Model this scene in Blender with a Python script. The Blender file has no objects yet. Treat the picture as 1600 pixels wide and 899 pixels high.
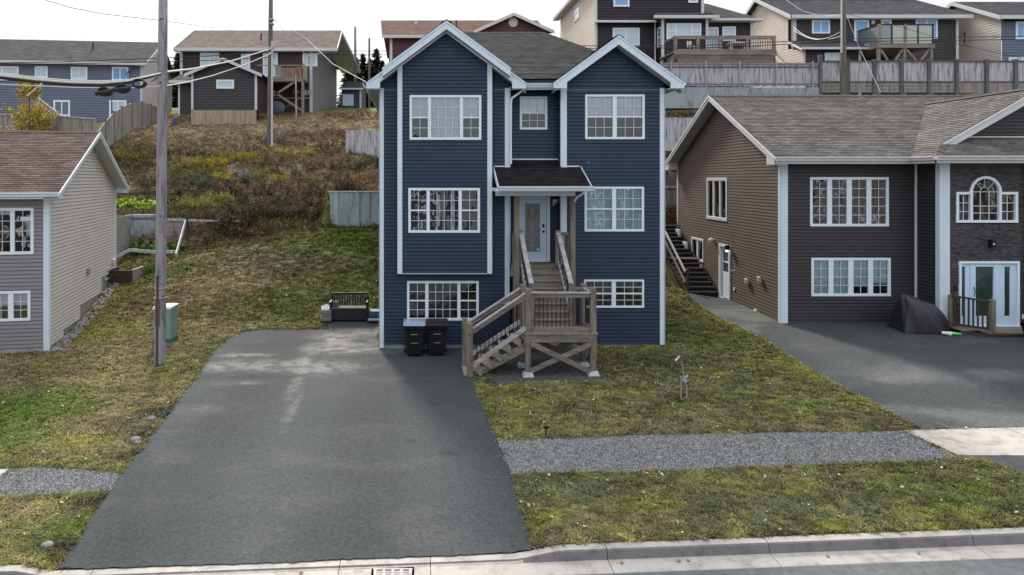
import bpy, math, random
import numpy as np
from mathutils import Vector, Matrix

S = bpy.context.scene
R = random.Random(7)
# ------------------------------------------------------------------ camera
F, CU, CV, CZ = 1070.0, 650.0, 280.0, 5.16       # focal length and principal point in px of a 1600 px wide frame, eye height
cam = bpy.data.cameras.new('camera')
camo = bpy.data.objects.new('camera', cam)
S.collection.objects.link(camo)
camo.location = (0, 0, CZ)
camo.rotation_euler = (math.radians(90), 0, 0)
cam.sensor_width = 36
cam.lens = F / 1600 * 36
cam.shift_x = (800 - CU) / 1600
cam.shift_y = -(449.5 - CV) / 1600
cam.clip_start = 0.1
cam.clip_end = 2000
S.camera = camo
# ------------------------------------------------------------------ light
SUN_AZ, SUN_EL = 14, 38                       # degrees left of +Y, above the horizon
world = bpy.data.worlds.new('World')
S.world = world
world.use_nodes = True
nt = world.node_tree
nt.nodes.clear()
wo = nt.nodes.new('ShaderNodeOutputWorld')
sky = nt.nodes.new('ShaderNodeTexSky')
sky.sky_type = 'NISHITA'
sky.sun_disc = False
sky.sun_elevation = math.radians(SUN_EL)
sky.sun_rotation = math.radians(-SUN_AZ)
sky.air_density = 1.0
sky.dust_density = 2.0
bg1 = nt.nodes.new('ShaderNodeBackground')
bg1.inputs[1].default_value = 0.12
nt.links.new(sky.outputs[0], bg1.inputs[0])
# thin high cloud: near white, slightly uneven
tc = nt.nodes.new('ShaderNodeTexCoord')
mp = nt.nodes.new('ShaderNodeMapping')
mp.inputs['Scale'].default_value = (1, 1, 3)
nt.links.new(tc.outputs['Generated'], mp.inputs[0])
nz = nt.nodes.new('ShaderNodeTexNoise')
nz.inputs['Scale'].default_value = 1.7
nz.inputs['Detail'].default_value = 6
nz.inputs['Roughness'].default_value = 0.55
nt.links.new(mp.outputs[0], nz.inputs['Vector'])
cr = nt.nodes.new('ShaderNodeValToRGB')
cr.color_ramp.elements[0].position = 0.3
cr.color_ramp.elements[0].color = (0.60, 0.66, 0.74, 1)
cr.color_ramp.elements[1].position = 0.62
cr.color_ramp.elements[1].color = (0.96, 0.97, 1.0, 1)
nt.links.new(nz.outputs[0], cr.inputs[0])
bg2 = nt.nodes.new('ShaderNodeBackground')
bg2.inputs[1].default_value = 0.78
# an overcast sky is brighter overhead than at the horizon
sx = nt.nodes.new('ShaderNodeSeparateXYZ'); nt.links.new(tc.outputs['Generated'], sx.inputs[0])
gr0 = nt.nodes.new('ShaderNodeMath'); gr0.operation = 'MULTIPLY_ADD'; gr0.use_clamp = False
gr0.inputs[1].default_value = 1.45; gr0.inputs[2].default_value = 0.60
nt.links.new(sx.outputs[2], gr0.inputs[0])
gm0 = nt.nodes.new('ShaderNodeVectorMath'); gm0.operation = 'SCALE'
nt.links.new(cr.outputs[0], gm0.inputs[0]); nt.links.new(gr0.outputs[0], gm0.inputs['Scale'])
nt.links.new(gm0.outputs[0], bg2.inputs[0])
mx = nt.nodes.new('ShaderNodeMixShader')
mx.inputs[0].default_value = 0.86
nt.links.new(bg1.outputs[0], mx.inputs[1])
nt.links.new(bg2.outputs[0], mx.inputs[2])
nt.links.new(mx.outputs[0], wo.inputs[0])
sl = bpy.data.lights.new('sun', 'SUN')
sl.energy = 3.0
sl.angle = math.radians(8)
sl.color = (1.0, 0.91, 0.78)
so = bpy.data.objects.new('sun', sl)
S.collection.objects.link(so)
az, el = math.radians(SUN_AZ), math.radians(SUN_EL)
sd = Vector((-math.sin(az) * math.cos(el), math.cos(az) * math.cos(el), math.sin(el)))
so.rotation_euler = sd.to_track_quat('Z', 'Y').to_euler()
so.location = (0, 0, 40)
S.view_settings.view_transform = 'Standard'
S.view_settings.look = 'None'
S.view_settings.gamma = 1
S.view_settings.exposure = 0.68

# ------------------------------------------------------------------ materials
def nmat(name):
    m = bpy.data.materials.new(name)
    m.use_nodes = True
    n = m.node_tree
    b = n.nodes['Principled BSDF']
    return m, n, b

def link(n, a, b): n.links.new(a, b)

def coords(n, scale=(1, 1, 1), kind='Object'):
    t = n.nodes.new('ShaderNodeTexCoord')
    mpp = n.nodes.new('ShaderNodeMapping')
    mpp.inputs['Scale'].default_value = scale
    link(n, t.outputs[kind], mpp.inputs[0])
    return mpp.outputs[0]

def noise(n, vec, scale, detail=4, rough=0.6):
    z = n.nodes.new('ShaderNodeTexNoise')
    z.inputs['Scale'].default_value = scale
    z.inputs['Detail'].default_value = detail
    z.inputs['Roughness'].default_value = rough
    if vec is not None: link(n, vec, z.inputs['Vector'])
    return z.outputs[0]

def ramp(n, fac, stops):
    r = n.nodes.new('ShaderNodeValToRGB')
    e = r.color_ramp.elements
    while len(e) < len(stops): e.new(0.5)
    for k, (p, c) in enumerate(stops):
        e[k].position = p
        e[k].color = (*c, 1) if len(c) == 3 else c
    link(n, fac, r.inputs[0])
    return r.outputs[0]

def mixc(n, mode, fac, a, b):
    m = n.nodes.new('ShaderNodeMix')
    m.data_type = 'RGBA'
    m.blend_type = mode
    for s, v in ((m.inputs[0], fac), (m.inputs[6], a), (m.inputs[7], b)):
        if hasattr(v, 'is_output') or isinstance(v, bpy.types.NodeSocket): link(n, v, s)
        elif isinstance(v, (int, float)): s.default_value = v
        else: s.default_value = (*v, 1)
    return m.outputs[2]

def bump(n, b, h, strength=0.3, dist=0.01):
    u = n.nodes.new('ShaderNodeBump')
    u.inputs['Strength'].default_value = strength
    u.inputs['Distance'].default_value = dist
    link(n, h, u.inputs['Height'])
    link(n, u.outputs[0], b.inputs['Normal'])

def paint(name, col, rough=0.5, var=0.12, scale=3.0, stretch=(1, 1, 1), dirt=None, bmp=0.0, spec=0.4):
    """painted / vinyl surface with uneven fading and a little dirt"""
    m, n, b = nmat(name)
    v = coords(n, stretch)
    f = noise(n, v, scale, 6, 0.65)
    lo = tuple(c * (1 - var) for c in col)
    hi = tuple(min(1, c * (1 + var)) for c in col)
    c = ramp(n, f, [(0.3, lo), (0.7, hi)])
    if dirt:
        g = ramp(n, noise(n, coords(n, (1, 1, .35)), 7, 8, 0.75), [(0.55, (0, 0, 0)), (0.78, (1, 1, 1))])
        gm = n.nodes.new('ShaderNodeMath'); gm.operation = 'MULTIPLY'; gm.inputs[1].default_value = dirt
        link(n, g, gm.inputs[0])
        c = mixc(n, 'MIX', gm.outputs[0], c, (0.09, 0.08, 0.07))
    link(n, c, b.inputs['Base Color'])
    b.inputs['Roughness'].default_value = rough
    b.inputs['Specular IOR Level'].default_value = spec
    if bmp: bump(n, b, noise(n, v, scale * 12, 4), bmp, 0.004)
    return m

def wood(name, col, axis='z', dark=0.45, scale=9, rough=0.85, warm=None):
    m, n, b = nmat(name)
    st = {'x': (0.12, 1, 1), 'y': (1, 0.12, 1), 'z': (1, 1, 0.12)}[axis]
    v = coords(n, st)
    f = noise(n, v, scale, 9, 0.7)
    d = tuple(c * dark for c in col)
    h = tuple(min(1, c * 1.3) for c in col)
    c = ramp(n, f, [(0.32, d), (0.5, col), (0.68, h)])
    if warm:
        w = ramp(n, noise(n, coords(n), 1.9, 4), [(0.45, (0, 0, 0)), (0.62, (1, 1, 1))])
        c = mixc(n, 'MIX', w, c, mixc(n, 'MULTIPLY', 1.0, c, warm))
    k = ramp(n, noise(n, coords(n, tuple(1 if q < 1 else 2.2 for q in st)), 5, 2), [(0.66, (1, 1, 1)), (0.74, (0.35, 0.3, 0.27))])
    c = mixc(n, 'MULTIPLY', 1.0, c, k)
    link(n, c, b.inputs['Base Color'])
    b.inputs['Roughness'].default_value = rough
    b.inputs['Specular IOR Level'].default_value = 0.2
    bump(n, b, f, 0.5, 0.004)
    return m

def shingle(name, c1, c2, row=0.14, width=0.3, patch=0.35):
    m, n, b = nmat(name)
    uv = n.nodes.new('ShaderNodeUVMap')
    br = n.nodes.new('ShaderNodeTexBrick')
    br.inputs['Color1'].default_value = (*c1, 1)
    br.inputs['Color2'].default_value = (*c2, 1)
    br.inputs['Mortar'].default_value = (*[q * 0.45 for q in c1], 1)
    br.inputs['Scale'].default_value = 1
    br.inputs['Mortar Size'].default_value = 0.011
    br.inputs['Mortar Smooth'].default_value = 0.4
    br.inputs['Brick Width'].default_value = width
    br.inputs['Row Height'].default_value = row
    link(n, uv.outputs[0], br.inputs['Vector'])
    f = noise(n, coords(n), 1.1, 6, 0.7)
    g = noise(n, coords(n), 45, 3, 0.8)
    c = mixc(n, 'MULTIPLY', 1.0, br.outputs[0], ramp(n, f, [(0.3, (1 - patch,) * 3), (0.7, (1 + patch * .4,) * 3)]))
    c = mixc(n, 'MULTIPLY', 1.0, c, ramp(n, g, [(0.3, (0.7, 0.7, 0.7)), (0.7, (1.25, 1.25, 1.25))]))
    link(n, c, b.inputs['Base Color'])
    b.inputs['Roughness'].default_value = 0.95
    b.inputs['Specular IOR Level'].default_value = 0.15
    bump(n, b, g, 0.4, 0.004)
    return m

def glass(name, tint=(0.92, 0.96, 0.98), trans=0.75, wave=0.12):
    m = bpy.data.materials.new(name)
    m.use_nodes = True
    n = m.node_tree
    n.nodes.clear()
    o = n.nodes.new('ShaderNodeOutputMaterial')
    t = n.nodes.new('ShaderNodeBsdfTransparent'); t.inputs[0].default_value = (*[q * trans for q in tint], 1)
    g = n.nodes.new('ShaderNodeBsdfGlossy'); g.inputs['Roughness'].default_value = 0.01
    g.inputs[0].default_value = (0.9, 0.95, 1, 1)
    v = coords(n, (1, 1, .6))
    bm = n.nodes.new('ShaderNodeBump'); bm.inputs['Strength'].default_value = wave; bm.inputs['Distance'].default_value = 0.05
    link(n, noise(n, v, 2.2, 1.5, 0.4), bm.inputs['Height'])
    link(n, bm.outputs[0], g.inputs['Normal'])
    fr = n.nodes.new('ShaderNodeFresnel'); fr.inputs[0].default_value = 1.6
    link(n, bm.outputs[0], fr.inputs['Normal'])
    mu = n.nodes.new('ShaderNodeMath'); mu.operation = 'MULTIPLY_ADD'; mu.inputs[1].default_value = 1.3; mu.inputs[2].default_value = 0.05
    link(n, fr.outputs[0], mu.inputs[0])
    x = n.nodes.new('ShaderNodeMixShader')
    link(n, mu.outputs[0], x.inputs[0]); link(n, t.outputs[0], x.inputs[1]); link(n, g.outputs[0], x.inputs[2])
    link(n, x.outputs[0], o.inputs[0])
    return m

def plain(name, col, rough=0.6, metal=0.0, spec=0.4, emit=None):
    m, n, b = nmat(name)
    f = noise(n, coords(n), 14, 5, 0.7)
    link(n, ramp(n, f, [(0.3, tuple(c * .85 for c in col)), (0.7, tuple(min(1, c * 1.12) for c in col))]), b.inputs['Base Color'])
    b.inputs['Roughness'].default_value = rough
    b.inputs['Metallic'].default_value = metal
    b.inputs['Specular IOR Level'].default_value = spec
    if emit:
        b.inputs['Emission Color'].default_value = (*emit[0], 1)
        b.inputs['Emission Strength'].default_value = emit[1]
    return m

def concrete(name, col, streak=True, rough=0.9, lo=.62):
    m, n, b = nmat(name)
    f = noise(n, coords(n, (1, 1, 0.25) if streak else (1, 1, 1)), 3, 9, 0.72)
    g = noise(n, coords(n), 40, 4, 0.7)
    c = ramp(n, f, [(0.34, tuple(q * lo for q in col)), (0.5, col), (0.75, tuple(min(1, q * 1.2) for q in col))])
    c = mixc(n, 'MULTIPLY', 1.0, c, ramp(n, g, [(0.3, (.88, .88, .88)), (0.7, (1.06, 1.06, 1.06))]))
    link(n, c, b.inputs['Base Color'])
    b.inputs['Roughness'].default_value = rough
    bump(n, b, g, 0.3, 0.004)
    return m

def groundmat(name, speck=60, amt=0.35, bmp=0.5, rough=0.95, mid=7, spec=0.2):
    """colour comes from the painted map of plants, soil, stains and some shade, broken up by grain"""
    m, n, b = nmat(name)
    a = n.nodes.new('ShaderNodeVertexColor'); a.layer_name = 'col'
    g = noise(n, coords(n), speck, 3, 0.8)
    h = noise(n, coords(n), mid, 6, 0.7)
    c = mixc(n, 'MULTIPLY', 1.0, a.outputs[0], ramp(n, g, [(0.25, (1 - amt,) * 3), (0.75, (1 + amt,) * 3)]))
    c = mixc(n, 'MULTIPLY', 1.0, c, ramp(n, h, [(0.3, (1 - amt * .6,) * 3), (0.7, (1 + amt * .6,) * 3)]))
    link(n, c, b.inputs['Base Color'])
    b.inputs['Roughness'].default_value = rough
    b.inputs['Specular IOR Level'].default_value = spec
    bump(n, b, g, bmp, 0.01)
    return m

def tintmat(name, rough=0.9, trans=0.0):
    m, n, b = nmat(name)
    a = n.nodes.new('ShaderNodeAttribute'); a.attribute_type = 'INSTANCER'; a.attribute_name = 'tint'
    link(n, a.outputs[0], b.inputs['Base Color'])
    b.inputs['Roughness'].default_value = rough
    b.inputs['Specular IOR Level'].default_value = 0.15
    return m

MT = dict(
    blue=paint('blue vinyl siding', (0.0135, 0.030, 0.068), 0.5, 0.14, 2.0, (.4, .4, 1), 0.22),
    trim=paint('pale blue white trim', (0.62, 0.71, 0.80), 0.5, 0.05, 3, (1, 1, .3), 0.08),
    frame=paint('white vinyl frame', (0.72, 0.79, 0.86), 0.4, 0.03, 4, dirt=0.06),
    soffit=paint('grey soffit', (0.42, 0.43, 0.44), 0.6, 0.06, 4),
    grid=paint('pale muntin', (0.62, 0.62, 0.60), 0.4, 0.03),
    found=concrete('foundation concrete', (0.30, 0.34, 0.36)),
    conc=concrete('retaining concrete', (0.30, 0.34, 0.37), lo=.4),
    walk=concrete('pale pavement concrete', (0.40, 0.365, 0.325), False),
    kerb=concrete('kerb concrete', (0.40, 0.365, 0.33), False),
    shc=shingle('charcoal shingles', (0.040, 0.040, 0.046), (0.085, 0.085, 0.09)),
    shp=shingle('black porch shingles', (0.014, 0.012, 0.014), (0.035, 0.028, 0.032)),
    shr=shingle('red brown shingles', (0.108, 0.074, 0.066), (0.20, 0.145, 0.13)),
    shg=shingle('taupe shingles', (0.11, 0.101, 0.094), (0.205, 0.188, 0.175)),
    shf=shingle('far brown shingles', (0.16, 0.125, 0.115), (0.27, 0.215, 0.20), .2, .4),
    shf2=shingle('far grey shingles', (0.075, 0.072, 0.08), (0.125, 0.12, 0.13), .2, .4),
    shf3=shingle('far red shingles', (0.16, 0.09, 0.08), (0.25, 0.15, 0.13), .2, .4),
    plum=paint('charcoal plum siding', (0.038, 0.033, 0.038), 0.55, 0.1, 2.0, (.4, .4, 1), 0.06),
    brown=paint('brown siding', (0.125, 0.092, 0.080), 0.6, 0.12, 2.0, (.4, .4, 1), 0.06),
    greys=paint('grey siding', (0.23, 0.215, 0.235), 0.6, 0.08, 2.0, (.4, .4, 1), 0.06),
    cream=paint('cream siding', (0.60, 0.56, 0.52), 0.6, 0.06, 2.0, (.4, .4, 1), 0.06),
    beige=paint('beige siding', (0.64, 0.56, 0.49), 0.6, 0.07, 2.0, (.4, .4, 1), 0.06),
    slate=paint('slate blue siding', (0.12, 0.145, 0.21), 0.6, 0.08, 2.0, (.4, .4, 1), 0.06),
    maroon=paint('dark maroon siding', (0.045, 0.022, 0.027), 0.6, 0.12, 2.0, (.4, .4, 1), 0.06),
    redb=paint('red brown siding', (0.09, 0.03, 0.032), 0.6, 0.12, 2.0, (.4, .4, 1), 0.06),
    black=paint('near black siding', (0.022, 0.015, 0.022), 0.6, 0.12, 2.0, (.4, .4, 1), 0.06),
    tfar=paint('far trim', (0.56, 0.56, 0.57), 0.6, 0.05),
    wz=wood('weathered post wood', (0.19, 0.172, 0.150), 'z', warm=(1.0, .92, .82)),
    wx=wood('weathered board wood', (0.20, 0.182, 0.160), 'x', warm=(1.0, .90, .80)),
    wy=wood('weathered tread wood', (0.25, 0.22, 0.195), 'y', warm=(1.0, .92, .84)),
    wrail=wood('silvered rail wood', (0.36, 0.34, 0.345), 'x'),
    wraily=wood('silvered stair rail wood', (0.34, 0.33, 0.36), 'y'),
    wdark=wood('dark stained wood', (0.06, 0.05, 0.045), 'x'),
    wdarkz=wood('dark stained post', (0.07, 0.06, 0.05), 'z'),
    pole=wood('grey pole wood', (0.26, 0.245, 0.265), 'z', 0.3, 8),
    pole2=wood('brown pole wood', (0.13, 0.12, 0.10), 'z', 0.5, 7),
    fence=wood('silver fence wood', (0.42, 0.41, 0.45), 'z', 0.22, 7),
    fence2=wood('brown grey fence wood', (0.27, 0.25, 0.23), 'z', 0.45, 6),
    skirt=wood('tan skirt boards', (0.36, 0.30, 0.22), 'z', 0.5, 6),
    fpost=wood('fence post wood', (0.12, 0.12, 0.13), 'z', 0.5, 6),
    deckf=wood('far deck wood', (0.25, 0.21, 0.18), 'x', 0.5, 6),
    glass=glass('window glass', trans=0.96, wave=0.4),
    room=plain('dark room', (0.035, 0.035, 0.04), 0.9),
    sheer=plain('white sheer blind', (0.86, 0.84, 0.90), 0.9),
    blind=plain('teal grey blind', (0.55, 0.72, 0.76), 0.9),
    gfar=plain('far window pane', (0.08, 0.12, 0.16), 0.04, spec=1.0),
    gblue=plain('sky tinted far window pane', (0.13, 0.34, 0.62), 0.05, spec=1.0),  # reflected sky put into the pane colour
    gpale=plain('pale far window pane', (0.48, 0.60, 0.68), 0.06, spec=1.0),  # curtains and reflected sky put into the pane colour
    metal=plain('black metal', (0.012, 0.012, 0.013), 0.4, 0.3),
    galv=plain('galvanised metal', (0.45, 0.46, 0.47), 0.45, 0.6),
    steel=plain('grey post metal', (0.35, 0.36, 0.38), 0.5, 0.3),
    cable=plain('black cable', (0.02, 0.02, 0.02), 0.6),
    cablew=plain('pale cable', (0.62, 0.60, 0.57), 0.6),
    bin=plain('black plastic', (0.010, 0.010, 0.011), 0.38),
    bench=plain('bench resin', (0.017, 0.017, 0.021), 0.5),
    white=plain('white plastic', (0.7, 0.7, 0.7), 0.5),
    green=plain('cabinet green', (0.17, 0.28, 0.255), 0.5),
    greenl=plain('cabinet top', (0.42, 0.50, 0.48), 0.5),
    lawn_t=tintmat('grass blade'),
    leaf_y=plain('yellow leaf', (0.48, 0.36, 0.06), 0.8),
    leaf_s=plain('spruce needles', (0.020, 0.032, 0.020), 0.9),
    leaf_g=plain('vegetable leaf', (0.08, 0.16, 0.03), 0.8),
    leaf_l=plain('lettuce leaf', (0.28, 0.38, 0.04), 0.8),
    bark=plain('bark', (0.12, 0.09, 0.07), 0.95),
    rock=concrete('rock', (0.26, 0.25, 0.25), False),
)

# ------------------------------------------------------------------ mesh helpers
def root_of(o):
    while o is not None and o.parent: o = o.parent
    return o

class MB:
    def __init__(s): s.v = []; s.f = []; s.uv = {}
    def add(s, vs, fs):
        k = len(s.v); s.v += [tuple(v) for v in vs]
        s.f += [tuple(i + k for i in f) for f in fs]
        return s
    def face(s, vs, uv=None):
        k = len(s.v); s.v += [tuple(v) for v in vs]
        s.f.append(tuple(range(k, k + len(vs))))
        if uv: s.uv[len(s.f) - 1] = uv
        return s
    def box(s, x0, x1, y0, y1, z0, z1):
        x0, x1 = min(x0, x1), max(x0, x1); y0, y1 = min(y0, y1), max(y0, y1); z0, z1 = min(z0, z1), max(z0, z1)
        return s.add([(x0, y0, z0), (x1, y0, z0), (x1, y1, z0), (x0, y1, z0), (x0, y0, z1), (x1, y0, z1), (x1, y1, z1), (x0, y1, z1)],
                     [(3, 2, 1, 0), (4, 5, 6, 7), (0, 1, 5, 4), (1, 2, 6, 5), (2, 3, 7, 6), (3, 0, 4, 7)])
    def wbox(s, W, a0, a1, z0, z1, d0, d1):
        a0, a1 = min(a0, a1), max(a0, a1); d0, d1 = min(d0, d1), max(d0, d1)
        P8 = [W.p(a0, z0, d1), W.p(a1, z0, d1), W.p(a1, z0, d0), W.p(a0, z0, d0), W.p(a0, z1, d1), W.p(a1, z1, d1), W.p(a1, z1, d0), W.p(a0, z1, d0)]
        return s.add(P8, [(3, 2, 1, 0), (4, 5, 6, 7), (0, 1, 5, 4), (1, 2, 6, 5), (2, 3, 7, 6), (3, 0, 4, 7)])
    def beam(s, p, q, w, h, up=(0, 0, 1)):
        p, q = Vector(p), Vector(q); d = (q - p).normalized(); up = Vector(up)
        r = d.cross(up)
        if r.length < 1e-4: r = d.cross(Vector((0, 1, 0)))
        r.normalize(); u = r.cross(d).normalized()
        r *= w / 2; u *= h / 2
        vs = [p - r - u, p + r - u, p + r + u, p - r + u, q - r - u, q + r - u, q + r + u, q - r + u]
        return s.add(vs, [(0, 1, 2, 3), (7, 6, 5, 4), (0, 4, 5, 1), (1, 5, 6, 2), (2, 6, 7, 3), (3, 7, 4, 0)])
    def tube(s, pts, r, n=6, r2=None, cap=True):
        pts = [Vector(p) for p in pts]; k0 = len(s.v); m = len(pts)
        for i, p in enumerate(pts):
            d = (pts[min(i + 1, m - 1)] - pts[max(i - 1, 0)]).normalized()
            a = d.cross(Vector((0, 0, 1)))
            if a.length < 1e-3: a = Vector((1, 0, 0))
            a.normalize(); b = d.cross(a)
            rr = r if r2 is None else r + (r2 - r) * i / (m - 1)
            for j in range(n):
                t = 2 * math.pi * j / n
                s.v.append(tuple(p + (a * math.cos(t) + b * math.sin(t)) * rr))
        for i in range(m - 1):
            for j in range(n):
                s.f.append((k0 + i * n + j, k0 + i * n + (j + 1) % n, k0 + (i + 1) * n + (j + 1) % n, k0 + (i + 1) * n + j))
        if cap:
            s.f.append(tuple(k0 + j for j in reversed(range(n))))
            s.f.append(tuple(k0 + (m - 1) * n + j for j in range(n)))
        return s
    def prism(s, poly, off):
        """planar polygon (3D points) extruded by the vector off"""
        n = len(poly); off = Vector(off); a = [Vector(p) for p in poly]
        vs = a + [p + off for p in a]
        return s.add(vs, [tuple(range(n))[::-1], tuple(range(n, 2 * n))] + [(i, (i + 1) % n, n + (i + 1) % n, n + i) for i in range(n)])
    def ball(s, c, r, n=8, m=6, sq=(1, 1, 1)):
        k0 = len(s.v)
        for i in range(m + 1):
            t = math.pi * i / m
            for j in range(n):
                p = 2 * math.pi * j / n
                s.v.append((c[0] + r * sq[0] * math.sin(t) * math.cos(p), c[1] + r * sq[1] * math.sin(t) * math.sin(p), c[2] + r * sq[2] * math.cos(t)))
        for i in range(m):
            for j in range(n):
                s.f.append((k0 + i * n + j, k0 + (i + 1) * n + j, k0 + (i + 1) * n + (j + 1) % n, k0 + i * n + (j + 1) % n))
        return s
    def build(s, name, mat, parent=None, smooth=False, bevel=0, kind=None, sep=False):
        if name == 'ridge_cap': kind = 'stuff'
        if not sep and name in ('corner_board', 'soffit', 'gutter', 'rake_trim', 'rake_board', 'eave_return', 'porch_fascia', 'trim', 'wing_trim', 'eave_trim', 'skirt_panel') and not s.uv:
            r = [m.build(name, mat, parent, smooth, bevel, kind, True) for m in islands(s)]; return r[0]
        me = bpy.data.meshes.new(name)
        o0 = root_of(parent).location if parent is not None else Vector((0, 0, 0))
        me.from_pydata([(v[0] - o0[0], v[1] - o0[1], v[2] - o0[2]) for v in s.v], [], s.f)
        if s.uv:
            uvl = me.uv_layers.new(name='UVMap')
            for pi, uv in s.uv.items():
                for li, c in zip(me.polygons[pi].loop_indices, uv): uvl.data[li].uv = c
        me.materials.append(MT[mat] if isinstance(mat, str) else mat)
        if smooth: me.polygons.foreach_set('use_smooth', [True] * len(me.polygons))
        me.update()
        o = bpy.data.objects.new(name, me)
        S.collection.objects.link(o)
        if parent is not None: o.parent = parent
        if bevel:
            b = o.modifiers.new('bevel', 'BEVEL'); b.width = bevel; b.segments = 1; b.limit_method = 'ANGLE'
        if kind: o['kind'] = kind
        return o

def tag(o, label=None, cat=None, group=None, kind=None):
    if label: o['label'] = label
    if cat: o['category'] = cat
    if group: o['group'] = group
    if kind: o['kind'] = kind
    return o

def thing(name, loc, label, cat, group=None):
    o = bpy.data.objects.new(name, None)
    o.empty_display_size = 0.3
    S.collection.objects.link(o)
    o.location = loc
    return tag(o, label, cat, group)

def setting(name):
    o = bpy.data.objects.new(name, None); S.collection.objects.link(o); o['kind'] = 'structure'; return o

def solo(mb, name, mat, label, cat, group=None, smooth=False, bevel=0):
    """a thing that is one mesh: origin moved to its base"""
    c = np.array(mb.v); o0 = (float(c[:, 0].mean()), float(c[:, 1].mean()), float(c[:, 2].min()))
    mb.v = [(v[0] - o0[0], v[1] - o0[1], v[2] - o0[2]) for v in mb.v]
    o = mb.build(name, mat, None, smooth, bevel); o.location = o0
    return tag(o, label, cat, group)

def copy_part(o, dx, dy, dz, parent=None):
    c = o.copy(); S.collection.objects.link(c)
    c.location = (o.location[0] + dx, o.location[1] + dy, o.location[2] + dz)
    if parent is not None: c.parent = parent
    return c

def copy_tree(o, parent=None):
    c = o.copy(); S.collection.objects.link(c)
    if parent is not None: c.parent = parent
    for ch in list(o.children): copy_tree(ch, c)
    return c

def islands(mb):
    par = list(range(len(mb.v)))
    def fd(i):
        while par[i] != i: par[i] = par[par[i]]; i = par[i]
        return i
    for f in mb.f:
        for i in f[1:]: par[fd(i)] = fd(f[0])
    out = {}
    for k, f in enumerate(mb.f): out.setdefault(fd(f[0]), []).append(f)
    for fs in out.values():
        ids = sorted({i for f in fs for i in f}); ix = {i: k for k, i in enumerate(ids)}
        m = MB(); m.v = [mb.v[i] for i in ids]; m.f = [tuple(ix[i] for i in f) for f in fs]; yield m

class Wall:
    """vertical wall plane: p0 -> p1 left to right as seen from outside"""
    def __init__(s, p0, p1):
        s.p0 = Vector((p0[0], p0[1], 0)); d = Vector((p1[0] - p0[0], p1[1] - p0[1], 0)); s.L = d.length
        s.d = d.normalized(); s.n = Vector((s.d.y, -s.d.x, 0))
    def p(s, a, z, d=0.0):
        q = s.p0 + s.d * a + s.n * d
        return Vector((q.x, q.y, z))
    def uv(s, u, v):
        k = (u - CU) / F
        a = (k * s.p0.y - s.p0.x) / (s.d.x - k * s.d.y)
        y = s.p0.y + a * s.d.y
        return a, CZ - (v - CV) / F * y
    def rect(s, u0, v0, u1, v1):
        vm, um = (v0 + v1) / 2, (u0 + u1) / 2
        return s.uv(u0, vm)[0], s.uv(u1, vm)[0], s.uv(um, v1)[1], s.uv(um, v0)[1]

def siding(W, poly, holes, mat, parent, course=0.11, lap=0.026, name='siding'):
    """lapped boards over a convex (a,z) outline, leaving rectangular holes"""
    mb = MB()
    zs = [p[1] for p in poly]; z0, z1 = min(zs), max(zs)
    def xr(z):
        xs = []
        for i in range(len(poly)):
            (xa, za), (xb, zb) = poly[i], poly[(i + 1) % len(poly)]
            if abs(za - zb) < 1e-9:
                if abs(z - za) < 1e-6: xs += [xa, xb]
            elif min(za, zb) - 1e-9 <= z <= max(za, zb) + 1e-9:
                xs.append(xa + (xb - xa) * (z - za) / (zb - za))
        return (min(xs), max(xs)) if xs else (0, 0)
    lv = {round(z0, 5), round(z1, 5)}
    z = z0
    GR = .022 if course < .15 else 0
    while z < z1:
        lv.add(round(z, 5)); z += course
        if GR and z - GR < z1: lv.add(round(z - GR, 5))
    for h in holes:
        for q in h[2:]:
            if z0 < q < z1: lv.add(round(q, 5))
    for q in zs: lv.add(round(q, 5))
    lv = sorted(lv)
    for za, zb in zip(lv, lv[1:]):
        if zb - za < 1e-4: continue
        k = math.floor((za - z0) / course + 1e-3)
        c0 = z0 + k * course
        if GR:
            gv = za - c0 >= course - GR - 1e-4
            da, db = (-.014, -.014) if gv else (lap * (1 - .6 * (za - c0) / course), lap * (1 - .6 * (zb - c0) / course))
        else:
            gv = False; da = lap * (1 - (za - c0) / course); db = lap * max(0, 1 - (zb - c0) / course)
        A0, A1 = xr(za + 1e-5); B0, B1 = xr(zb - 1e-5)
        cuts = sorted([(h[0], h[1]) for h in holes if h[2] < zb - 1e-4 and h[3] > za + 1e-4])
        segs = []; cur = None
        a, b = A0, B0
        for (h0, h1) in cuts:
            if h0 > max(a, b): segs.append((a, b, h0, h0))
            a = b = h1
        segs.append((a, b, A1, B1))
        for (a0, b0, a1, b1) in segs:
            if max(a1 - a0, b1 - b0) < 1e-3: continue
            mb.face([W.p(a0, za, da), W.p(a1, za, da), W.p(b1, zb, db), W.p(b0, zb, db)])
            if gv and abs(za - c0 - course + GR) < 1e-3: mb.face([W.p(a0, za, -.014), W.p(a1, za, -.014), W.p(a1, za, lap * .45), W.p(a0, za, lap * .45)])
            if abs(za - c0) < 1e-4:
                mb.face([W.p(a0, za, -.014 if GR else 0), W.p(a1, za, -.014 if GR else 0), W.p(a1, za, lap), W.p(a0, za, lap)])
    return mb.build(name, mat, parent, kind='stuff')

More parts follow.
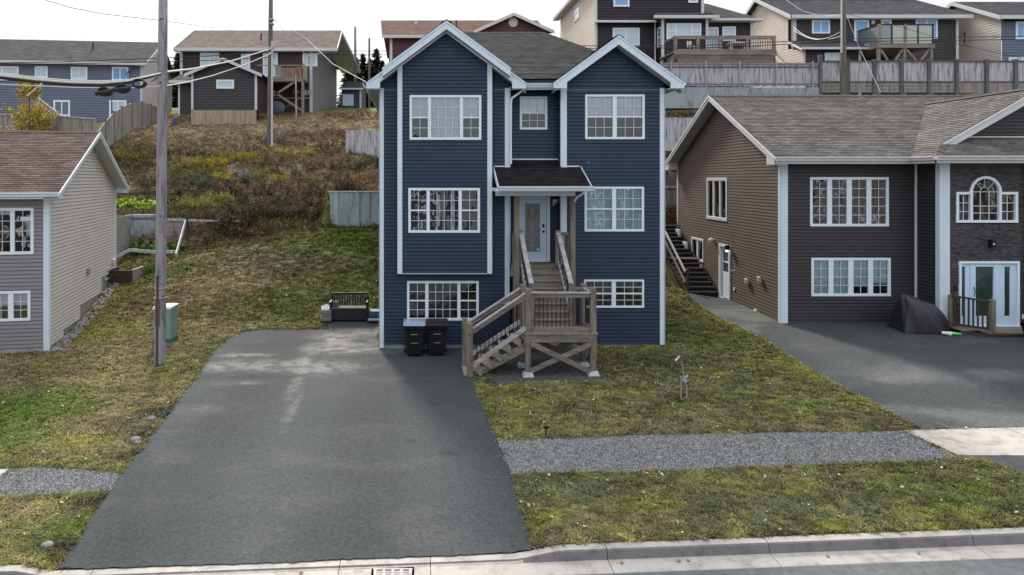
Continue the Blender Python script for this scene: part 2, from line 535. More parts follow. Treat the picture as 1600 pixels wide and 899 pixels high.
def roofplane(mb, poly, course=0.14, lift=0.016, org=None):
    """shingle courses stepped up a planar outline"""
    P3 = [Vector(p) for p in poly]
    n = (P3[1] - P3[0]).cross(P3[2] - P3[0])
    for i in range(2, len(P3) - 1):
        if n.length < 1e-6: n = (P3[i] - P3[0]).cross(P3[i + 1] - P3[0])
    n.normalize()
    if n.z < 0: n = -n
    up = (Vector((0, 0, 1)) - n * n.z).normalized()
    sdir = up.cross(n)
    o = P3[0] if org is None else Vector(org)
    q = [((p - o).dot(sdir), (p - o).dot(up)) for p in P3]
    t0 = min(t for _, t in q); t1 = max(t for _, t in q)
    def clip(pg, t, keep_above):
        out = []
        for i in range(len(pg)):
            a, b = pg[i], pg[(i + 1) % len(pg)]
            ia = (a[1] >= t) == keep_above or abs(a[1] - t) < 1e-9
            ib = (b[1] >= t) == keep_above or abs(b[1] - t) < 1e-9
            if ia: out.append(a)
            if ia != ib:
                f = (t - a[1]) / (b[1] - a[1]); out.append((a[0] + (b[0] - a[0]) * f, t))
        return out
    k = 0; t = t0
    while t < t1 - 1e-4:
        te = min(t + course, t1)
        pg = clip(clip(q, t, True), te, False)
        if len(pg) >= 3:
            def pt(s, tt, off): return o + sdir * s + up * tt + n * off
            mb.face([pt(s, tt, lift * (1 - (tt - t) / course)) for s, tt in pg], [(s, tt - t0) for s, tt in pg])
            low = [s for s, tt in pg if abs(tt - t) < 1e-6]
            if len(low) >= 2:
                a, b = min(low), max(low)
                mb.face([pt(a, t, -0.004), pt(b, t, -0.004), pt(b, t, lift), pt(a, t, lift)], [(a, t - t0 + .02), (b, t - t0 + .02), (b, t - t0 + .03), (a, t - t0 + .03)])
        t = te
    return mb

def window(parent, W, r, sashes, cw=0.085, curtains=(), proud=0.035, far=None, grid=True, room=True, mul=0.05, mat='frame'):
    """r = outer casing rectangle (a0,a1,z0,z1); sashes = list of (f0,f1,cols,rows_top,rows_bottom or 0)"""
    a0, a1, z0, z1 = r
    if far is not None: proud = .08
    fr = MB()
    fr.wbox(W, a0, a1, z1 - cw, z1, -.04, proud); fr.wbox(W, a0, a1, z0, z0 + cw, -.04, proud + .01)
    fr.wbox(W, a0, a0 + cw, z0 + cw, z1 - cw, -.04, proud); fr.wbox(W, a1 - cw, a1, z0 + cw, z1 - cw, -.04, proud)
    A0, A1, Z0, Z1 = a0 + cw, a1 - cw, z0 + cw, z1 - cw
    ww = A1 - A0
    panes = []; gr = MB()
    for i, (f0, f1, nc, rt, rb) in enumerate(sashes):
        s0, s1 = A0 + f0 * ww, A0 + f1 * ww
        if i:
            g0 = A0 + sashes[i - 1][1] * ww
            fr.wbox(W, g0, s0, Z0, Z1, -.04, proud - .008)
        zz = [(Z0, Z1, rt)]
        if rb:
            zm = Z0 + (Z1 - Z0) * rb / (rt + rb)
            fr.wbox(W, s0, s1, zm - (.022 if far is None else .05), zm + .022, -.03, proud - .014)
            zz = [(zm + .022, Z1, rt), (Z0, zm - .022, rb)]
        for (za, zb, nr) in zz:
            panes.append((s0, s1, za, zb))
            if grid and nc:
                for c in range(1, nc):
                    x = s0 + (s1 - s0) * c / nc
                    gr.wbox(W, x - .0085, x + .0085, za, zb, -.008, .008)
                for c in range(1, nr):
                    z = za + (zb - za) * c / nr
                    gr.wbox(W, s0, s1, z - .0085, z + .0085, -.0075, .0085)
    o = fr.build('window', mat, parent, bevel=0.006 if far is None else 0)
    for (s0, s1, za, zb) in panes:
        pd = -.015 if far is None else .042
        MB().face([W.p(s0, za, pd), W.p(s1, za, pd), W.p(s1, zb, pd), W.p(s0, zb, pd)]).build('pane', far or 'glass', o)
    if gr.v: gr.build('muntins', 'grid', o)
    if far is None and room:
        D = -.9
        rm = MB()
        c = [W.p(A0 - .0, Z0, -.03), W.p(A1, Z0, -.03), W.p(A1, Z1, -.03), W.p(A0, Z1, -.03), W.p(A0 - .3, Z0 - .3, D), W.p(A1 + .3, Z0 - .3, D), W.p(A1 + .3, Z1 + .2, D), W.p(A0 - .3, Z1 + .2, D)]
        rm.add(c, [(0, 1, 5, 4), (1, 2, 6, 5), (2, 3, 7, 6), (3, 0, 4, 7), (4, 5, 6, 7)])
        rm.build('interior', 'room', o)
    for (c0, c1, h0, h1, m) in curtains:
        cb = MB(); x0, x1 = A0 + c0 * ww, A0 + c1 * ww; y0, y1 = Z0 + h0 * (Z1 - Z0), Z0 + h1 * (Z1 - Z0)
        k = max(4, int((x1 - x0) / .05))
        for j in range(k):
            xa, xb = x0 + (x1 - x0) * j / k, x0 + (x1 - x0) * (j + 1) / k
            da, db = -.05 - .005 * (j % 2), -.05 - .005 * ((j + 1) % 2)
            cb.face([W.p(xa, y0, da), W.p(xb, y0, db), W.p(xb, y1, db), W.p(xa, y1, da)])
        cb.build('blind', m, o)
    return o

def board(mb, pts, y0, y1):
    """polygon in xz extruded from y0 to y1"""
    return mb.prism([(x, y0, z) for x, z in pts], (0, y1 - y0, 0))

# ------------------------------------------------------------------ terrain
XK = np.array([-60, -20, -14, -11, -5, -1, 4, 8, 12, 18, 25, 60.])
TT = lambda x: -.35 + .032 * x
YK = [10.2, 12.4, 14, 18, 21, 24, 27.5, 30, 32.8, 33.6, 38, 44, 46, 52, 58, 65, 100, 400]
xc = np.clip(XK, -14, 20)
ROWS = [TT(xc), TT(xc) + .03, TT(xc) + .05,
 [-.8, -.6, -.45, -.38, -.25, -.15, -.12, .02, .28, .42, .5, .8],
 [-.5, -.3, -.15, -.12, -.12, -.05, -.02, .03, .38, .43, .5, 1],
 [.2, .1, .1, .15, .12, .1, .1, .40, .45, .45, .6, 1.2],
 [1, .8, .66, .9, 1.0, 1.0, 1, 1.25, .5, .5, .6, 1.5],
 [2, 1.6, 1.2, 1.35, 2.0, 2.0, 2, 2.3, 2.3, 1.5, 1.5, 2.5],
 [3.2, 2.6, 1.8, 1.8, 2.75, 2.9, 3, 3.3, 3.4, 2.5, 2.5, 3.5],
 [3.5, 3.5, 3.35, 3.35, 3.1, 3.2, 3.5, 3.9, 3.8, 3, 3, 4],
 [5, 5, 4.9, 4.9, 4.6, 4.6, 5.4, 6.4, 6.6, 5.5, 5, 5],
 [7.5, 7.2, 7, 6.9, 6.6, 6.6, 7.5, 8.8, 9.2, 9.3, 9.3, 9.3],
 [8.3, 8, 7.8, 7.7, 7.4, 7.4, 8.5, 10.8, 10.8, 10.8, 10.8, 10.8],
 [9.3, 9.5, 9.6, 9.4, 9.3, 9.2, 10, 11, 11, 11, 11, 11],
 [10.5, 10.7, 10.8, 10.8, 10.8, 11, 11.2, 11.3, 11.3, 11.3, 11.3, 11.3],
 [12] * 12, [12.5] * 12, [12.5] * 12]
TG = np.array([np.array(r, float) for r in ROWS]); YK = np.array(YK, float)

def sm(x, a, b):
    t = np.clip((x - a) / (b - a), 0, 1); return t * t * (3 - 2 * t)

def _tab(x, y):
    x = np.clip(x, XK[0], XK[-1]); y = np.clip(y, YK[0], YK[-1])
    i = np.clip(np.searchsorted(XK, x) - 1, 0, len(XK) - 2); j = np.clip(np.searchsorted(YK, y) - 1, 0, len(YK) - 2)
    fx = (x - XK[i]) / (XK[i + 1] - XK[i]); fy = (y - YK[j]) / (YK[j + 1] - YK[j])
    return (TG[j, i] * (1 - fx) + TG[j, i + 1] * fx) * (1 - fy) + (TG[j + 1, i] * (1 - fx) + TG[j + 1, i + 1] * fx) * fy

_rng = np.random.RandomState(11)
_LAT = _rng.rand(256, 256)
def vnoise(x, y):
    xi = np.floor(x).astype(int); yi = np.floor(y).astype(int); fx = x - xi; fy = y - yi
    fx = fx * fx * (3 - 2 * fx); fy = fy * fy * (3 - 2 * fy)
    a = _LAT[xi % 256, yi % 256]; b = _LAT[(xi + 1) % 256, yi % 256]; c = _LAT[xi % 256, (yi + 1) % 256]; d = _LAT[(xi + 1) % 256, (yi + 1) % 256]
    return (a * (1 - fx) + b * fx) * (1 - fy) + (c * (1 - fx) + d * fx) * fy
def fbm(x, y, s=1.0, o=4):
    t = 0; w = 0; a = 1.0
    for k in range(o):
        t = t + a * vnoise(x * s + 17.3 * k + 100, y * s + 9.1 * k + 100); w += a; a *= .55; s *= 2.03
    return t / w

DRX0, DRX1 = -5.35, 1.72
def dropz(x):           # kerb upstand along the street
    x = np.asarray(x, float)
    inside = sm(x, DRX0 - .55, DRX0 + .05) * (1 - sm(x, DRX1 - .35, DRX1 + .5))
    right = sm(x, 12.2, 12.9)
    return .15 - .105 * np.maximum(inside, right)
def gut(x): return TT(np.clip(x, -30, 30)) - .15
def kerby(x): return 10.15 + .01 * np.clip(x, -30, 30)
def hgt(x, y):
    x = np.asarray(x, float); y = np.asarray(y, float)
    h = 0
    for dx, dy in ((0, 0), (.3, 0), (-.3, 0), (0, .3), (0, -.3)): h = h + _tab(x + dx, np.maximum(y + dy, 10.2))
    h = h / 5
    yb = kerby(x)
    h = h - (.15 - dropz(x)) * (1 - sm(y, yb, yb + 1.6))
    zs = .5 + np.clip(y - 27.35, 0, 4.6) * .56
    mk = sm(x, 10.4, 10.8) * (1 - sm(x, 12.6, 13.2)) * sm(y, 26.9, 27.4) * (1 - sm(y, 32.2, 33))
    h = h * (1 - mk) + np.minimum(h, zs - .35) * mk
    h = h + 1.2 * sm(x, -4.7, -4.3) * (1 - sm(x, 3, 6)) * sm(y, 33.2, 33.6) * (1 - sm(y, 34, 42))
    # uneven ground away from paving
    h = h + (fbm(x, y, .9) - .5) * .30 * sm(y, 24, 31) * (1 - sm(y, 49, 56) * .9) + (fbm(x, y, .5) - .5) * .5 * sm(y, 33.8, 38) * (1 - sm(y, 50, 56))
    road = gut(x) + np.clip((9.7 - y) * .02, 0, .07)
    return np.where(y < yb, road, h)
def hz(x, y): return float(hgt(x, y))
def hit(u, v, dz=0.0):
    """where the line of sight through (u,v) meets the ground"""
    Y = np.arange(6, 130, .02); X = (u - CU) / F * Y; Z = CZ - (v - CV) / F * Y
    k = np.argmax(Z <= hgt(X, Y) + dz)
    return float(X[k]), float(Y[k])
def at(u, v, Y): return Vector(((u - CU) / F * Y, Y, CZ - (v - CV) / F * Y))

def inpoly(x, y, poly):
    x = np.asarray(x); y = np.asarray(y); c = np.zeros(x.shape, bool); n = len(poly)
    for i in range(n):
        (x0, y0), (x1, y1) = poly[i], poly[(i + 1) % n]
        t = ((y0 > y) != (y1 > y))
        with np.errstate(divide='ignore', invalid='ignore'):
            xx = (x1 - x0) * (y - y0) / (y1 - y0) + x0
        c ^= t & (x < xx)
    return c
# ------------------------------------------------------------------ paved outlines (world xy)
def hits(pts): return [hit(u, v) for u, v in pts]
def dense(poly, step=.4):
    out = []
    for i in range(len(poly)):
        a, b = poly[i], poly[(i + 1) % len(poly)]
        k = max(1, int(math.dist(a, b) / step))
        out += [(a[0] + (b[0] - a[0]) * j / k, a[1] + (b[1] - a[1]) * j / k) for j in range(k)]
    return out
def wob(poly, amp=.03, s=2.3):
    out = []
    for x, y in poly:
        out.append((x + (float(fbm(x, y, s)) - .5) * 2 * amp + (float(fbm(x, y, 11)) - .5) * amp * 1.6, y + (float(fbm(x + 50, y, s)) - .5) * 2 * amp + (float(fbm(x + 9, y, 12)) - .5) * amp * 1.6))
    return out
kx = [-5.05, -4, -3, -2, -1, 0, 1, 1.72]
DRIVE = hits([(827, 846), (800, 742), (789, 715), (778, 690), (760, 643), (742, 598), (736, 574)]) + [(1.9, 19.6), (1.9, 21.3), (-1.15, 21.3), (-1.3, 24.6), (-3.2, 24.7)] + \
    hits([(512, 515), (455, 516), (400, 516), (378, 520), (355, 530), (335, 548), (305, 592), (276, 630), (235, 685), (190, 742), (150, 800), (118, 850)])
DRIVE = [p for p in DRIVE]
DRIVE = [(1.72, 10.19)] + DRIVE[1:] + [(-5.33, 10.14)] + [(x, float(kerby(x))) for x in kx[1:-1]]
GRAV_R = hits([(778, 690), (860, 688), (1000, 683), (1200, 679), (1412, 676), (1475, 708), (1500, 716), (1440, 722), (1200, 731), (1000, 738), (800, 742)])
GRAV_L = hits([(12, 735), (60, 732), (188, 742), (172, 770), (0, 778), (-90, 782), (-90, 760), (-30, 762)])
WALK_R = hits([(1412, 675), (1600, 670)]) + [(17, 14.0), (17, 12.6)] + hits([(1600, 714), (1498, 714)])
WALK_L = hits([(14, 735), (-10, 757), (-60, 762)]) + [(-14, 12.2), (-14, 13.35)]
NBR = hits([(1440, 671), (1395, 648), (1345, 622), (1294, 594), (1245, 567), (1194, 531), (1125, 498), (1083, 472)]) + [(10.6, 27.3), (12.15, 27.3), (12.05, 22.6), (16.4, 22.6), (16.5, 21.6), (26, 21.6), (26, 13.9), (17, 13.98)] + hits([(1600, 669), (1520, 671)])
APRON = hits([(1500, 714), (1600, 714)]) + [(17, 12.6), (26, 12.6), (26, 10.35), (13.0, 10.32), (12.6, 10.35)] + hits([(1600, 745), (1560, 727)])
BED = [(1.95, 17.2), (2.6, 17.75), (5.1, 17.75), (5.2, 20.98), (1.95, 20.98)]
GRAV_A = hits([(1500, 717), (1560, 727), (1600, 745), (1570, 742), (1510, 728)])
PAVED = [DRIVE, GRAV_R, GRAV_L, WALK_R, WALK_L, NBR, APRON, BED]
def paved(x, y):
    m = np.zeros(np.asarray(x).shape, bool)
    for p in PAVED: m |= inpoly(x, y, p)
    return m

# ------------------------------------------------------------------ colour of what grows where, with some sun and shade painted in
C = dict(green=(.10, .12, .032), lush=(.095, .15, .022), yel=(.22, .215, .045), tan=(.25, .195, .11), tan2=(.32, .25, .15), brown=(.13, .095, .062),
         dark=(.040, .038, .024), gg=(.105, .115, .070), red=(.13, .065, .045), olive=(.135, .138, .048), gold=(.30, .24, .06), grey=(.22, .20, .18), earth=(.045, .038, .032))
C = {k: np.array(v) for k, v in C.items()}
def lerp(a, b, t): return a + (b - a) * t[..., None]
_blob = {}
def blob(x, y, u, v, ru, rv, w=1.0):
    """soft patch round a spot of the ground, radii in metres"""
    if (u, v) not in _blob: _blob[(u, v)] = hit(u, v)
    cx, cy = _blob[(u, v)]
    d = np.sqrt(((x - cx) / ru) ** 2 + ((y - cy) / rv) ** 2) + (fbm(x, y, 1.6) - .5) * .9
    return np.clip(1.25 - d, 0, 1) * w
def gcol(x, y):
    x = np.asarray(x, float); y = np.asarray(y, float)
    n1 = fbm(x, y, .55); n2 = fbm(x + 30, y, 1.5); n3 = fbm(x, y + 60, 3.6); n4 = fbm(x + 9, y + 9, .28)
    c = np.broadcast_to(C['olive'], x.shape + (3,)).copy()
    c = lerp(c, C['green'], sm(n2, .45, .62) * .8)
    c = lerp(c, C['yel'], sm(n3, .52, .70) * .55)
    c = lerp(c, C['tan'], sm(n1, .50, .68) * .55)
    c = lerp(c, C['gg'], sm(fbm(x + 77, y, 1.1), .54, .66) * .7)
    c = lerp(c, C['dark'] * 1.2, sm(fbm(x, y + 33, 3.2), .54, .66) * .6)
    c = lerp(c, C['yel'] * 1.25, sm(fbm(x + 8, y + 3, 4.2), .56, .68) * .6)
    c = lerp(c, C['brown'], sm(fbm(x + 21, y + 13, 2.6), .57, .68) * .6)
    # lawn left of the driveway: drier
    L = sm(-x, 3.0, 6.0) * (1 - sm(y, 27, 33)) * sm(y, 13.6, 14.6)
    c = lerp(c, C['tan'] * 1.05, L * (.45 + .55 * sm(n2, .38, .58)) * .8)
    c = lerp(c, C['brown'] * 1.1, L * sm(fbm(x + 2, y * 1.7, 1.3), .5, .62) * .6)
    for (u, v, ru, rv, k, w) in ((40, 640, 2.0, 1.6, 'lush', 1), (10, 690, 1.2, 1.0, 'lush', .8), (140, 520, 1.8, 1.6, 'yel', .9), (165, 465, 1.7, 1.8, 'yel', .8), (225, 425, 2.0, 2.0, 'lush', .8),
                                 (290, 585, 1.3, 1.4, 'yel', .55), (320, 560, 1.2, 2.0, 'green', .6), (230, 665, 1.0, 1.0, 'gg', .8), (60, 585, 2.2, .5, 'brown', .6), (200, 610, 1.6, .3, 'brown', .5),
                                 (215, 470, 1.0, .8, 'brown', .6), (330, 450, 2.0, 1.5, 'tan2', .7), (390, 420, 3, 1.2, 'tan2', .45), (440, 480, 2.6, 2.0, 'green', .8), (540, 455, 2.4, 1.8, 'lush', .7),
                                 (545, 380, 3.5, 2.2, 'lush', .75), (430, 400, 3.2, 1.6, 'gg', .6), (130, 690, 1.0, .5, 'yel', .8), (150, 825, 1.2, .6, 'lush', .7), (40, 850, 1.0, .5, 'green', .6),
                                 (40, 800, 1.2, .4, 'tan', .7), (255, 645, .55, .4, 'earth', 1), (225, 683, .4, .4, 'earth', 1), (200, 715, .4, .3, 'earth', 1), (140, 790, .5, .35, 'earth', 1), (95, 860, .6, .2, 'earth', 1), (300, 580, .35, .5, 'earth', .8),
                                 (290, 375, 3.0, 1.5, 'brown', .8), (360, 360, 3.0, 1.0, 'brown', .7), (300, 405, 3, .7, 'tan', .7)):
        c = lerp(c, C[k], blob(x, y, u, v, ru, rv, w))
    # front lawn right; house shadow and sunlit driveway edge put into its colours
    for (u, v, ru, rv, k, w) in ((1000, 570, 2.2, 1.2, 'dark', .75), (1080, 520, 1.6, 3.0, 'green', .6), (1100, 470, .8, 2.2, 'lush', .6), (1300, 620, 1.2, .7, 'gg', .6), (1265, 635, .5, .35, 'lush', .9),
                                 (1250, 575, .6, 1.4, 'yel', .9), (1350, 625, .9, 1.0, 'yel', .7), (1160, 510, .5, 1.6, 'yel', .6), (1380, 660, 1.0, .5, 'brown', .7), (800, 655, .5, 1.6, 'yel', .5),
                                 (1070, 622, .7, .3, 'earth', .8), (860, 770, 1, .5, 'gg', .6), (1480, 770, 1.2, .6, 'lush', .4), (1010, 790, .9, .3, 'yel', .6)):
        c = lerp(c, C[k], blob(x, y, u, v, ru, rv, w))
    # the wild slope
    H = sm(y, 32.5, 34.5)
    h = np.broadcast_to(C['tan'] * 1.15, x.shape + (3,)).copy()
    h = lerp(h, C['brown'], sm(n2, .46, .62) * .6)
    h = lerp(h, C['tan2'], sm(n3, .5, .68) * .6)
    h = lerp(h, C['red'], sm(fbm(x + 5, y, .7), .52, .66) * sm(x, -14, -7) * .8)
    mid = sm(y, 33, 34.5) * (1 - sm(y, 41, 46)) * .8
    h = lerp(h, C['dark'] * 1.7, mid * (.0 + .5 * sm(n2, .48, .64)))
    h = lerp(h, C['green'] * 1.2, mid * sm(n3, .54, .66) * .6)
    h = lerp(h, C['gg'] * .8, mid * sm(fbm(x + 3, y + 71, 1.3), .5, .62) * .7)
    for (u, v, ru, rv, k, w) in ((490, 212, 3, 2, 'red', .6), (215, 255, 3.5, 1.5, 'dark', .7), (230, 320, 3, .8, 'green', .9), (215, 287, 3, .5, 'tan', .9), (210, 306, 3, .5, 'dark', .9), (330, 265, 3, 1.4, 'gold', .45),
                                 (440, 235, 2.5, 1, 'gold', .45), (510, 165, 5, 3, 'lush', .8), (400, 300, 4, 1.6, 'dark', .7), (540, 320, 2, 1.0, 'dark', .8)):
        h = lerp(h, C[k], blob(x, y, u, v, ru, rv, w))
    c = lerp(c, h, H)
    c = lerp(c, C['green'] * 1.2, sm(y, 57, 60) * .9)
    R2 = sm(x, 7.7, 8.6) * sm(y, 28, 31) * (1 - sm(y, 50, 55))
    c = lerp(c, C['brown'] * .9, R2 * .8)
    # unseen ground across the street, greyed for what the windows reflect
    c = lerp(c, np.array([.22, .22, .215]), 1 - sm(y, -6, -2))
    c = c * (.82 + .36 * fbm(x + 11, y + 5, 2.2))[..., None]
    return np.clip(c, .004, 1)

def set_col(me, colf):
    co = np.empty(len(me.vertices) * 3); me.vertices.foreach_get('co', co); co = co.reshape(-1, 3)
    c = colf(co[:, 0], co[:, 1])
    a = me.color_attributes.new('col', 'FLOAT_COLOR', 'POINT')
    a.data.foreach_set('color', np.concatenate([c, np.ones((len(c), 1))], 1).astype(np.float32).ravel())

def gridmesh(name, xs, ys, zf, colf, mat):
    X, Y = np.meshgrid(xs, ys); Z = zf(X, Y)
    v = np.stack([X, Y, Z], -1).reshape(-1, 3)
    nx, ny = len(xs), len(ys)
    i = np.arange(nx * ny).reshape(ny, nx)
    f = np.stack([i[:-1, :-1], i[:-1, 1:], i[1:, 1:], i[1:, :-1]], -1).reshape(-1, 4)
    me = bpy.data.meshes.new(name)
    me.vertices.add(len(v)); me.vertices.foreach_set('co', v.ravel())
    me.loops.add(f.size); me.loops.foreach_set('vertex_index', f.ravel())
    me.polygons.add(len(f)); me.polygons.foreach_set('loop_start', np.arange(len(f)) * 4); me.polygons.foreach_set('loop_total', np.full(len(f), 4))
    me.update(calc_edges=True)
    me.polygons.foreach_set('use_smooth', np.ones(len(f), bool))
    set_col(me, colf)
    me.materials.append(mat)
    o = bpy.data.objects.new(name, me); S.collection.objects.link(o)
    return o

gm = groundmat('ground cover soil and turf', 55, .4, .8)
def gz(x, y):
    yb = kerby(x)
    z = hgt(x, y)
    z = np.where(y < yb + .05, gut(x) - .09, z)
    z = z - np.where(paved(x, y), .035, 0)
    # level under the houses
    return z
xs = np.concatenate([np.linspace(-400, -60, 8), np.arange(-55, -24, 2.5), np.arange(-24, -14, .5), np.arange(-14, 16, .2), np.arange(16, 30, .5), np.arange(30, 70, 2.5), np.linspace(75, 400, 8)])
ys = np.concatenate([np.linspace(-300, -20, 6), np.arange(-15, 9, 2.0), np.arange(9, 26, .2), np.arange(26, 60, .4), np.arange(60, 110, 3), np.linspace(115, 500, 10)])
ground = gridmesh('ground', xs, ys, gz, gcol, gm); ground['kind'] = 'structure'

import bmesh
def sheet(name, poly, off, colf, mat, step=.25, kind='structure', wobble=.03, thick=0.0, parent=None):
    pl = wob(dense(poly, .09), wobble) if wobble else dense(poly, 1.0)
    bm = bmesh.new()
    vs = [bm.verts.new((x, y, 0)) for x, y in pl]
    bm.faces.new(vs)
    bmesh.ops.triangulate(bm, faces=bm.faces[:])
    x0, x1 = min(p[0] for p in pl), max(p[0] for p in pl); y0, y1 = min(p[1] for p in pl), max(p[1] for p in pl)
    for ax, a, b in ((0, x0, x1), (1, y0, y1)):
        t = math.ceil(a / step) * step
        while t < b:
            co = (t, 0, 0) if ax == 0 else (0, t, 0); no = (1, 0, 0) if ax == 0 else (0, 1, 0)
            bmesh.ops.bisect_plane(bm, geom=bm.verts[:] + bm.edges[:] + bm.faces[:], plane_co=co, plane_no=no)
            t += step
    arr = np.array([v.co[:] for v in bm.verts])
    # keep the sheet inside the kerb line
    z = hgt(arr[:, 0], np.maximum(arr[:, 1], kerby(arr[:, 0]) + .004)) + off
    for v, q in zip(bm.verts, z): v.co.z = q
    if thick:
        ed = [e for e in bm.edges if e.is_boundary]
        r = bmesh.ops.extrude_edge_only(bm, edges=ed)
        for v in r['geom']:
            if isinstance(v, bmesh.types.BMVert): v.co.z -= thick
    bmesh.ops.recalc_face_normals(bm, faces=bm.faces[:])
    me = bpy.data.meshes.new(name); bm.to_mesh(me); bm.free()
    if sum(p.normal.z for p in me.polygons) < 0: me.flip_normals()
    if colf: set_col(me, colf)
    me.materials.append(mat)
    o = bpy.data.objects.new(name, me); S.collection.objects.link(o)
    if kind: o['kind'] = kind
    if parent is not None: o.parent = parent
    return o

def asph(x, y):
    base = np.array([.052, .059, .061])
    c = np.broadcast_to(base, x.shape + (3,)).copy()
    n = fbm(x, y, .45); n2 = fbm(x * .5 + 20, y + 40, 1.6); n3 = fbm(x + 4, y * .4, 3)
    c = c * (.88 + .24 * n)[..., None]
    c = lerp(c, np.array([.085, .085, .082]), sm(n2, .55, .7) * .4)
    d = np.array([.22, .215, .205])        # dried silt washed out of the slope
    for (u, v, ru, rv, w) in ((400, 572, 2.2, .6, .8), (360, 556, 1.2, .2, .9), (478, 560, .3, 1.4, .7), (462, 600, .15, 1.5, .55), (458, 640, .12, 1.2, .35), (560, 545, 1.8, .7, .9), (520, 530, .9, .8, .9), (580, 522, .7, .8, .8), (500, 575, 1.3, .8, .6), (310, 640, .8, .3, .3), (380, 600, .9, .15, .5)):
        c = lerp(c, d, blob(x, y, u, v, ru, rv, w) * (.25 + .75 * sm(fbm(x * .8 + 7, y * 1.6, 5.0, 5), .42, .6)))
    # oil drips and worn wheel tracks
    for (u, v, r) in ((395, 700, .10), (560, 720, .07), (640, 690, .16), (500, 790, .06), (610, 770, .05), (330, 780, .08), (700, 710, .2)):
        c = lerp(c, np.array([.025, .028, .03]), blob(x, y, u, v, r, r * .8) * .7)
    c = c * (1 + .12 * np.sin(np.clip(x * 1.9 + .6 * fbm(x, y, .4), -20, 20)))[..., None]
    for (u, v, ru, rv, w) in ((690, 590, 1.2, 2.4, .6), (420, 540, 1.4, .35, .6), (400, 590, 2.2, .25, .7), (660, 558, 1.6, .5, .6), (620, 640, 1.6, 1.0, .3)):  # dark patches; the right-hand ones put the house shadow into the colour
        c = lerp(c, np.array([.035, .040, .045]), blob(x, y, u, v, ru, rv, w))
    return c
am = groundmat('driveway asphalt', 48, .55, .8, .9, 14)
drive = sheet('driveway', DRIVE, .016, asph, am, wobble=.05, step=.12)
drive2 = sheet('neighbour_driveway', NBR, .016, lambda x, y: lerp(asph(x, y) * .88, np.array([.17, .175, .17]), sm(fbm(x * .4, y, 1.0), .5, .68) * .45), am, step=.4)
apron = sheet('driveway_apron', APRON, .016, asph, am, step=.4)
gvm = groundmat('crushed stone bed', 70, .5, 1.0)
gvc = lambda x, y: np.broadcast_to(np.array([.135, .135, .135]), x.shape + (3,)) * (.8 + .4 * fbm(x, y, 2))[..., None]
g1 = sheet('gravel_path', GRAV_R, .018, gvc, gvm, wobble=.07)
g2 = sheet('gravel_path', GRAV_L, .018, gvc, gvm, wobble=.07)
bed = sheet('gravel_bed', BED, .018, lambda x, y: gvc(x, y) * .55, gvm, wobble=.12)

# concrete pavement slabs
def slab(name, poly, off=.03):
    o = sheet(name, poly, off, None, MT['walk'], step=.5, wobble=0, thick=.08); return o
pav = setting('sidewalk')
jx = hit(1575, 672)[0]
def cutpoly(poly, xa, xb):
    out = poly
    for lim, keep in ((xa, 1), (xb, -1)):
        q = []
        for i in range(len(out)):
            a, b = out[i], out[(i + 1) % len(out)]
            ia, ib = (a[0] - lim) * keep >= 0, (b[0] - lim) * keep >= 0
            if ia: q.append(a)
            if ia != ib:
                t = (lim - a[0]) / (b[0] - a[0]); q.append((lim, a[1] + (b[1] - a[1]) * t))
        out = q
        if len(out) < 3: return []
    return out
for a, b in ((0, jx - .006), (jx + .006, jx + 1.5), (jx + 1.512, jx + 3), (jx + 3.012, 30)):
    pl = cutpoly(WALK_R, a, b)
    if len(pl) > 2: sheet('paving_slab', pl, .03, None, MT['walk'], step=.6, wobble=0, thick=.1, kind=None, parent=pav)
for a, b in ((-20, -9.7), (-9.69, 0)):
    pl = cutpoly(WALK_L, a, b)
    if len(pl) > 2: sheet('paving_slab', pl, .03, None, MT['walk'], step=.6, wobble=0, thick=.1, kind=None, parent=pav)

# kerb and gutter
kerb = setting('kerb')
joints = [-30, -22, -17, -12.2, -8.4, -4.75, -1.12, .21, 2.8, 5.18, 8.2, 11.2, 14.2, 18, 24, 30]
km = concrete('shaded dirty kerb face', (0.17, 0.163, 0.168), False)  # face darker than the top: grime and shade both put into the colour
def kprof(x):
    yb = float(kerby(x)); g = float(gut(x)); d = float(dropz(x)) ; wv = (float(fbm(x, 3, 2.1)) - .5) * .012
    return [(yb + .03, g - .12), (yb + .03, g + d - .004), (yb, g + d + wv * .3), (yb - .125, g + d - .004 + wv * .3), (yb - .145, g + d - .022), (yb - .175, g + .012 + wv * .5)]
def gprof(x):
    yb = float(kerby(x)); g = float(gut(x))
    return [(yb - .1755, g - .1), (yb - .1755, g + .010), (yb - .49, g + .004), (yb - .50, g - .004), (yb - .50, g - .1)]
def strip(prof, x0, x1, name, mat, skip=None):
    mb = MB(); n = max(2, int((x1 - x0) / .12)); X = np.linspace(x0 + .005, x1 - .005, n + 1)
    rows = [[(x, y, z) for y, z in prof(x)] for x in X]; k = len(rows[0])
    vs = [p for r in rows for p in r]
    fs = [(i * k + j, (i + 1) * k + j, (i + 1) * k + j + 1, i * k + j + 1) for i in range(n) for j in range(k - 1)]
    fs += [tuple(range(k))[::-1], tuple(n * k + j for j in range(k))]
    mb.add(vs, fs)
    o = mb.build(name, mat, kerb)
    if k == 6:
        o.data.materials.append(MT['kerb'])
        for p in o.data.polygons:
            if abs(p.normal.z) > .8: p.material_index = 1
    return o
GX0, GX1 = -.62, -.05
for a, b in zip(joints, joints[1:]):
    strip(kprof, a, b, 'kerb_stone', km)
    if a < GX0 < b:
        strip(gprof, a, GX0 - .02, 'gutter_slab', 'kerb'); strip(gprof, GX1 + .02, b, 'gutter_slab', 'kerb')
    else: strip(gprof, a, b, 'gutter_slab', 'kerb')
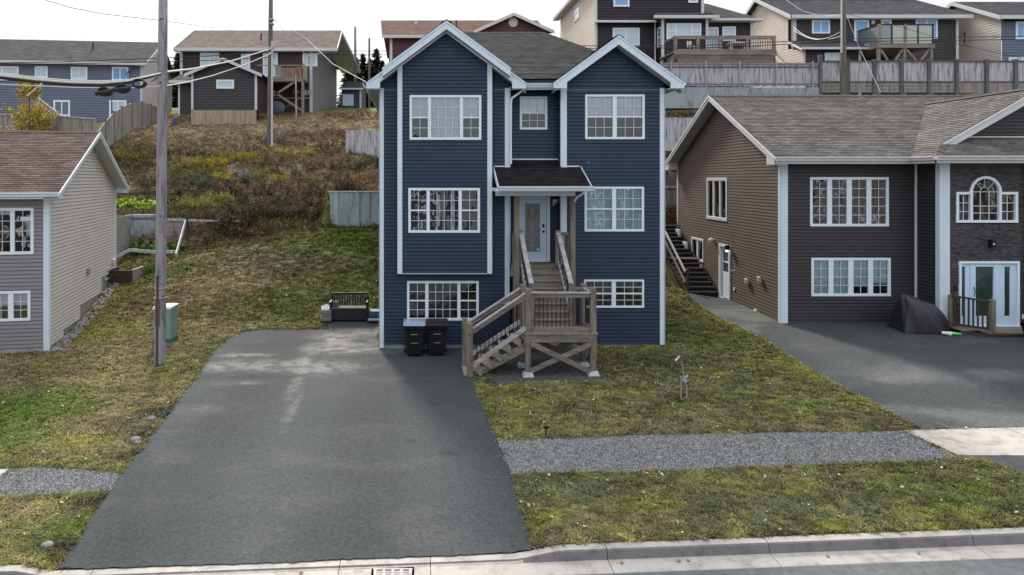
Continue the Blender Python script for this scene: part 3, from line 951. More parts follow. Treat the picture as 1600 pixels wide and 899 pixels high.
# mortar under the joints and the road
def rz(x, y): return gut(x) - .004 + np.clip((9.65 - y) * .02, 0, .07)
rc = lambda x, y: np.broadcast_to(np.array([.13, .14, .14]), x.shape + (3,)) * (.85 + .3 * fbm(x, y, 1))[..., None]
road = gridmesh('road', np.arange(-60, 61, 1.0), np.concatenate([[-2.2], np.arange(-1.5, 8, 1.0), [8.6, 9.2, 9.64]]), lambda x, y: np.where(y > 9.6, rz(x, kerby(x) - .51), rz(x, y)), rc, groundmat('road asphalt', 110, .45, .6))
road['kind'] = 'structure'
me = road.data
co = np.empty(len(me.vertices) * 3); me.vertices.foreach_get('co', co); co = co.reshape(-1, 3)
e = co[:, 1] > 9.6; co[e, 1] = kerby(co[e, 0]) - .501
me.vertices.foreach_set('co', co.ravel()); me.update()

# storm drain
gy1, gz0 = float(kerby(-.3)) - .19, float(gut(-.3))
t = thing('storm_drain_grate', (-.33, gy1 - .3, gz0), 'pale cast iron storm drain grate with short slots in the gutter at the driveway foot', 'drain grate')
mb = MB(); W_ = GX1 - GX0
ny, nxs = 7, 4
y1, y0 = gy1, gy1 - .52
bx = [GX0 + .03 + (W_ - .06) * k / nxs for k in range(nxs + 1)]
zt = gz0 + .012
mb.box(GX0, GX1, y1 - .03, y1, zt - .04, zt); mb.box(GX0, GX1, y0, y0 + .03, zt - .04, zt)
for x in bx: mb.box(x - .02, x + .02, y0 + .03, y1 - .03, zt - .04, zt)
mb.build('frame', 'galv', t)
iron = concrete('pale iron', (.42, .39, .38), False)
t.children[0].data.materials[0] = iron
for i in range(nxs):
    for k in range(1, ny + 1):
        y = y0 + .03 + (y1 - y0 - .06) * k / (ny + 1)
        MB().box(bx[i] + .02, bx[i + 1] - .02, y - .017, y + .017, zt - .035, zt - .001).build('bar', iron, t)
pb = MB(); pb.add([(GX0 - .02, y0, zt - .05), (GX1 + .02, y0, zt - .05), (GX1 + .02, y1, zt - .05), (GX0 - .02, y1, zt - .05), (GX0 - .02, y0, zt - .5), (GX1 + .02, y0, zt - .5), (GX1 + .02, y1, zt - .5), (GX0 - .02, y1, zt - .5)],
   [(4, 5, 6, 7), (0, 1, 5, 4), (1, 2, 6, 5), (2, 3, 7, 6), (3, 0, 4, 7)])
pb.build('pit', 'cable', t)
# ================================================================== BLUE HOUSE
BH = thing('blue_house', (3.25, 21, 0), 'tall dark blue three storey house with two white trimmed front gables and a raised porch', 'house')
YF = 21.0
wl = Wall((-1.10, YF), (2.85, YF)); wr = Wall((4.46, YF), (7.60, YF)); wc = Wall((2.85, 21.5), (4.46, 21.5)); wb = Wall((-.54, 20.7), (2.28, 20.7))
EZ = 8.05
ZB = .10
def gz_(cx, half, ez, pitch, x): return ez + (half - abs(x - cx)) * pitch
gl = (0.907, 2.41, .74); gr_ = (6.10, 1.96, .73)
# left wing
rW = wl.rect(636, 439, 748, 501)
lw = lambda x: EZ - .12 + (gl[1] - abs(x - gl[0])) * gl[2]
siding(wl, [(0, ZB), (3.95, ZB), (3.95, lw(2.85)), (gl[0] + 1.1, lw(gl[0])), (0, lw(-1.1))], [(rW[0] + .05, rW[1] - .05, rW[2] + .05, rW[3] - .05)], 'blue', BH)
# hole behind bump-out is simply covered; bump-out
rU = wb.rect(640, 149, 752, 219); rM = wb.rect(638, 294, 750, 364)
bz0, bW = 2.32, 2.82
inn = lambda r: (r[0] + .05, r[1] - .05, r[2] + .05, r[3] - .05)
siding(wb, [(0, bz0), (bW, bz0), (bW, lw(2.28)), (gl[0] + .54, lw(gl[0])), (0, lw(-.54))], [inn(rU), inn(rM)], 'blue', BH)
for xa in (-.54, 2.28):
    Wp = Wall((xa, 21.0), (xa, 20.7)) if xa < 0 else Wall((xa, 20.7), (xa, 21.0))
    siding(Wp, [(0, bz0), (.3, bz0), (.3, lw(xa)), (0, lw(xa))], [], 'blue', BH)
MB().box(-.53, 2.27, 20.71, 21, bz0 - .02, bz0).build('soffit', 'soffit', BH)
T = [(.0, .236, 2, 2, 2), (.285, .715, 4, 4, 0), (.764, 1, 2, 2, 2)]
window(BH, wb, rU, T, .075, [(0, .236, .48, 1, 'sheer'), (.285, .715, 0, 1, 'sheer'), (.764, 1, .48, 1, 'sheer')])
window(BH, wb, rM, T, .075, [(.62, .66, 0, 1, 'sheer'), (.40, .44, .1, .9, 'sheer')])
window(BH, wl, rW, T, .075)
# centre
rC = wc.rect(812, 151, 855, 203)
rD = wc.rect(809, 307, 859, 409)
siding(wc, [(0, 2.3), (1.61, 2.3), (1.61, 8.0), (0, 8.0)], [inn(rC), (rD[0] + .05, rD[1] - .05, 2.3, rD[3] - .05)], 'blue', BH)
window(BH, wc, rC, [(0, 1, 3, 2, 2)], .07, [(0, 1, .5, 1, 'sheer')])
Wside = Wall((4.46, 21.5), (4.46, 21.0)); siding(Wside, [(0, ZB), (.5, ZB), (.5, 8.0), (0, 8.0)], [], 'blue', BH)
Wside2 = Wall((2.85, 21.0), (2.85, 21.5)); siding(Wside2, [(0, ZB), (.5, ZB), (.5, 8.0), (0, 8.0)], [], 'blue', BH)
siding(wc, [(0, ZB), (1.61, ZB), (1.61, 2.3), (0, 2.3)], [], 'blue', BH)
# right wing
r1 = wr.rect(914, 148, 1007, 218); r2 = wr.rect(913, 292, 1006, 362); r3 = wr.rect(912, 437, 1006, 481)
rw = lambda x: EZ - .12 + (gr_[1] - abs(x - gr_[0])) * gr_[2]
siding(wr, [(0, ZB), (3.14, ZB), (3.14, rw(7.6)), (gr_[0] - 4.46, rw(gr_[0])), (0, rw(4.46))], [inn(r1), inn(r2), inn(r3)], 'blue', BH)
D2 = [(0, .46, 3, 2, 2), (.535, 1, 3, 2, 2)]
window(BH, wr, r1, D2, .07, [(0, .46, .5, 1, 'sheer'), (.535, 1, .5, 1, 'sheer')])
window(BH, wr, r2, D2, .07, [(0, .46, .0, 1, 'blind'), (.535, 1, .0, 1, 'blind')])
window(BH, wr, r3, D2, .06)
# side and back walls
Wr = Wall((7.60, 21.0), (7.60, 31.0)); siding(Wr, [(0, ZB), (10, ZB), (10, 8), (0, 8)], [], 'blue', BH)
Wl2 = Wall((-1.10, 31.0), (-1.10, 21.0)); siding(Wl2, [(0, ZB), (10, ZB), (10, 8), (0, 8)], [], 'blue', BH)
Wb2 = Wall((7.60, 31.0), (-1.10, 31.0)); siding(Wb2, [(0, ZB), (8.7, ZB), (8.7, 8), (0, 8)], [], 'blue', BH)
MB().box(-1.08, 7.58, 21.02, 30.98, -.6, ZB + .0).build('foundation', 'found', BH)
# corner boards
def cboard(mb, x0, x1, y, z0, z1, d=.03): mb.box(x0, x1, y - d, y + .02, z0, z1)
cb = MB()
cboard(cb, -1.12, -.985, YF, ZB - .12, EZ - .1); cboard(cb, 2.72, 2.87, YF, ZB + 1.2, EZ - .1); cboard(cb, 4.44, 4.62, YF, ZB + 2.0, EZ - .1); cboard(cb, 7.47, 7.62, YF, ZB - .03, EZ - .1)
cb.box(-1.13, -1.10, 20.97, 21.12, ZB - .12, EZ - .1); cb.box(7.60, 7.63, 20.97, 21.12, ZB, EZ - .1)
cb.box(2.872, 2.90, 21.0, 21.5, 2.6, 8.0); cb.box(4.43, 4.458, 20.99, 21.06, 2.6, 8.0)
cb.build('corner_board', 'trim', BH, bevel=.004)
cb = MB(); cboard(cb, -.56, -.415, 20.7, bz0 - .02, lw(-.48) - .02); cboard(cb, 2.155, 2.30, 20.7, bz0 - .02, lw(2.22) - .02); cb.box(-.56, 2.30, 20.69, 20.715, bz0 - .035, bz0 + .012)
cb.build('bay_trim', 'trim', BH, bevel=.004)
# roof
ov = .4
RX0, RX1, RY0, RY1 = -1.5, 8.02, 20.65, 31.4
rf = MB()
A, B_, C_, D_ = (RX0, RY0, EZ), (RX1, RY0, EZ), (RX1, RY1, EZ), (RX0, RY1, EZ)
Ra, Rb = (1.65, 26.0, 10.72), (4.85, 26.0, 10.72)
A2, B2 = (RX0 + .225, 21.03, EZ + .19), (RX1 - .225, 21.03, EZ + .19)
for pl in ([A2, B2, Rb, Ra], [(RX1, 21.03, EZ), C_, Rb, B2], [C_, D_, Ra, Rb], [D_, (RX0, 21.03, EZ), A2, Ra]): roofplane(rf, pl)
roofplane(rf, [(3.05, 20.91, EZ + .03), (4.4, 20.91, EZ + .03), (4.75, 21.6, EZ + .50), (2.7, 21.6, EZ + .50)])
rf.build('roof', 'shc', BH)
MB().box(RX0 + .02, RX1 - .02, 21.0, RY1 - .02, EZ - .16, EZ - .14).build('soffit', 'soffit', BH)
def gable_roof(cx, half, pitch, y0, y1, name='gable_roof', x0=None, x1=None):
    top = EZ + half * pitch + .02
    m = MB(); e = EZ + .02
    roofplane(m, [(cx - half, y0, e), (cx, y0, top), (cx, y1, top), (cx - half, y0 + .2, e)])
    roofplane(m, [(cx + half, y0, e), (cx + half, y0 + .2, e), (cx, y1, top), (cx, y0, top)])
    return m.build(name, 'shc', BH)
gable_roof(*gl, 20.64, 24.9); gable_roof(*gr_, 20.60, 24.2)
# forward part of the left gable over the bay
m = MB(); e2 = EZ + .04; hh = 1.90
zz = EZ + gl[1] * gl[2]
for sg in (-1, 1):
    roofplane(m, [(gl[0] + sg * hh, 20.33, zz - hh * gl[2] + .05), (gl[0], 20.33, zz + .05), (gl[0], 20.7, zz + .05), (gl[0] + sg * hh, 20.7, zz - hh * gl[2] + .05)])
m.build('gable_roof', 'shc', BH)
def rake(cx, half, pitch, y, th=.27, drop=0.0, name='rake_board', ret=None, top=None):
    """front boards of a gable; ret = wall edge x offset for the boxed return"""
    z0 = (EZ if top is None else top) - drop
    apex = z0 + half * pitch
    for sg in (-1, 1):
        m = MB()
        board(m, [(cx, apex), (cx, apex - th), (cx + sg * half, z0 - th), (cx + sg * half, z0)] if not ret else
                 [(cx, apex), (cx, apex - th), (cx + sg * (half - ret), z0 + ret * pitch - th), (cx + sg * (half - ret), EZ - .16), (cx + sg * half, EZ - .16), (cx + sg * half, z0)], y, y + .035)
        m.build(name, 'trim', BH)
        m = MB(); board(m, [(cx, apex + .004), (cx, apex - .055), (cx + sg * (half + .01), z0 - .055), (cx + sg * (half + .01), z0 + .004)], y - .02, y - .001)
        m.build('rake_trim', 'trim', BH)
        m = MB(); board(m, [(cx, apex - th + .02), (cx, apex - th - .0), (cx + sg * half, z0 - th), (cx + sg * half, z0 - th + .02)], y + .035, 21.0)
        m.build('soffit', 'soffit', BH)
rake(*gl, 20.63, ret=.42); rake(*gr_, 20.59, ret=.40)
zt_ = EZ + gl[1] * gl[2]
m_top = zt_ - hh * gl[2]
rake(gl[0], hh, gl[2], 20.32, top=m_top + .03, th=.25)
# boxed eaves at the tips and gutters
m = MB(); m.box(-1.49, -1.08, 20.66, 21.0, EZ - .18, EZ - .16); m.box(7.6, 8.05, 20.62, 21.0, EZ - .18, EZ - .16); m.build('soffit', 'soffit', BH)
def gutter(mb, p, q, h=.12, w=.11):
    """K-shaped gutter from p to q (p,q at top back edge), front towards the right hand side of travel"""
    p, q = Vector(p), Vector(q); d = (q - p).normalized(); n = Vector((d.y, -d.x, 0))
    prof = [(0, 0), (0, -h), (w * .62, -h), (w * .72, -h * .55), (w, -h * .3), (w, 0), (w * .88, 0), (w * .85, -h * .25), (w * .6, -h * .5), (w * .52, -h * .9), (.01, -h * .9), (.01, 0)]
    k = len(prof); vs = [tuple(p + n * a + Vector((0, 0, b))) for a, b in prof] + [tuple(q + n * a + Vector((0, 0, b))) for a, b in prof]
    mb.add(vs, [(i, (i + 1) % k, k + (i + 1) % k, k + i) for i in range(k)] + [tuple(range(k))[::-1], tuple(range(k, 2 * k))])
    return mb
m = MB(); gutter(m, (3.28, 20.92, EZ + .02), (4.20, 20.92, EZ + .02)); m.box(3.28, 4.2, 20.93, 20.96, EZ - .14, EZ + .0)
m.box(2.87, 4.44, 20.95, 21.49, EZ - .16, EZ - .14)
m.build('gutter', 'trim', BH)
m = MB(); gutter(m, (8.02, 20.62, EZ), (8.02, 31.4, EZ)); gutter(m, (-1.5, 31.4, EZ), (-1.5, 20.66, EZ)); m.build('gutter', 'trim', BH)
m = MB(); m.tube([(3.30, 20.88, EZ - .10), (3.24, 20.88, EZ - .2), (2.93, 20.92, EZ - .42), (2.90, 20.94, EZ - .55), (2.90, 20.94, 5.62)], .035, 6); m.build('downspout', 'frame', BH)
# ridge caps
m = MB()
def ridgecap(mb, p, q, w=.16):
    p, q = Vector(p), Vector(q); L = (q - p).length; k = max(2, int(L / .3)); d = (q - p) / k
    n = Vector((d.y, -d.x, 0)).normalized() * w; nd = Vector((0, 0, -w * .55))
    for i in range(k):
        a = p + d * i; b = p + d * (i + 1.05); u = Vector((0, 0, .035)); l = Vector((0, 0, .018))
        mb.face([a + n + nd + u, a + u, b + l, b + n + nd + l], [(0, 0), (.15, 0), (.15, .3), (0, .3)]); mb.face([a + u, a - n + nd + u, b - n + nd + l, b + l], [(0, 0), (.15, 0), (.15, .3), (0, .3)])
ridgecap(m, Ra, Rb); ridgecap(m, Rb, B2); ridgecap(m, (gl[0], 20.33, zt_ + .04), (gl[0], 24.6, zt_ + .04)); ridgecap(m, (gr_[0], 20.6, EZ + gr_[1] * gr_[2]), (gr_[0], 23.6, EZ + gr_[1] * gr_[2]))
m.build('ridge_cap', 'shc', BH)
# porch roof
m = MB(); PX0, PX1 = 2.36, 5.06
roofplane(m, [(PX0 + .02, 19.7, 4.93), (PX1 - .02, 19.7, 4.93), (PX1 - .02, 21.0, 5.52), (PX0 + .02, 21.0, 5.52)])
roofplane(m, [(2.86, 21.0, 5.525), (4.45, 21.0, 5.525), (4.45, 21.5, 5.75), (2.86, 21.5, 5.75)])
m.build('porch_roof', 'shp', BH)
m = MB(); m.box(2.3, PX0 + .015, 19.7, 21, 4.80, 4.9); board(m, [(PX0, 4.8), (PX0, 4.93), (PX0 + .02, 4.93), (PX0 + .02, 4.8)], 19.68, 19.7)
for x in (PX0, PX1 - .02):
    m.prism([(x, 19.7, 4.80), (x, 19.7, 4.965), (x, 21.0, 5.56), (x, 21.0, 5.38)], (.025, 0, 0))
m.box(PX0, PX1, 19.69, 19.72, 4.80, 4.94); gutter(m, (PX0, 19.69, 4.95), (PX1 + .05, 19.69, 4.95))
m.box(2.37, 4.62 + .1, 20.3, 20.42, 4.66, 4.80)
m.prism([(2.4, 20.98, 5.53), (2.86, 20.98, 5.53), (2.86, 20.96, 5.57), (2.4, 20.96, 5.57)], (0, .02, .0)); m.box(2.40, 2.88, 20.955, 20.99, 5.53, 5.57); m.box(4.44, 5.0, 20.955, 20.99, 5.53, 5.57); m.box(2.86, 4.45, 21.455, 21.485, 5.76, 5.80)
m.build('porch_fascia', 'trim', BH)
MB().box(PX0 + .03, PX1 - .03, 19.72, 21.0, 4.80, 4.82).build('porch_ceiling', 'soffit', BH)
m = MB(); m.tube([(4.86, 19.66, 4.83), (4.84, 19.72, 4.76), (4.72, 20.1, 4.62), (4.69, 20.24, 4.5)], .035, 6); m.build('downspout', 'frame', BH)
# entry door
m = MB(); a0, a1, z0, z1 = rD
m.wbox(wc, a0, a0 + .09, z0, z1, -.06, .04); m.wbox(wc, a1 - .09, a1, z0, z1, -.06, .04); m.wbox(wc, a0 + .09, a1 - .09, z1 - .09, z1, -.06, .04); m.wbox(wc, a0 + .09, a1 - .09, z0, z0 + .05, -.08, .07)
dr = m.build('door', 'frame', BH); dr['label'] = 'pale blue white front door with leaded glass'
m = MB(); d0, d1, y0_, y1_ = a0 + .1, a1 - .1, z0 + .05, z1 - .1; g0, g1, h0, h1 = d0 + .13, d1 - .2, y0_ + .26, y1_ - .12
m.wbox(wc, d0, g0, y0_, y1_, -.05, -.01); m.wbox(wc, g1, d1, y0_, y1_, -.05, -.01); m.wbox(wc, g0, g1, y0_, h0, -.05, -.01); m.wbox(wc, g0, g1, h1, y1_, -.05, -.01)
for (qa, qb, qc, qd) in ((g0 - .03, g1 + .03, h0 - .03, h0), (g0 - .03, g1 + .03, h1, h1 + .03), (g0 - .03, g0, h0, h1), (g1, g1 + .03, h0, h1)): m.wbox(wc, qa, qb, qc, qd, -.03, .0)
m.build('door_leaf', paint('door paint', (.55, .70, .86), .4, .03), dr)
m = MB(); m.face([wc.p(g0, h0, -.03), wc.p(g1, h0, -.03), wc.p(g1, h1, -.03), wc.p(g0, h1, -.03)]); m.build('pane', plain('leaded glass', (.16, .17, .17), .15, spec=.8), dr)
m = MB(); gw = g1 - g0; gh = h1 - h0
for f in (.14, .28, .72, .86): m.wbox(wc, g0 + gw * f - .003, g0 + gw * f + .003, h0, h1, -.03, -.022)
for f in (.08, .2, .42, .64, .8): m.wbox(wc, g0, g1, h0 + gh * f - .003, h0 + gh * f + .003, -.03, -.0215)
arc = [wc.p(g0 + gw * .5 + math.cos(t) * gw * .26, h0 + gh * .82 + math.sin(t) * gw * .42, -.024) for t in np.linspace(0, math.pi * 2, 17)]
m.tube(arc, .006, 4); m.build('leading', plain('lead', (.03, .03, .03), .5), dr)
m = MB(); m.wbox(wc, d1 - .13, d1 - .07, y0_ + 1.02, y0_ + 1.13, -.01, .02); m.build('lock', 'metal', dr); m = MB(); m.wbox(wc, d1 - .13, d1 - .07, y0_ + .86, y0_ + .92, -.01, .05); m.build('handle', 'metal', dr)
MB().wbox(wc, g1 - .1, g1 - .02, h0 + .04, h0 + .1, -.022, -.02).build('sticker', 'white', dr)
# lantern beside the door
m = MB(); a, z = wc.uv(868, 318); m.wbox(wc, a - .09, a + .07, z - .08, z + .12, .012, .03); m.build('lamp_plate', 'white', BH)
m = MB(); c = wc.p(a + .01, z - .03, .1); m.tube([wc.p(a + .01, z + .04, .03), wc.p(a + .01, z + .06, .1), c], .012, 6); m.box(c.x - .06, c.x + .06, c.y - .06, c.y + .06, c.z - .16, c.z + .0); m.prism([(c.x - .08, c.y - .08, c.z), (c.x + .08, c.y - .08, c.z), (c.x + .08, c.y + .08, c.z), (c.x - .08, c.y + .08, c.z)], (0, 0, .03)); m.build('wall_lantern', 'metal', BH)
# faint scratches on the siding
for (u, v, w_) in ((898, 244, .09), (914, 251, .12), (918, 254, .06), (866, 243, .1)):
    a, z = wr.uv(u, v)
    if a > 0: MB().wbox(wr, a, a + w_, z, z + .012, .012, .016).build('scuff_mark', 'trim', BH)

# ================================================================== ENTRANCE STAIRS
ST = thing('entrance_stairs', (3.8, 18.7, -.12), 'weathered wooden entrance stairs with a square landing and black balusters at the blue house door', 'stairs')
LX0, LX1, LY0, LY1, LZ = 2.92, 4.80, 18.25, 19.15, 1.06
def post(x, y, z0, z1, w=.14, mat='wz', nm='post'): return MB().box(x - w / 2, x + w / 2, y - w / 2, y + w / 2, z0, z1).build(nm, mat, ST, bevel=.008)
gnd = lambda x, y: hz(x, y)
for (x, y, zt2) in ((LX0 + .07, LY0 + .05, 2.24), (LX1 - .07, LY0 + .05, 2.24), (LX0 + .07, LY1 - .02, 2.22), (LX1 - .12, LY1 - .02, 2.24)):
    post(x, y, gnd(x, y) + .12, zt2, .15)
    MB().add([(x - .17, y - .17, gnd(x, y) - .05), (x + .17, y - .17, gnd(x, y) - .05), (x + .17, y + .17, gnd(x, y) - .05), (x - .17, y + .17, gnd(x, y) - .05), (x - .11, y - .11, gnd(x, y) + .13), (x + .11, y - .11, gnd(x, y) + .13), (x + .11, y + .11, gnd(x, y) + .13), (x - .11, y + .11, gnd(x, y) + .13)],
              [(3, 2, 1, 0), (4, 5, 6, 7), (0, 1, 5, 4), (1, 2, 6, 5), (2, 3, 7, 6), (3, 0, 4, 7)]).build('footing', concrete('footing concrete', (.45, .48, .48), False), ST, bevel=.01)
# landing deck: diagonal boards clipped to the square
n = 0
def clip2(poly, f):
    out = []
    for i in range(len(poly)):
        a, b = poly[i], poly[(i + 1) % len(poly)]; fa, fb = f(a), f(b)
        if fa >= 0: out.append(a)
        if (fa >= 0) != (fb >= 0):
            t = fa / (fa - fb); out.append((a[0] + (b[0] - a[0]) * t, a[1] + (b[1] - a[1]) * t))
    return out
c0 = LX0 - 1.2
while c0 < LX1 + .3:
    pl = [(LX0 - .04, LY0 - .05), (LX1 + .04, LY0 - .05), (LX1 + .04, LY1 + .02), (LX0 - .04, LY1 + .02)]
    pl = clip2(pl, lambda p: (p[0] - (p[1] - LY0)) - c0); pl = clip2(pl, lambda p: (c0 + .19) - (p[0] - (p[1] - LY0)))
    if len(pl) > 2:
        MB().prism([(x, y, LZ - .035) for x, y in pl], (0, 0, .035 - R.random() * .003)).build('deck_board', 'wy', ST)
    c0 += .2
for (a, b) in (((LX0, LY0), (LX1, LY0)), ((LX0, LY1), (LX1, LY1))):
    MB().box(a[0] - .01, b[0] + .01, a[1] - .03, a[1] + .01, LZ - .25, LZ - .037).build('rim_joist', 'wx', ST, bevel=.005)
for x in (LX0, LX1):
    MB().box(x - .02, x + .02, LY0 + .012, LY1 - .032, LZ - .25, LZ - .037).build('rim_joist', 'wy', ST)
for (p, q, y) in (((LX0 + .15, LZ - .28), (LX1 - .12, .02), LY0 - .045), ((LX0 + .14, .05), (LX1 - .1, LZ - .28), LY0 - .005), ((LX0 + .15, LZ - .28), (LX1 - .12, .05), LY1 + .05), ((LX0 + .14, .05), (LX1 - .1, LZ - .3), LY1 + .0)):
    MB().beam((p[0], y, p[1]), (q[0], y, q[1]), .035, .13).build('brace', 'wx', ST, bevel=.004)
for x in (LX1 - .02,):
    MB().beam((x + .05, LY0 + .1, LZ - .3), (x + .02, LY1, .1), .035, .12).build('brace', 'wy', ST)
# railings
def rail(p, q, mat='wrail', w=.09, h=.05, nm='handrail'): return MB().beam(p, q, w, h).build(nm, mat, ST, bevel=.006)
def balusters(p0, p1, q0, q1, k, nm='baluster', mat='metal', r=.011):
    """k rods between the line p0-p1 (bottom) and q0-q1 (top)"""
    for i in range(1, k + 1):
        f = i / (k + 1)
        a = Vector(p0).lerp(Vector(p1), f); b = Vector(q0).lerp(Vector(q1), f)
        MB().tube([a, b], r, 5).build(nm, mat, ST)
RT = LZ + 1.06
ya = LY0 + .05
rail((LX0 + .14, ya, RT), (LX1 - .14, ya, RT), 'wrail', .10, .05); rail((LX0 + .14, ya, RT - .08), (LX1 - .14, ya, RT - .08), 'wx', .04, .11, 'rail_board')
rail((LX0 + .14, ya, LZ + .09), (LX1 - .14, ya, LZ + .09), 'wx', .05, .10, 'bottom_rail')
balusters((LX0 + .14, ya, LZ + .12), (LX1 - .14, ya, LZ + .12), (LX0 + .14, ya, RT - .1), (LX1 - .14, ya, RT - .1), 13)
xa = LX1 - .1
rail((xa + .02, ya + .08, RT), (xa - .02, LY1 - .1, RT), 'wraily', .09, .05); rail((xa + .02, ya + .08, LZ + .09), (xa - .02, LY1 - .1, LZ + .09), 'wy', .05, .09, 'bottom_rail')
balusters((xa + .02, ya + .08, LZ + .12), (xa - .02, LY1 - .1, LZ + .12), (xa + .02, ya + .08, RT - .05), (xa - .02, LY1 - .1, RT - .05), 6)
# back rail between stair newel and right back post
NBX0, NBX1 = 3.23, 4.33
rail((NBX1 + .07, LY1 - .03, RT - .02), (LX1 - .19, LY1 - .03, RT - .02), 'wx', .05, .09)
balusters((NBX1 + .07, LY1 - .03, LZ + .06), (LX1 - .19, LY1 - .03, LZ + .06), (NBX1 + .07, LY1 - .03, RT - .06), (LX1 - .19, LY1 - .03, RT - .06), 2)
# lower flight, going left
FX, NR = 1.42, 6
gx, g0z = FX, gnd(1.45, 18.7)
rise = (LZ - g0z) / NR; run = (LX0 - FX - .04) / (NR - .4)
for y in (LY0 + .045, LY1 - .06):
    st = MB()
    st.prism([(LX0 - .01, y, LZ - .27), (LX0 - .01, y, LZ - .52), (FX + .26, y, g0z + .0), (FX - .04, y, g0z), (FX - .04, y, g0z + .05)], (0, .045, 0))
    st.build('stringer', 'wx', ST, bevel=.004)
for i in range(1, NR):
    x1 = LX0 - run * (i - .55); x0 = x1 - run - .02; z = LZ - rise * i
    MB().box(x0, x1, LY0 - .02, LY1 + .0, z - .035, z).build('tread', 'wy', ST, bevel=.004)
    MB().prism([(x1 - .01, LY0 - .015, z - .036), (x1 - .01, LY0 - .015, z - .19), (x0 + .04, LY0 - .015, z - .036)], (0, .05, 0)).build('tread_bracket', 'wy', ST)
MB().box(FX - .14, FX + .10, LY0 - .02, LY1, g0z + .02, g0z + .06).build('tread', 'wy', ST)
for y, zt2 in ((LY0 + .0, 1.30), (LY1 - .02, 1.27)):
    post(FX + .02 if y < 18.5 else FX - .06, y, g0z, zt2 + .02, .14, nm='newel_post')
    xa0 = FX + .09 if y < 18.5 else FX + .01
    p = (xa0, y, zt2 - .12); q = (LX0 + .0, y, RT - .0)
    rail(p, q, 'wrail', .13, .045); rail((p[0], y, p[2] - .085), (q[0], y, q[2] - .085), 'wx', .045, .12, 'rail_board')
    b0 = (xa0, y, g0z + .30); b1 = (LX0, y, LZ + .13)
    rail(b0, b1, 'wrail', .045, .12, 'bottom_rail')
    balusters(b0, b1, (p[0], y, p[2] - .1), (q[0], y, q[2] - .1), 12)
# upper flight
UX0, UX1, PZ = 3.20, 4.36, 2.55
NU = 8; UY0, UY1 = 19.08, 20.5
ri = (PZ - LZ) / NU; ru = (UY1 - UY0) / (NU - 1)
for i in range(NU):
    y = UY0 + ru * i; z = LZ + ri * (i + 1)
    MB().box(UX0, UX1, y + .02, y + .045, z - ri, z - .037).build('riser', 'wx', ST)
    if i < NU - 1:
        MB().box(UX0 - .01, UX1 + .01, y - .02, y + ru + .02, z - .036, z).build('tread', 'wx', ST, bevel=.005)
for x in (UX0 - .06, UX1 + .02):
    MB().prism([(x, UY0, LZ), (x, UY1, PZ - .04), (x, UY1, PZ - .4), (x, UY0 + .3, LZ)], (.04, 0, 0)).build('stringer', 'wy', ST)
for i in range(9):
    y = 20.5 + i * .115
    MB().box(2.90, 4.74, y - (.03 if i == 0 else 0), y + .108, PZ - .035, PZ - R.random() * .003).build('deck_board', 'wx', ST)
MB().box(2.90, 4.74, 20.50, 20.53, PZ - .25, PZ - .037).build('rim_joist', 'wx', ST)
for x in (2.92, 4.72): MB().box(x - .02, x + .02, 20.532, 21.0, PZ - .25, PZ - .037).build('rim_joist', 'wy', ST)
for x in (3.0, 4.66):
    MB().box(x - .075, x + .075, 20.32, 20.47, gnd(x, 20.4), 4.80).build('porch_post', 'wz', ST, bevel=.008)
for i in range(5):
    x = 2.90 + i * .098; MB().box(x + .0, x + .09, 20.475, 20.498, gnd(3, 20.4), PZ - .26).build('skirt_board', 'wz', ST)
MB().box(2.82, 3.25, 20.44, 20.475, PZ - .3, PZ - .1).build('rim_board', 'wx', ST)
for x0, x1, xs_ in ((3.13, NBX0, -1), (4.24, NBX1 + .02, 1)):
    post(x0, 20.47, PZ, 3.63, .14, nm='newel_post'); post(x1, LY1 + .0, LZ, 2.25, .14, nm='newel_post')
    p, q = (x0, 20.42, 3.55), (x1, LY1 + .02, 2.22)
    rail(p, q, 'wraily', .13, .05); rail((p[0] - .03 * xs_, p[1], p[2] - .1), (q[0] - .03 * xs_, q[1], q[2] - .1), 'wdark', .04, .12, 'rail_board')
    b0, b1 = (x0, 20.4, PZ + .15), (x1, LY1 + .04, LZ + .25)
    rail(b0, b1, 'wraily', .045, .09, 'bottom_rail')
    balusters(b0, b1, (p[0], p[1], p[2] - .1), (q[0], q[1], q[2] - .1), 9)
    post(3.0 if xs_ < 0 else 4.62, 20.9, PZ, 3.5, .12)
    MB().beam((x0 - .07 * 0, 20.5, 3.5), (3.0 if xs_ < 0 else 4.62, 20.88, 3.5), .06, .09).build('side_rail', 'wy', ST)

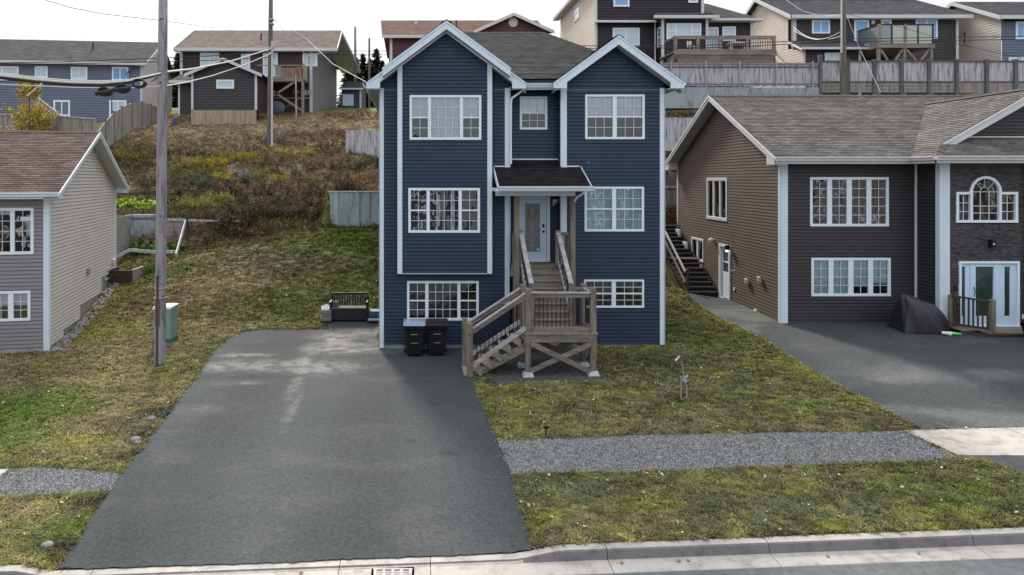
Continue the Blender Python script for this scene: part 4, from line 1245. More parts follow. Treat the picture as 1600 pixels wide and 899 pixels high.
# ================================================================== THINGS ROUND THE BLUE HOUSE
def wheelie(x, y, z, label, tilt=0):
    t = thing('wheelie_bin', (x, y, z), label, 'wheelie bin', 'black wheelie bins against the blue house')
    b = MB(); w0, w1, d0, d1, h = .22, .29, .25, .34, .92
    lv = [(0.05, w0, d0), (.5, (w0 + w1) / 2, (d0 + d1) / 2), (.80, w1 - .01, d1 - .02), (.82, w1 + .02, d1 + .01), (.90, w1 + .03, d1 + .02), (.92, w1 + .03, d1 + .02)]
    vs = []; 
    for (zz, a, c) in lv: vs += [(x - a, y - c, z + zz), (x + a, y - c, z + zz), (x + a, y + c, z + zz), (x - a, y + c, z + zz)]
    fs = [(3, 2, 1, 0)] + [(i * 4 + j, i * 4 + (j + 1) % 4, (i + 1) * 4 + (j + 1) % 4, (i + 1) * 4 + j) for i in range(5) for j in range(4)] + [(20, 21, 22, 23)]
    b.add(vs, fs)
    for k in range(7): b.box(x - .2 + k * .062, x - .175 + k * .062, y - d1 - .03, y - d1 - .0, z + .80, z + .90)
    b.build('body', 'bin', t, bevel=.015)
    l = MB(); h2 = .93
    prof = [(-.38, h2), (-.36, h2 + .03), (-.1, h2 + .10), (.2, h2 + .10), (.36, h2 + .05), (.38, h2)]
    l.prism([(x - .33, y + a, z + b_) for a, b_ in prof], (.66, 0, 0)); l.build('lid', 'bin', t, bevel=.012)
    g = MB(); g.tube([(x - .25, y + .39, z + .9), (x - .25, y + .45, z + .93), (x + .25, y + .45, z + .93), (x + .25, y + .39, z + .9)], .016, 6); g.build('handle', 'bin', t)
    for sx in (-1, 1):
        wv = MB(); wv.tube([(x + sx * .25, y + .3, z + .12), (x + sx * .30, y + .3, z + .12)], .12, 14); wv.build('wheel', 'bin', t)
    for zz in (.66, .40):
        MB().box(x - .10, x + .10, y - .325 + (0.66 - zz) * .12, y - .30 + (0.66 - zz) * .12, z + zz, z + zz + .025).build('label_plate', plain('worn grey print', (.20, .19, .18), .6), t)
    return t
b1x, b1y = (647 - 650) / F * 20.15, 20.3
wheelie(-.05, 20.35, hz(-.05, 20.0) + .015, 'left black wheelie bin below the ground floor window, pale glossy lid')
b2 = wheelie(.62, 20.4, hz(.6, 20.0) + .015, 'right black wheelie bin beside the stairs, dark matt lid')
b1 = [o for o in S.objects if o.name == 'wheelie_bin'][0]
l1 = [c for c in b1.children if c.name.startswith('lid')][0]; l1.data.materials[0] = plain('glossy pale lid', (.25, .33, .42), .12, spec=.8)
l1.data.materials.append(MT['bin'])
for p in l1.data.polygons: p.material_index = 0 if abs(p.normal.z) > .5 else 1
MB().add([(-.36, 20.0, .75 + 0), (-.40, 20.02, .55), (-.36, 20.02, .5), (-.30, 20.0, .7)], [(0, 1, 2, 3)])
# storage bench at the end of the drive
hb = hit(545, 500); bx_, by_ = at(546, 480, 24.3).x, 24.3; bz_ = hz(bx_, 24.2) + .03
t = thing('storage_bench', (bx_, by_, bz_), 'black slatted storage bench at the end of the driveway against the grass bank', 'bench')
bw = .64
MB().box(bx_ - bw + .04, bx_ + bw - .04, by_ - .28, by_ + .25, bz_ + .02, bz_ + .40).build('box', 'bench', t, bevel=.01)
MB().box(bx_ - bw + .04, bx_ + bw - .04, by_ - .31, by_ + .2, bz_ + .402, bz_ + .44).build('seat', plain('bench seat', (.05, .05, .055), .5), t, bevel=.008)
for sx in (-1, 1):
    m = MB(); m.box(bx_ + sx * bw - .03, bx_ + sx * bw + .03, by_ - .3, by_ - .24, bz_, bz_ + .64); m.box(bx_ + sx * bw - .03, bx_ + sx * bw + .03, by_ + .22, by_ + .28, bz_, bz_ + .88); m.box(bx_ + sx * bw - .035, bx_ + sx * bw + .035, by_ - .32, by_ + .22, bz_ + .60, bz_ + .66)
    m.build('arm', 'bench', t, bevel=.008)
    MB().box(bx_ + sx * bw - .034, bx_ + sx * bw + .034, by_ - .33, by_ - .27, bz_ + .655, bz_ + .68).build('arm_cap', 'white', t)
MB().box(bx_ - bw + .03, bx_ + bw - .03, by_ + .24, by_ + .28, bz_ + .82, bz_ + .90).build('top_rail', 'bench', t)
for k in range(13):
    x = bx_ - bw + .08 + k * (2 * bw - .16) / 12
    MB().box(x - .022, x + .022, by_ + .235, by_ + .262, bz_ + .45, bz_ + .82).build('slat', 'bench', t)
MB().box(bx_ - bw + .06, bx_ - bw + .25, by_ + .0, by_ + .12, bz_ + .442, bz_ + .62).build('seat_box', plain('purple grey box', (.12, .11, .17), .5), t)
cx = at(510, 480, 24.1).x; cz = hz(cx, 24.1)
t = thing('planter_box', (cx, 24.1, cz), 'small grey wooden planter holding torn white sacks left of the storage bench', 'planter')
m = MB(); m.box(cx - .2, cx + .2, 23.9, 24.35, cz + .05, cz + .2); m.build('box', 'wx', t, bevel=.01)
MB().box(cx - .18, cx + .2, 23.92, 24.33, cz + .2, cz + .42).build('box_upper', 'wx', t, bevel=.02)
m = MB()
for k in range(7):
    a = (cx - .18 + R.random() * .3, 24.0 + R.random() * .2, cz + .42); m.add([a, (a[0] + .16, a[1], a[2] + .06), (a[0] + .12, a[1] + .1, a[2] + .17), (a[0] - .03, a[1] + .06, a[2] + .12)], [(0, 1, 2, 3)])
m.build('sack', 'white', t)
px = -1.42; pz = hz(px, 24.3)
m = MB(); m.box(-1.66, -1.15, 24.0, 24.5, pz + .12, pz + .34)
solo(m, 'storage_tote', plain('blue plastic', (.03, .07, .13), .4), 'low blue plastic tote tucked against the left side of the blue house', 'tote', bevel=.02)
m = MB(); m.box(-1.68, -1.13, 23.85, 24.4, pz + .02, pz + .10)
solo(m, 'paving_stone', 'walk', 'pale stone slab lying in front of the blue tote', 'stone slab', bevel=.03)
# young tree with stake
tx, ty = hit(1073, 625); tz = hz(tx, ty)
t = thing('sapling', (tx, ty, tz), 'bare bent young tree staked in the front lawn right of the stairs', 'sapling')
K = ty / F
def q(u, v, dy=0): return at(u, v, ty + dy)
m = MB(); m.tube([(tx, ty, tz - .02), q(1073, 605), q(1069, 588), q(1067, 577), q(1064, 560), q(1061, 555), q(1055, 563)], .022, 6, .012); m.build('trunk', plain('pale bark', (.30, .27, .22), .9), t)
MB().tube([q(1055, 564, -.02), q(1062, 557, -.02)], .022, 6).build('trunk_wrap', 'white', t)
MB().box(q(1063, 600).x - .012, q(1063, 600).x + .012, ty - .05, ty - .03, tz, q(1063, 587).z).build('stake', 'galv', t)
m = MB()
for k in range(10):
    c = q(1068 + R.random() * 6, 586 + R.random() * 13, -.03); m.ball(c, .03, 5, 4)
m.build('tie', plain('pale lilac cloth', (.4, .38, .46), .8), t)
m = MB()
for k in range(16):
    a = q(1062 + R.random() * 6, 556 + R.random() * 8); d = Vector((R.uniform(-.5, .6), R.uniform(-.3, .3), R.uniform(-.05, .35))); m.tube([a, a + d * .5 + Vector((0, 0, .06)), a + d], .004, 4, .002)
m.build('twigs', 'bark', t)
for (u0, v0, h) in ((1035, 626, .3), (1044, 615, .22)):
    x, y = hit(u0, v0); z = hz(x, y); m = MB()
    for k in range(7): m.tube([(x, y, z), (x + R.uniform(-.06, .06), y, z + h * .5), (x + R.uniform(-.15, .15), y + R.uniform(-.05, .05), z + h)], .006, 4, .003)
    solo(m, 'dry_stalk', plain('dry stalk', (.34, .31, .28), .9), 'pale dry %s weed stalk in the lawn just left of the staked young tree' % ('taller' if h > .25 else 'shorter'), 'weed')
x, y = hit(853, 684); z = hz(x, y)
m = MB(); m.tube([(x, y, z), (x, y, z + .2)], .016, 6); m.box(x - .05, x + .05, y - .03, y + .03, z + .19, z + .23)
solo(m, 'garden_stake_light', 'metal', 'small black T shaped marker stake in the lawn above the gravel strip', 'garden light')
# ================================================================== BROWN HOUSE ON THE RIGHT
NH = thing('brown_house', (16, 22.5, .4), 'brown and charcoal house with taupe roof and stone entry front, right of the blue house', 'house')
def wood_bar(y): pass
A0 = (12.0, 22.5); A1 = (12.37, 32.4)
wf = Wall(A0, (16.44, 22.5)); ws = Wall(A1, A0); wret = Wall((16.44, 22.5), (16.44, 21.5)); we = Wall((16.44, 21.5), (22.9, 21.5))
EH = 5.85
HB = .48
R1 = wf.rect(1265, 277, 1388, 354); R2 = wf.rect(1267, 403, 1391, 463)
siding(wf, [(0, HB - .05), (wf.L, HB - .05), (wf.L, EH), (0, EH)], [inn(R1), inn(R2)], 'plum', NH)
C4 = [(0, .20, 2, 5, 0), (.265, .465, 2, 5, 0), (.535, .735, 2, 5, 0), (.80, 1, 2, 5, 0)]
C4b = [(a, b, c, 4, 0) for a, b, c, d, e in C4]
window(NH, wf, R1, C4, .085); window(NH, wf, R2, C4b, .085, [(0, .2, 0, 1, 'blind'), (.265, .465, 0, 1, 'blind'), (.535, .735, .2, 1, 'blind'), (.80, 1, .3, 1, 'blind')])
rs1 = ws.rect(1105, 279, 1137, 343); rs2 = ws.rect(1081, 371, 1100, 410)
rz1 = (rs1[0], rs1[1], ws.uv(1105, 342)[1], ws.uv(1105, 278)[1]); rz2 = (rs2[0], rs2[1], ws.uv(1090, 408)[1], ws.uv(1090, 372)[1])
rdo = ws.rect(1125, 380, 1142, 468)
sdz = ws.uv(1142, 470)[1]; rdoor = (rdo[0], rdo[1], sdz - .02, sdz + 2.12)
gy = 32.4; apexz = 8.49
def sd(y): return ws.L - (y - 22.5) / (9.9) * ws.L      # distance along side wall for world y
roofz = lambda y: EH + (5.4 - abs(y - 27.4)) * .489
siding(ws, [(0, HB - .05), (ws.L, HB - .05), (ws.L, roofz(22.5) - .1), (sd(27.4), roofz(27.4) - .1), (0, roofz(32.4) - .1)], [inn(rz1), inn(rz2), inn(rdoor)], 'brown', NH, course=.112, lap=.02)
window(NH, ws, rz1, [(0, .28, 0, 1, 0), (.36, .64, 0, 1, 0), (.72, 1, 0, 1, 0)], .13, grid=False, mat='tfar'); window(NH, ws, rz2, [(0, .42, 0, 1, 0), (.58, 1, 0, 1, 0)], .1, grid=False, mat='tfar')
m = MB(); a0, a1, z0, z1 = rdoor
m.wbox(ws, a0, a0 + .1, z0, z1, -.04, .06); m.wbox(ws, a1 - .1, a1, z0, z1, -.04, .06); m.wbox(ws, a0 + .1, a1 - .1, z1 - .1, z1, -.04, .06); m.wbox(ws, a0, a1, z0 - .03, z0 + .03, -.04, .1)
d = m.build('door', 'frame', NH); d['label'] = 'pale side door by the dark steps'
m = MB(); m.wbox(ws, a0 + .1, a1 - .1, z0 + .03, z0 + 1.05, -.04, -.0); m.wbox(ws, a0 + .1, a0 + .25, z0 + 1.05, z1 - .1, -.04, 0); m.wbox(ws, a1 - .25, a1 - .1, z0 + 1.05, z1 - .1, -.04, 0); m.wbox(ws, a0 + .25, a1 - .25, z1 - .25, z1 - .1, -.04, 0); m.wbox(ws, a0 + .25, a1 - .25, z0 + 1.42, z0 + 1.48, -.04, 0)
m.build('door_leaf', 'frame', d); MB().wbox(ws, a0 + .25, a1 - .25, z0 + 1.05, z1 - .25, -.035, -.03).build('pane', 'gfar', d)
# return wall, stone entry
siding(wret, [(0, HB - .05), (1.0, HB - .05), (1.0, EH), (0, EH)], [], 'plum', NH)
RA = we.rect(1492, 300, 1588, 348); RDD = we.rect(1496, 408, 1590, 510)
stone = MB(); rs = random.Random(5)
holes = [(RA[0], RA[1], RA[2], RA[3]), (RDD[0], RDD[1], RDD[2], RDD[3])]
acx = (we.uv(1538, 300)[0]); arad = (we.uv(1563, 300)[0] - we.uv(1514, 300)[0]) / 2; az0 = RA[3] - .05
zc_ = .4
while zc_ < EH - .05:
    hh_ = rs.choice([.035, .045, .06, .075]); x = .16
    while x < 6.3:
        L = rs.uniform(.12, .5); x1 = min(x + L, 6.3); zm = zc_ + hh_ / 2; xm = (x + x1) / 2
        segs = [(x, x1)]
        for h in holes:
            if h[2] - .03 < zm < h[3] + .02:
                ns = []
                for a, b in segs:
                    if b <= h[0] + .03 or a >= h[1] - .03: ns.append((a, b))
                    else:
                        if a < h[0] + .03: ns.append((a, h[0] + .03))
                        if b > h[1] - .03: ns.append((h[1] - .03, b))
                segs = ns
        if az0 < zm < az0 + arad:
            w_ = math.sqrt(max(0, arad ** 2 - (zm - az0) ** 2)); ns = []
            for a, b in segs:
                if b <= acx - w_ or a >= acx + w_: ns.append((a, b))
                else:
                    if a < acx - w_: ns.append((a, acx - w_))
                    if b > acx + w_: ns.append((acx + w_, b))
            segs = ns
        for a, b in segs:
            if b - a > .02: stone.wbox(we, a + .003, b - .003, zc_ + .003, zc_ + hh_ - .002, .0, rs.uniform(.02, .055))
        x = x1
    zc_ += hh_
m_, n_, b_ = nmat('ledge stone')
vv = coords(n_, (1, 1, 4)); nn_ = noise(n_, vv, 4.5, 5, .7); link(n_, ramp(n_, nn_, [(.3, (.030, .027, .030)), (.5, (.060, .055, .060)), (.72, (.13, .12, .125))]), b_.inputs['Base Color']); b_.inputs['Roughness'].default_value = .85; bump(n_, b_, noise(n_, coords(n_), 40, 4), .5, .01)
stone.build('ledge_stone', m_, NH, kind='stuff')
bk = MB(); hl = [RA, RDD]
cols_ = [(.0, min(RA[0], RDD[0]) + .04), (min(RA[0], RDD[0]) + .04, max(RA[1], RDD[1]) - .04), (max(RA[1], RDD[1]) - .04, 6.46)]
bk.wbox(we, cols_[0][0], cols_[0][1], .3, EH, -.05, .0); bk.wbox(we, cols_[2][0], cols_[2][1], .3, EH, -.05, 0); bk.wbox(we, cols_[1][0], cols_[1][1], RDD[3] - .04, RA[2] + .04, -.05, 0); bk.wbox(we, cols_[1][0], cols_[1][1], az0 + arad - .02, EH, -.05, 0)
bk.wbox(we, cols_[1][0], acx - arad, RA[3] - .04, az0 + arad - .02, -.05, 0); bk.wbox(we, acx + arad, cols_[1][1], RA[3] - .04, az0 + arad - .02, -.05, 0)
bk.build('entry_wall', plain('mortar', (.035, .033, .036), .95), NH)
# arched window
m = MB(); fw = .08
a0, a1, z0, z1 = RA; al, ar = acx - arad, acx + arad
m.wbox(we, a0, a1, z0, z0 + fw, -.03, .075); m.wbox(we, a0, al + .03, z1 - fw, z1, -.03, .07); m.wbox(we, ar - .03, a1, z1 - fw, z1, -.03, .07); m.wbox(we, a0, a0 + fw, z0 + fw, z1 - fw, -.03, .07); m.wbox(we, a1 - fw, a1, z0 + fw, z1 - fw, -.03, .07)
m.wbox(we, al, al + fw, z0 + fw, z1, -.03, .072); m.wbox(we, ar - fw, ar, z0 + fw, z1, -.03, .072)
N_ = 18
for i in range(N_):
    t0_, t1_ = math.pi * i / N_, math.pi * (i + 1) / N_
    P_ = lambda t, r: (acx + math.cos(t) * r, z1 + math.sin(t) * r)
    q4 = [P_(t0_, arad), P_(t1_, arad), P_(t1_, arad - fw), P_(t0_, arad - fw)]
    m.prism([we.p(a, z, .072) for a, z in q4], we.n * -.1)
aw = m.build('window', 'frame', NH); aw['label'] = 'arched window with two side panes above the entry'
m = MB(); m.face([we.p(a0 + fw, z0 + fw, -.01), we.p(al, z0 + fw, -.01), we.p(al, z1 - fw, -.01), we.p(a0 + fw, z1 - fw, -.01)]); m.build('pane', 'glass', aw)
m = MB(); m.face([we.p(ar, z0 + fw, -.01), we.p(a1 - fw, z0 + fw, -.01), we.p(a1 - fw, z1 - fw, -.01), we.p(ar, z1 - fw, -.01)]); m.build('pane', 'glass', aw)
m = MB(); m.face([we.p(al + fw, z0 + fw, -.01), we.p(ar - fw, z0 + fw, -.01)] + [we.p(acx + math.cos(t) * (arad - fw), z1 + math.sin(t) * (arad - fw), -.01) for t in np.linspace(0, math.pi, 14)]); m.build('pane', 'glass', aw)
m = MB(); ir = arad - fw
for f in (-.33, .33): m.wbox(we, acx + f * ir - .011, acx + f * ir + .011, z0 + fw, z1, 0, .016)
for zq in (z0 + fw + .22, z0 + fw + .44, z1): m.wbox(we, al + fw, ar - fw, zq - .011, zq + .011, .0005, .0165)
for q0, q1 in ((a0 + fw, al), (ar, a1 - fw)):
    m.wbox(we, (q0 + q1) / 2 - .011, (q0 + q1) / 2 + .011, z0 + fw, z1 - fw, 0, .016)
    for f in (.33, .67): zq = z0 + fw + (z1 - z0 - 2 * fw) * f; m.wbox(we, q0, q1, zq - .011, zq + .011, .0005, .0165)
m.tube([we.p(acx + math.cos(t) * ir * .34, z1 + math.sin(t) * ir * .34, .01) for t in np.linspace(0, math.pi, 10)], .011, 4)
for t in (math.pi / 4, math.pi / 2, 3 * math.pi / 4): m.tube([we.p(acx + math.cos(t) * ir * .34, z1 + math.sin(t) * ir * .34, .01), we.p(acx + math.cos(t) * ir, z1 + math.sin(t) * ir, .01)], .011, 4)
m.build('muntins', 'grid', aw)
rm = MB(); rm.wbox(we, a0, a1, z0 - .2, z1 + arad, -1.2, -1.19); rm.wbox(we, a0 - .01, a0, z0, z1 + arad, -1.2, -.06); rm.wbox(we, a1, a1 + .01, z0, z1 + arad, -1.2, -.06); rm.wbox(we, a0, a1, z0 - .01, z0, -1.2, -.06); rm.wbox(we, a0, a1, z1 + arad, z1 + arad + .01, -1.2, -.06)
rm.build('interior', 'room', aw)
# double glazed entry door with sidelights
m = MB(); a0, a1, z0, z1 = RDD; wd = a1 - a0
fd = lambda u: we.uv(u, 460)[0]
m.wbox(we, a0, a1, z1 - .07, z1, -.05, .085); m.wbox(we, a0, a0 + .07, z0, z1 - .07, -.05, .085); m.wbox(we, a1 - .07, a1, z0, z1 - .07, -.05, .085); m.wbox(we, a0, a1, z0 - .04, z0 + .03, -.05, .14)
ed = m.build('door', 'frame', NH); ed['label'] = 'white glazed entry door with a narrow light on each side'
def leaf(name, x0, x1, g0, g1, gz0, gz1, d=.03):
    m = MB(); m.wbox(we, x0, g0, z0 + .03, z1 - .07, -.03, d); m.wbox(we, g1, x1, z0 + .03, z1 - .07, -.03, d); m.wbox(we, g0, g1, z0 + .03, gz0, -.03, d); m.wbox(we, g0, g1, gz1, z1 - .07, -.03, d)
    m.build(name, paint('entry paint', (.55, .70, .86), .4, .03), ed, bevel=.006)
    MB().face([we.p(g0, gz0, 0), we.p(g1, gz0, 0), we.p(g1, gz1, 0), we.p(g0, gz1, 0)]).build('pane', plain('dark door pane', (.035, .055, .05), .06, spec=.9), ed)
zt1, zb1 = we.uv(1530, 417)[1], we.uv(1530, 494)[1]
leaf('sidelight', a0 + .07, fd(1514), fd(1499), fd(1507), zb1, zt1, .03); leaf('door_leaf', fd(1514) + .004, fd(1564), fd(1523), fd(1551), zb1, zt1, .045); leaf('sidelight', fd(1564) + .004, a1 - .07, fd(1568.5), fd(1577), zb1, zt1, .03)
MB().tube([we.p(fd(1520), z0 + .95, .06), we.p(fd(1520), z0 + 1.08, .09), we.p(fd(1520), z0 + 1.25, .06)], .013, 5).build('handle', 'metal', ed)
for k_, (u0, v0) in enumerate(((1501, 418.5),)):
    a, z = we.uv(u0, v0); c = [we.p(a + math.cos(t) * .06, z + math.sin(t) * .06, .002) for t in np.linspace(0, 2 * math.pi, 13)[:-1]]; MB().face(c).build('round_sticker', plain('blue sticker', (.05, .12, .45), .5), ed)
# house number on the stone
def text(body, loc, size, mat, parent, name, rot=(math.pi / 2, 0, 0), ext=.004):
    cu = bpy.data.curves.new(name, 'FONT'); cu.fill_mode = 'BOTH'; cu.body = body; cu.size = size; cu.extrude = ext; cu.align_x = 'CENTER'; cu.align_y = 'CENTER'
    tmp = bpy.data.objects.new('t', cu); S.collection.objects.link(tmp); bpy.context.view_layer.update(); me = bpy.data.meshes.new_from_object(tmp); bpy.data.objects.remove(tmp)
    o = bpy.data.objects.new(name, me); S.collection.objects.link(o); r = root_of(parent).location
    o.location = (loc[0] - r[0], loc[1] - r[1], loc[2] - r[2]); o.rotation_euler = rot; o.parent = parent; me.materials.clear(); me.materials.append(MT[mat] if isinstance(mat, str) else mat); return o
a, z = we.uv(1486.5, 416); p = we.p(a, z, .062)
text('147', p, .17, plain('brass number', (.22, .17, .11), .5), NH, 'house_number')
MB().wbox(we, we.uv(1491, 450)[0] - .03, we.uv(1491, 450)[0] + .03, we.uv(1491, 450)[1] - .07, we.uv(1491, 450)[1] + .07, .03, .07).build('doorbell', 'metal', NH)
a, z = we.uv(1545, 380); c = we.p(a, z, .12)
m = MB(); m.wbox(we, a - .05, a + .05, z - .1, z + .12, .05, .07); m.tube([we.p(a, z + .08, .06), we.p(a, z + .12, .14)], .012, 5); m.box(c.x - .06, c.x + .06, c.y - .06, c.y + .06, c.z - .12, c.z + .1); m.build('wall_lantern', 'metal', NH)
MB().ball((c.x, c.y - .07, c.z - .02), .03).build('lamp_glass', plain('lamp glass', (.7, .68, .6), .2), NH)
# corner boards and downspouts
m = MB(); m.box(11.96, 12.20, 22.46, 22.5, HB - .1, EH); m.box(11.955, 11.975, 22.46, 22.62, HB - .1, EH)
m.box(16.40, 16.72, 21.44, 21.5, HB - .1, EH); m.box(16.395, 16.41, 21.44, 21.62, HB - .1, EH); m.box(22.7, 22.94, 21.44, 21.5, HB - .1, EH)
m.build('corner_board', 'trim', NH, bevel=.004)
m = MB(); m.prism([ws.p(0, HB, 0), ws.p(.14, HB, 0), ws.p(.14, EH, 0), ws.p(0, EH, 0)], ws.n * .03); m.build('corner_board', 'tfar', NH)
m = MB(); m.tube([(16.38, 22.44, EH - .1), (16.38, 22.44, .75)], .04, 6); m.build('downspout', 'tfar', NH)
m = MB(); m.tube([(19.05, 21.38, EH - .1), (19.05, 21.38, .6)], .035, 6); m.build('downspout', 'tfar', NH)
# foundations
MB().prism([(12.02, 22.52, 0), (16.46, 22.52, 0), (16.46, 21.52, 0), (22.88, 21.52, 0), (22.88, 32.3, 0), (12.38, 32.3, 0)], (0, 0, HB - .05)).build('foundation', 'found', NH)
Wr_ = Wall((22.9, 21.5), (22.9, 32.4)); siding(Wr_, [(0, HB), (10.9, HB), (10.9, EH), (0, EH)], [], 'brown', NH)
Wb_ = Wall((22.9, 32.4), A1); siding(Wb_, [(0, HB), (10.5, HB), (10.5, EH), (0, EH)], [], 'plum', NH)
# roofs
XL0, XL1 = 11.55, 11.93
m = MB()
roofplane(m, [(XL0, 22.0, EH), (15.9, 22.0, EH), (19.8, 26.55, 8.07), (19.8, 27.4, 8.49), (11.73, 27.4, 8.49)])
roofplane(m, [(23.7, 22.0, EH), (24.0, 22.0, EH), (24.0, 27.4, 8.49), (19.8, 27.4, 8.49), (19.8, 26.55, 8.07)])
roofplane(m, [(XL1, 32.85, EH), (24, 32.85, EH), (24, 27.4, 8.49), (11.73, 27.4, 8.49)])
m.build('roof', 'shg', NH)
shgl = MT['shg']
m = MB()
roofplane(m, [(15.9, 20.95, EH), (15.9, 22.02, EH), (19.8, 26.58, 8.08), (19.8, 21.7, 8.08), (16.65, 21.7, 6.278)])
roofplane(m, [(23.7, 20.95, EH), (22.95, 21.7, 6.278), (19.8, 21.7, 8.08), (19.8, 26.58, 8.08), (23.7, 22.02, EH)])
roofplane(m, [(15.9, 20.95, EH), (23.7, 20.95, EH), (22.65, 22.0, 6.45), (16.95, 22.0, 6.45)])
m.build('entry_roof', 'shg', NH)
m = MB(); ridgecap(m, (11.73, 27.4, 8.5), (24, 27.4, 8.5)); ridgecap(m, (19.8, 21.7, 8.1), (19.8, 26.5, 8.1)); ridgecap(m, (15.93, 20.97, EH + .02), (16.65, 21.7, 6.29)); m.build('ridge_cap', 'shg', NH)
wg = Wall((16.95, 22.0), (22.65, 22.0)); siding(wg, [(0, 6.45), (5.7, 6.45), (2.85, 8.0)], [], 'plum', NH)
MB().box(17.0, 22.6, 21.96, 22.0, 6.49, 6.53).build('flashing', 'tfar', NH)
for sg in (-1, 1):
    m = MB(); c = 19.8; h = 3.15; p_ = .5715
    board(m, [(c, 8.06), (c, 7.80), (c + sg * (h - .45), 8.06 - (h - 0) * p_ + .0), (c + sg * h, 8.06 - h * p_)], 21.66, 21.70); m.build('rake_board', 'tfar', NH)
    m = MB(); board(m, [(c, 8.075), (c, 8.0), (c + sg * h, 8.0 - h * p_), (c + sg * h, 8.075 - h * p_)], 21.635, 21.659); m.build('rake_trim', 'tfar', NH)
    m = MB(); board(m, [(c, 7.86), (c, 7.84), (c + sg * h, 7.84 - h * p_ + .1), (c + sg * h, 7.86 - h * p_ + .1)], 21.70, 22.0); m.build('soffit', 'soffit', NH)
# left gable rakes (run in y)
def xat(y): return XL0 + (XL1 - XL0) * (y - 22.0) / 10.85
for y0, y1 in ((22.0, 27.4), (32.85, 27.4)):
    a = Vector((xat(y0), y0, EH)); b = Vector((11.73, 27.4, 8.49))
    m = MB(); m.prism([a, b, b + Vector((0, 0, -.2)), a + Vector((0, 0, -.2))], (-.03, 0, 0)); m.build('rake_board', 'tfar', NH)
    m = MB(); m.prism([a + Vector((-.032, 0, .02)), b + Vector((-.032, 0, .02)), b + Vector((-.032, 0, -.07)), a + Vector((-.032, 0, -.07))], (-.02, 0, 0)); m.build('rake_trim', 'tfar', NH)
    m = MB(); a2 = a + Vector((0, 0, -.2)); b2 = b + Vector((0, 0, -.2)); m.prism([a2, b2, b2 + Vector((.47, 0, 0)), a2 + Vector((.47, 0, 0))], (0, 0, .012)); m.build('soffit', 'soffit', NH)
m = MB(); m.prism([(XL0 - .03, 22.0, EH - .0), (XL0 - .03, 22.52, EH + .2), (XL0 - .03, 22.52, EH - .22), (XL0 - .03, 22.0, EH - .22)], (.45, 0, 0)); m.prism([(XL1 - .03, 32.85, EH), (XL1 - .03, 32.3, EH + .2), (XL1 - .03, 32.3, EH - .25), (XL1 - .03, 32.85, EH - .25)], (.45, 0, 0)); m.build('eave_return', 'tfar', NH)
m = MB(); gutter(m, (XL0 - .03, 22.0, EH + .02), (15.92, 22.0, EH + .02), .13); m.box(XL0 + .43, 15.9, 22.0, 22.03, EH - .2, EH); m.box(XL0 + .4, 16.4, 22.03, 22.5, EH - .20, EH - .18)
gutter(m, (15.9, 20.95, EH + .02), (23.7, 20.95, EH + .02), .13); m.box(15.9, 23.7, 20.95, 20.98, EH - .2, EH); m.box(15.93, 22.9, 20.98, 21.5, EH - .20, EH - .18)
gutter(m, (15.9, 22.0, EH + .02), (15.9, 20.94, EH + .02), .13); m.box(15.9, 15.93, 20.95, 22.03, EH - .2, EH)
m.box(15.93, 16.44, 21.5, 22.03, EH - .20, EH - .18)
m.build('gutter', 'tfar', NH)
# fixtures on the side wall
def sw(u, v): return ws.uv(u, v)
a, z = sw(1116, 374); c = ws.p(a, z, .12); m = MB(); m.tube([ws.p(a, z - .02, .02), c, ws.p(a + .12, z - .06, .28)], .05, 8, .075); m.build('floodlight', 'white', NH)
a, z = sw(1142, 390); c = ws.p(a, z, .14); m = MB(); m.tube([ws.p(a - .03, z + .12, .02), ws.p(a, z + .14, .13)], .015, 5); m.box(c.x - .07, c.x + .07, c.y - .07, c.y + .07, c.z - .02, c.z + .16); m.build('wall_lantern', 'metal', NH)
MB().ball((c.x - .02, c.y, c.z - .05), .055).build('lit_bulb', plain('lit bulb', (1, .7, .5), .3, emit=((1, .62, .4), 2.2)), NH)
for (u, v) in ((1191, 437), (1171, 440)):
    a, z = sw(u - 1, v); m = MB(); m.wbox(ws, a - .1, a + .1, z - .1, z + .1, .02, .13); m.build('vent_hood', plain('grey vent', (.30, .33, .34), .6), NH, bevel=.02)
a, z = sw(1148.5, 452); MB().wbox(ws, a - .05, a + .05, z - .05, z + .05, .02, .05).build('outlet_cover', 'white', NH)
for (u, v) in ((1145, 423), (1149, 423)):
    a, z = sw(u, v); MB().wbox(ws, a - .03, a + .03, z - .03, z + .03, .02, .04).build('outlet_cover', 'tfar', NH)

# dark side steps climbing the bank
SS = thing('side_stairs', (11.2, 27.6, .5), 'dark wooden steps climbing the bank between the two houses with pale handrails', 'stairs')
sx0 = lambda y: 10.9 + (y - 27.4) * .01; sx1 = lambda y: 12.05 + (y - 27.4) * .03
nst = 16; y0s, z0s, y1s, z1s = 27.35, .50, 31.6, 3.0
lv = []
for i in range(nst):
    f = i / nst; y = y0s + (y1s - y0s) * f + (.55 if i >= 8 else 0); z = z0s + (z1s - z0s) * (i + 1) / nst
    ry = .33 if i != 7 else .9
    MB().box(sx0(y), sx1(y), y, y + ry, z - .05, z).build('tread', 'wdark', SS, bevel=.006)
    MB().box(sx0(y) + .03, sx1(y) - .03, y + .05, y + .08, z - (z1s - z0s) / nst, z - .052).build('riser', plain('black riser board', (.02, .018, .018), .9), SS)  # near black riser boards
for x in (sx0(27.4) - .03, sx1(27.4)):
    MB().prism([(x, y0s + .05, z0s - .05), (x, y0s + .05, z0s + .12), (x + .12, y1s + .6, z1s), (x + .12, y1s + .6, z1s - .5)], (.035, 0, 0)).build('stringer', 'wdark', SS)
for (y, z, h) in ((27.4, .5, 1.05), (29.6, 1.85, 1.0), (31.9, 3.05, 1.0)):
    MB().box(sx0(y) - .09, sx0(y) + .01, y - .05, y + .05, z - .1, z + h).build('post', 'wdarkz', SS)
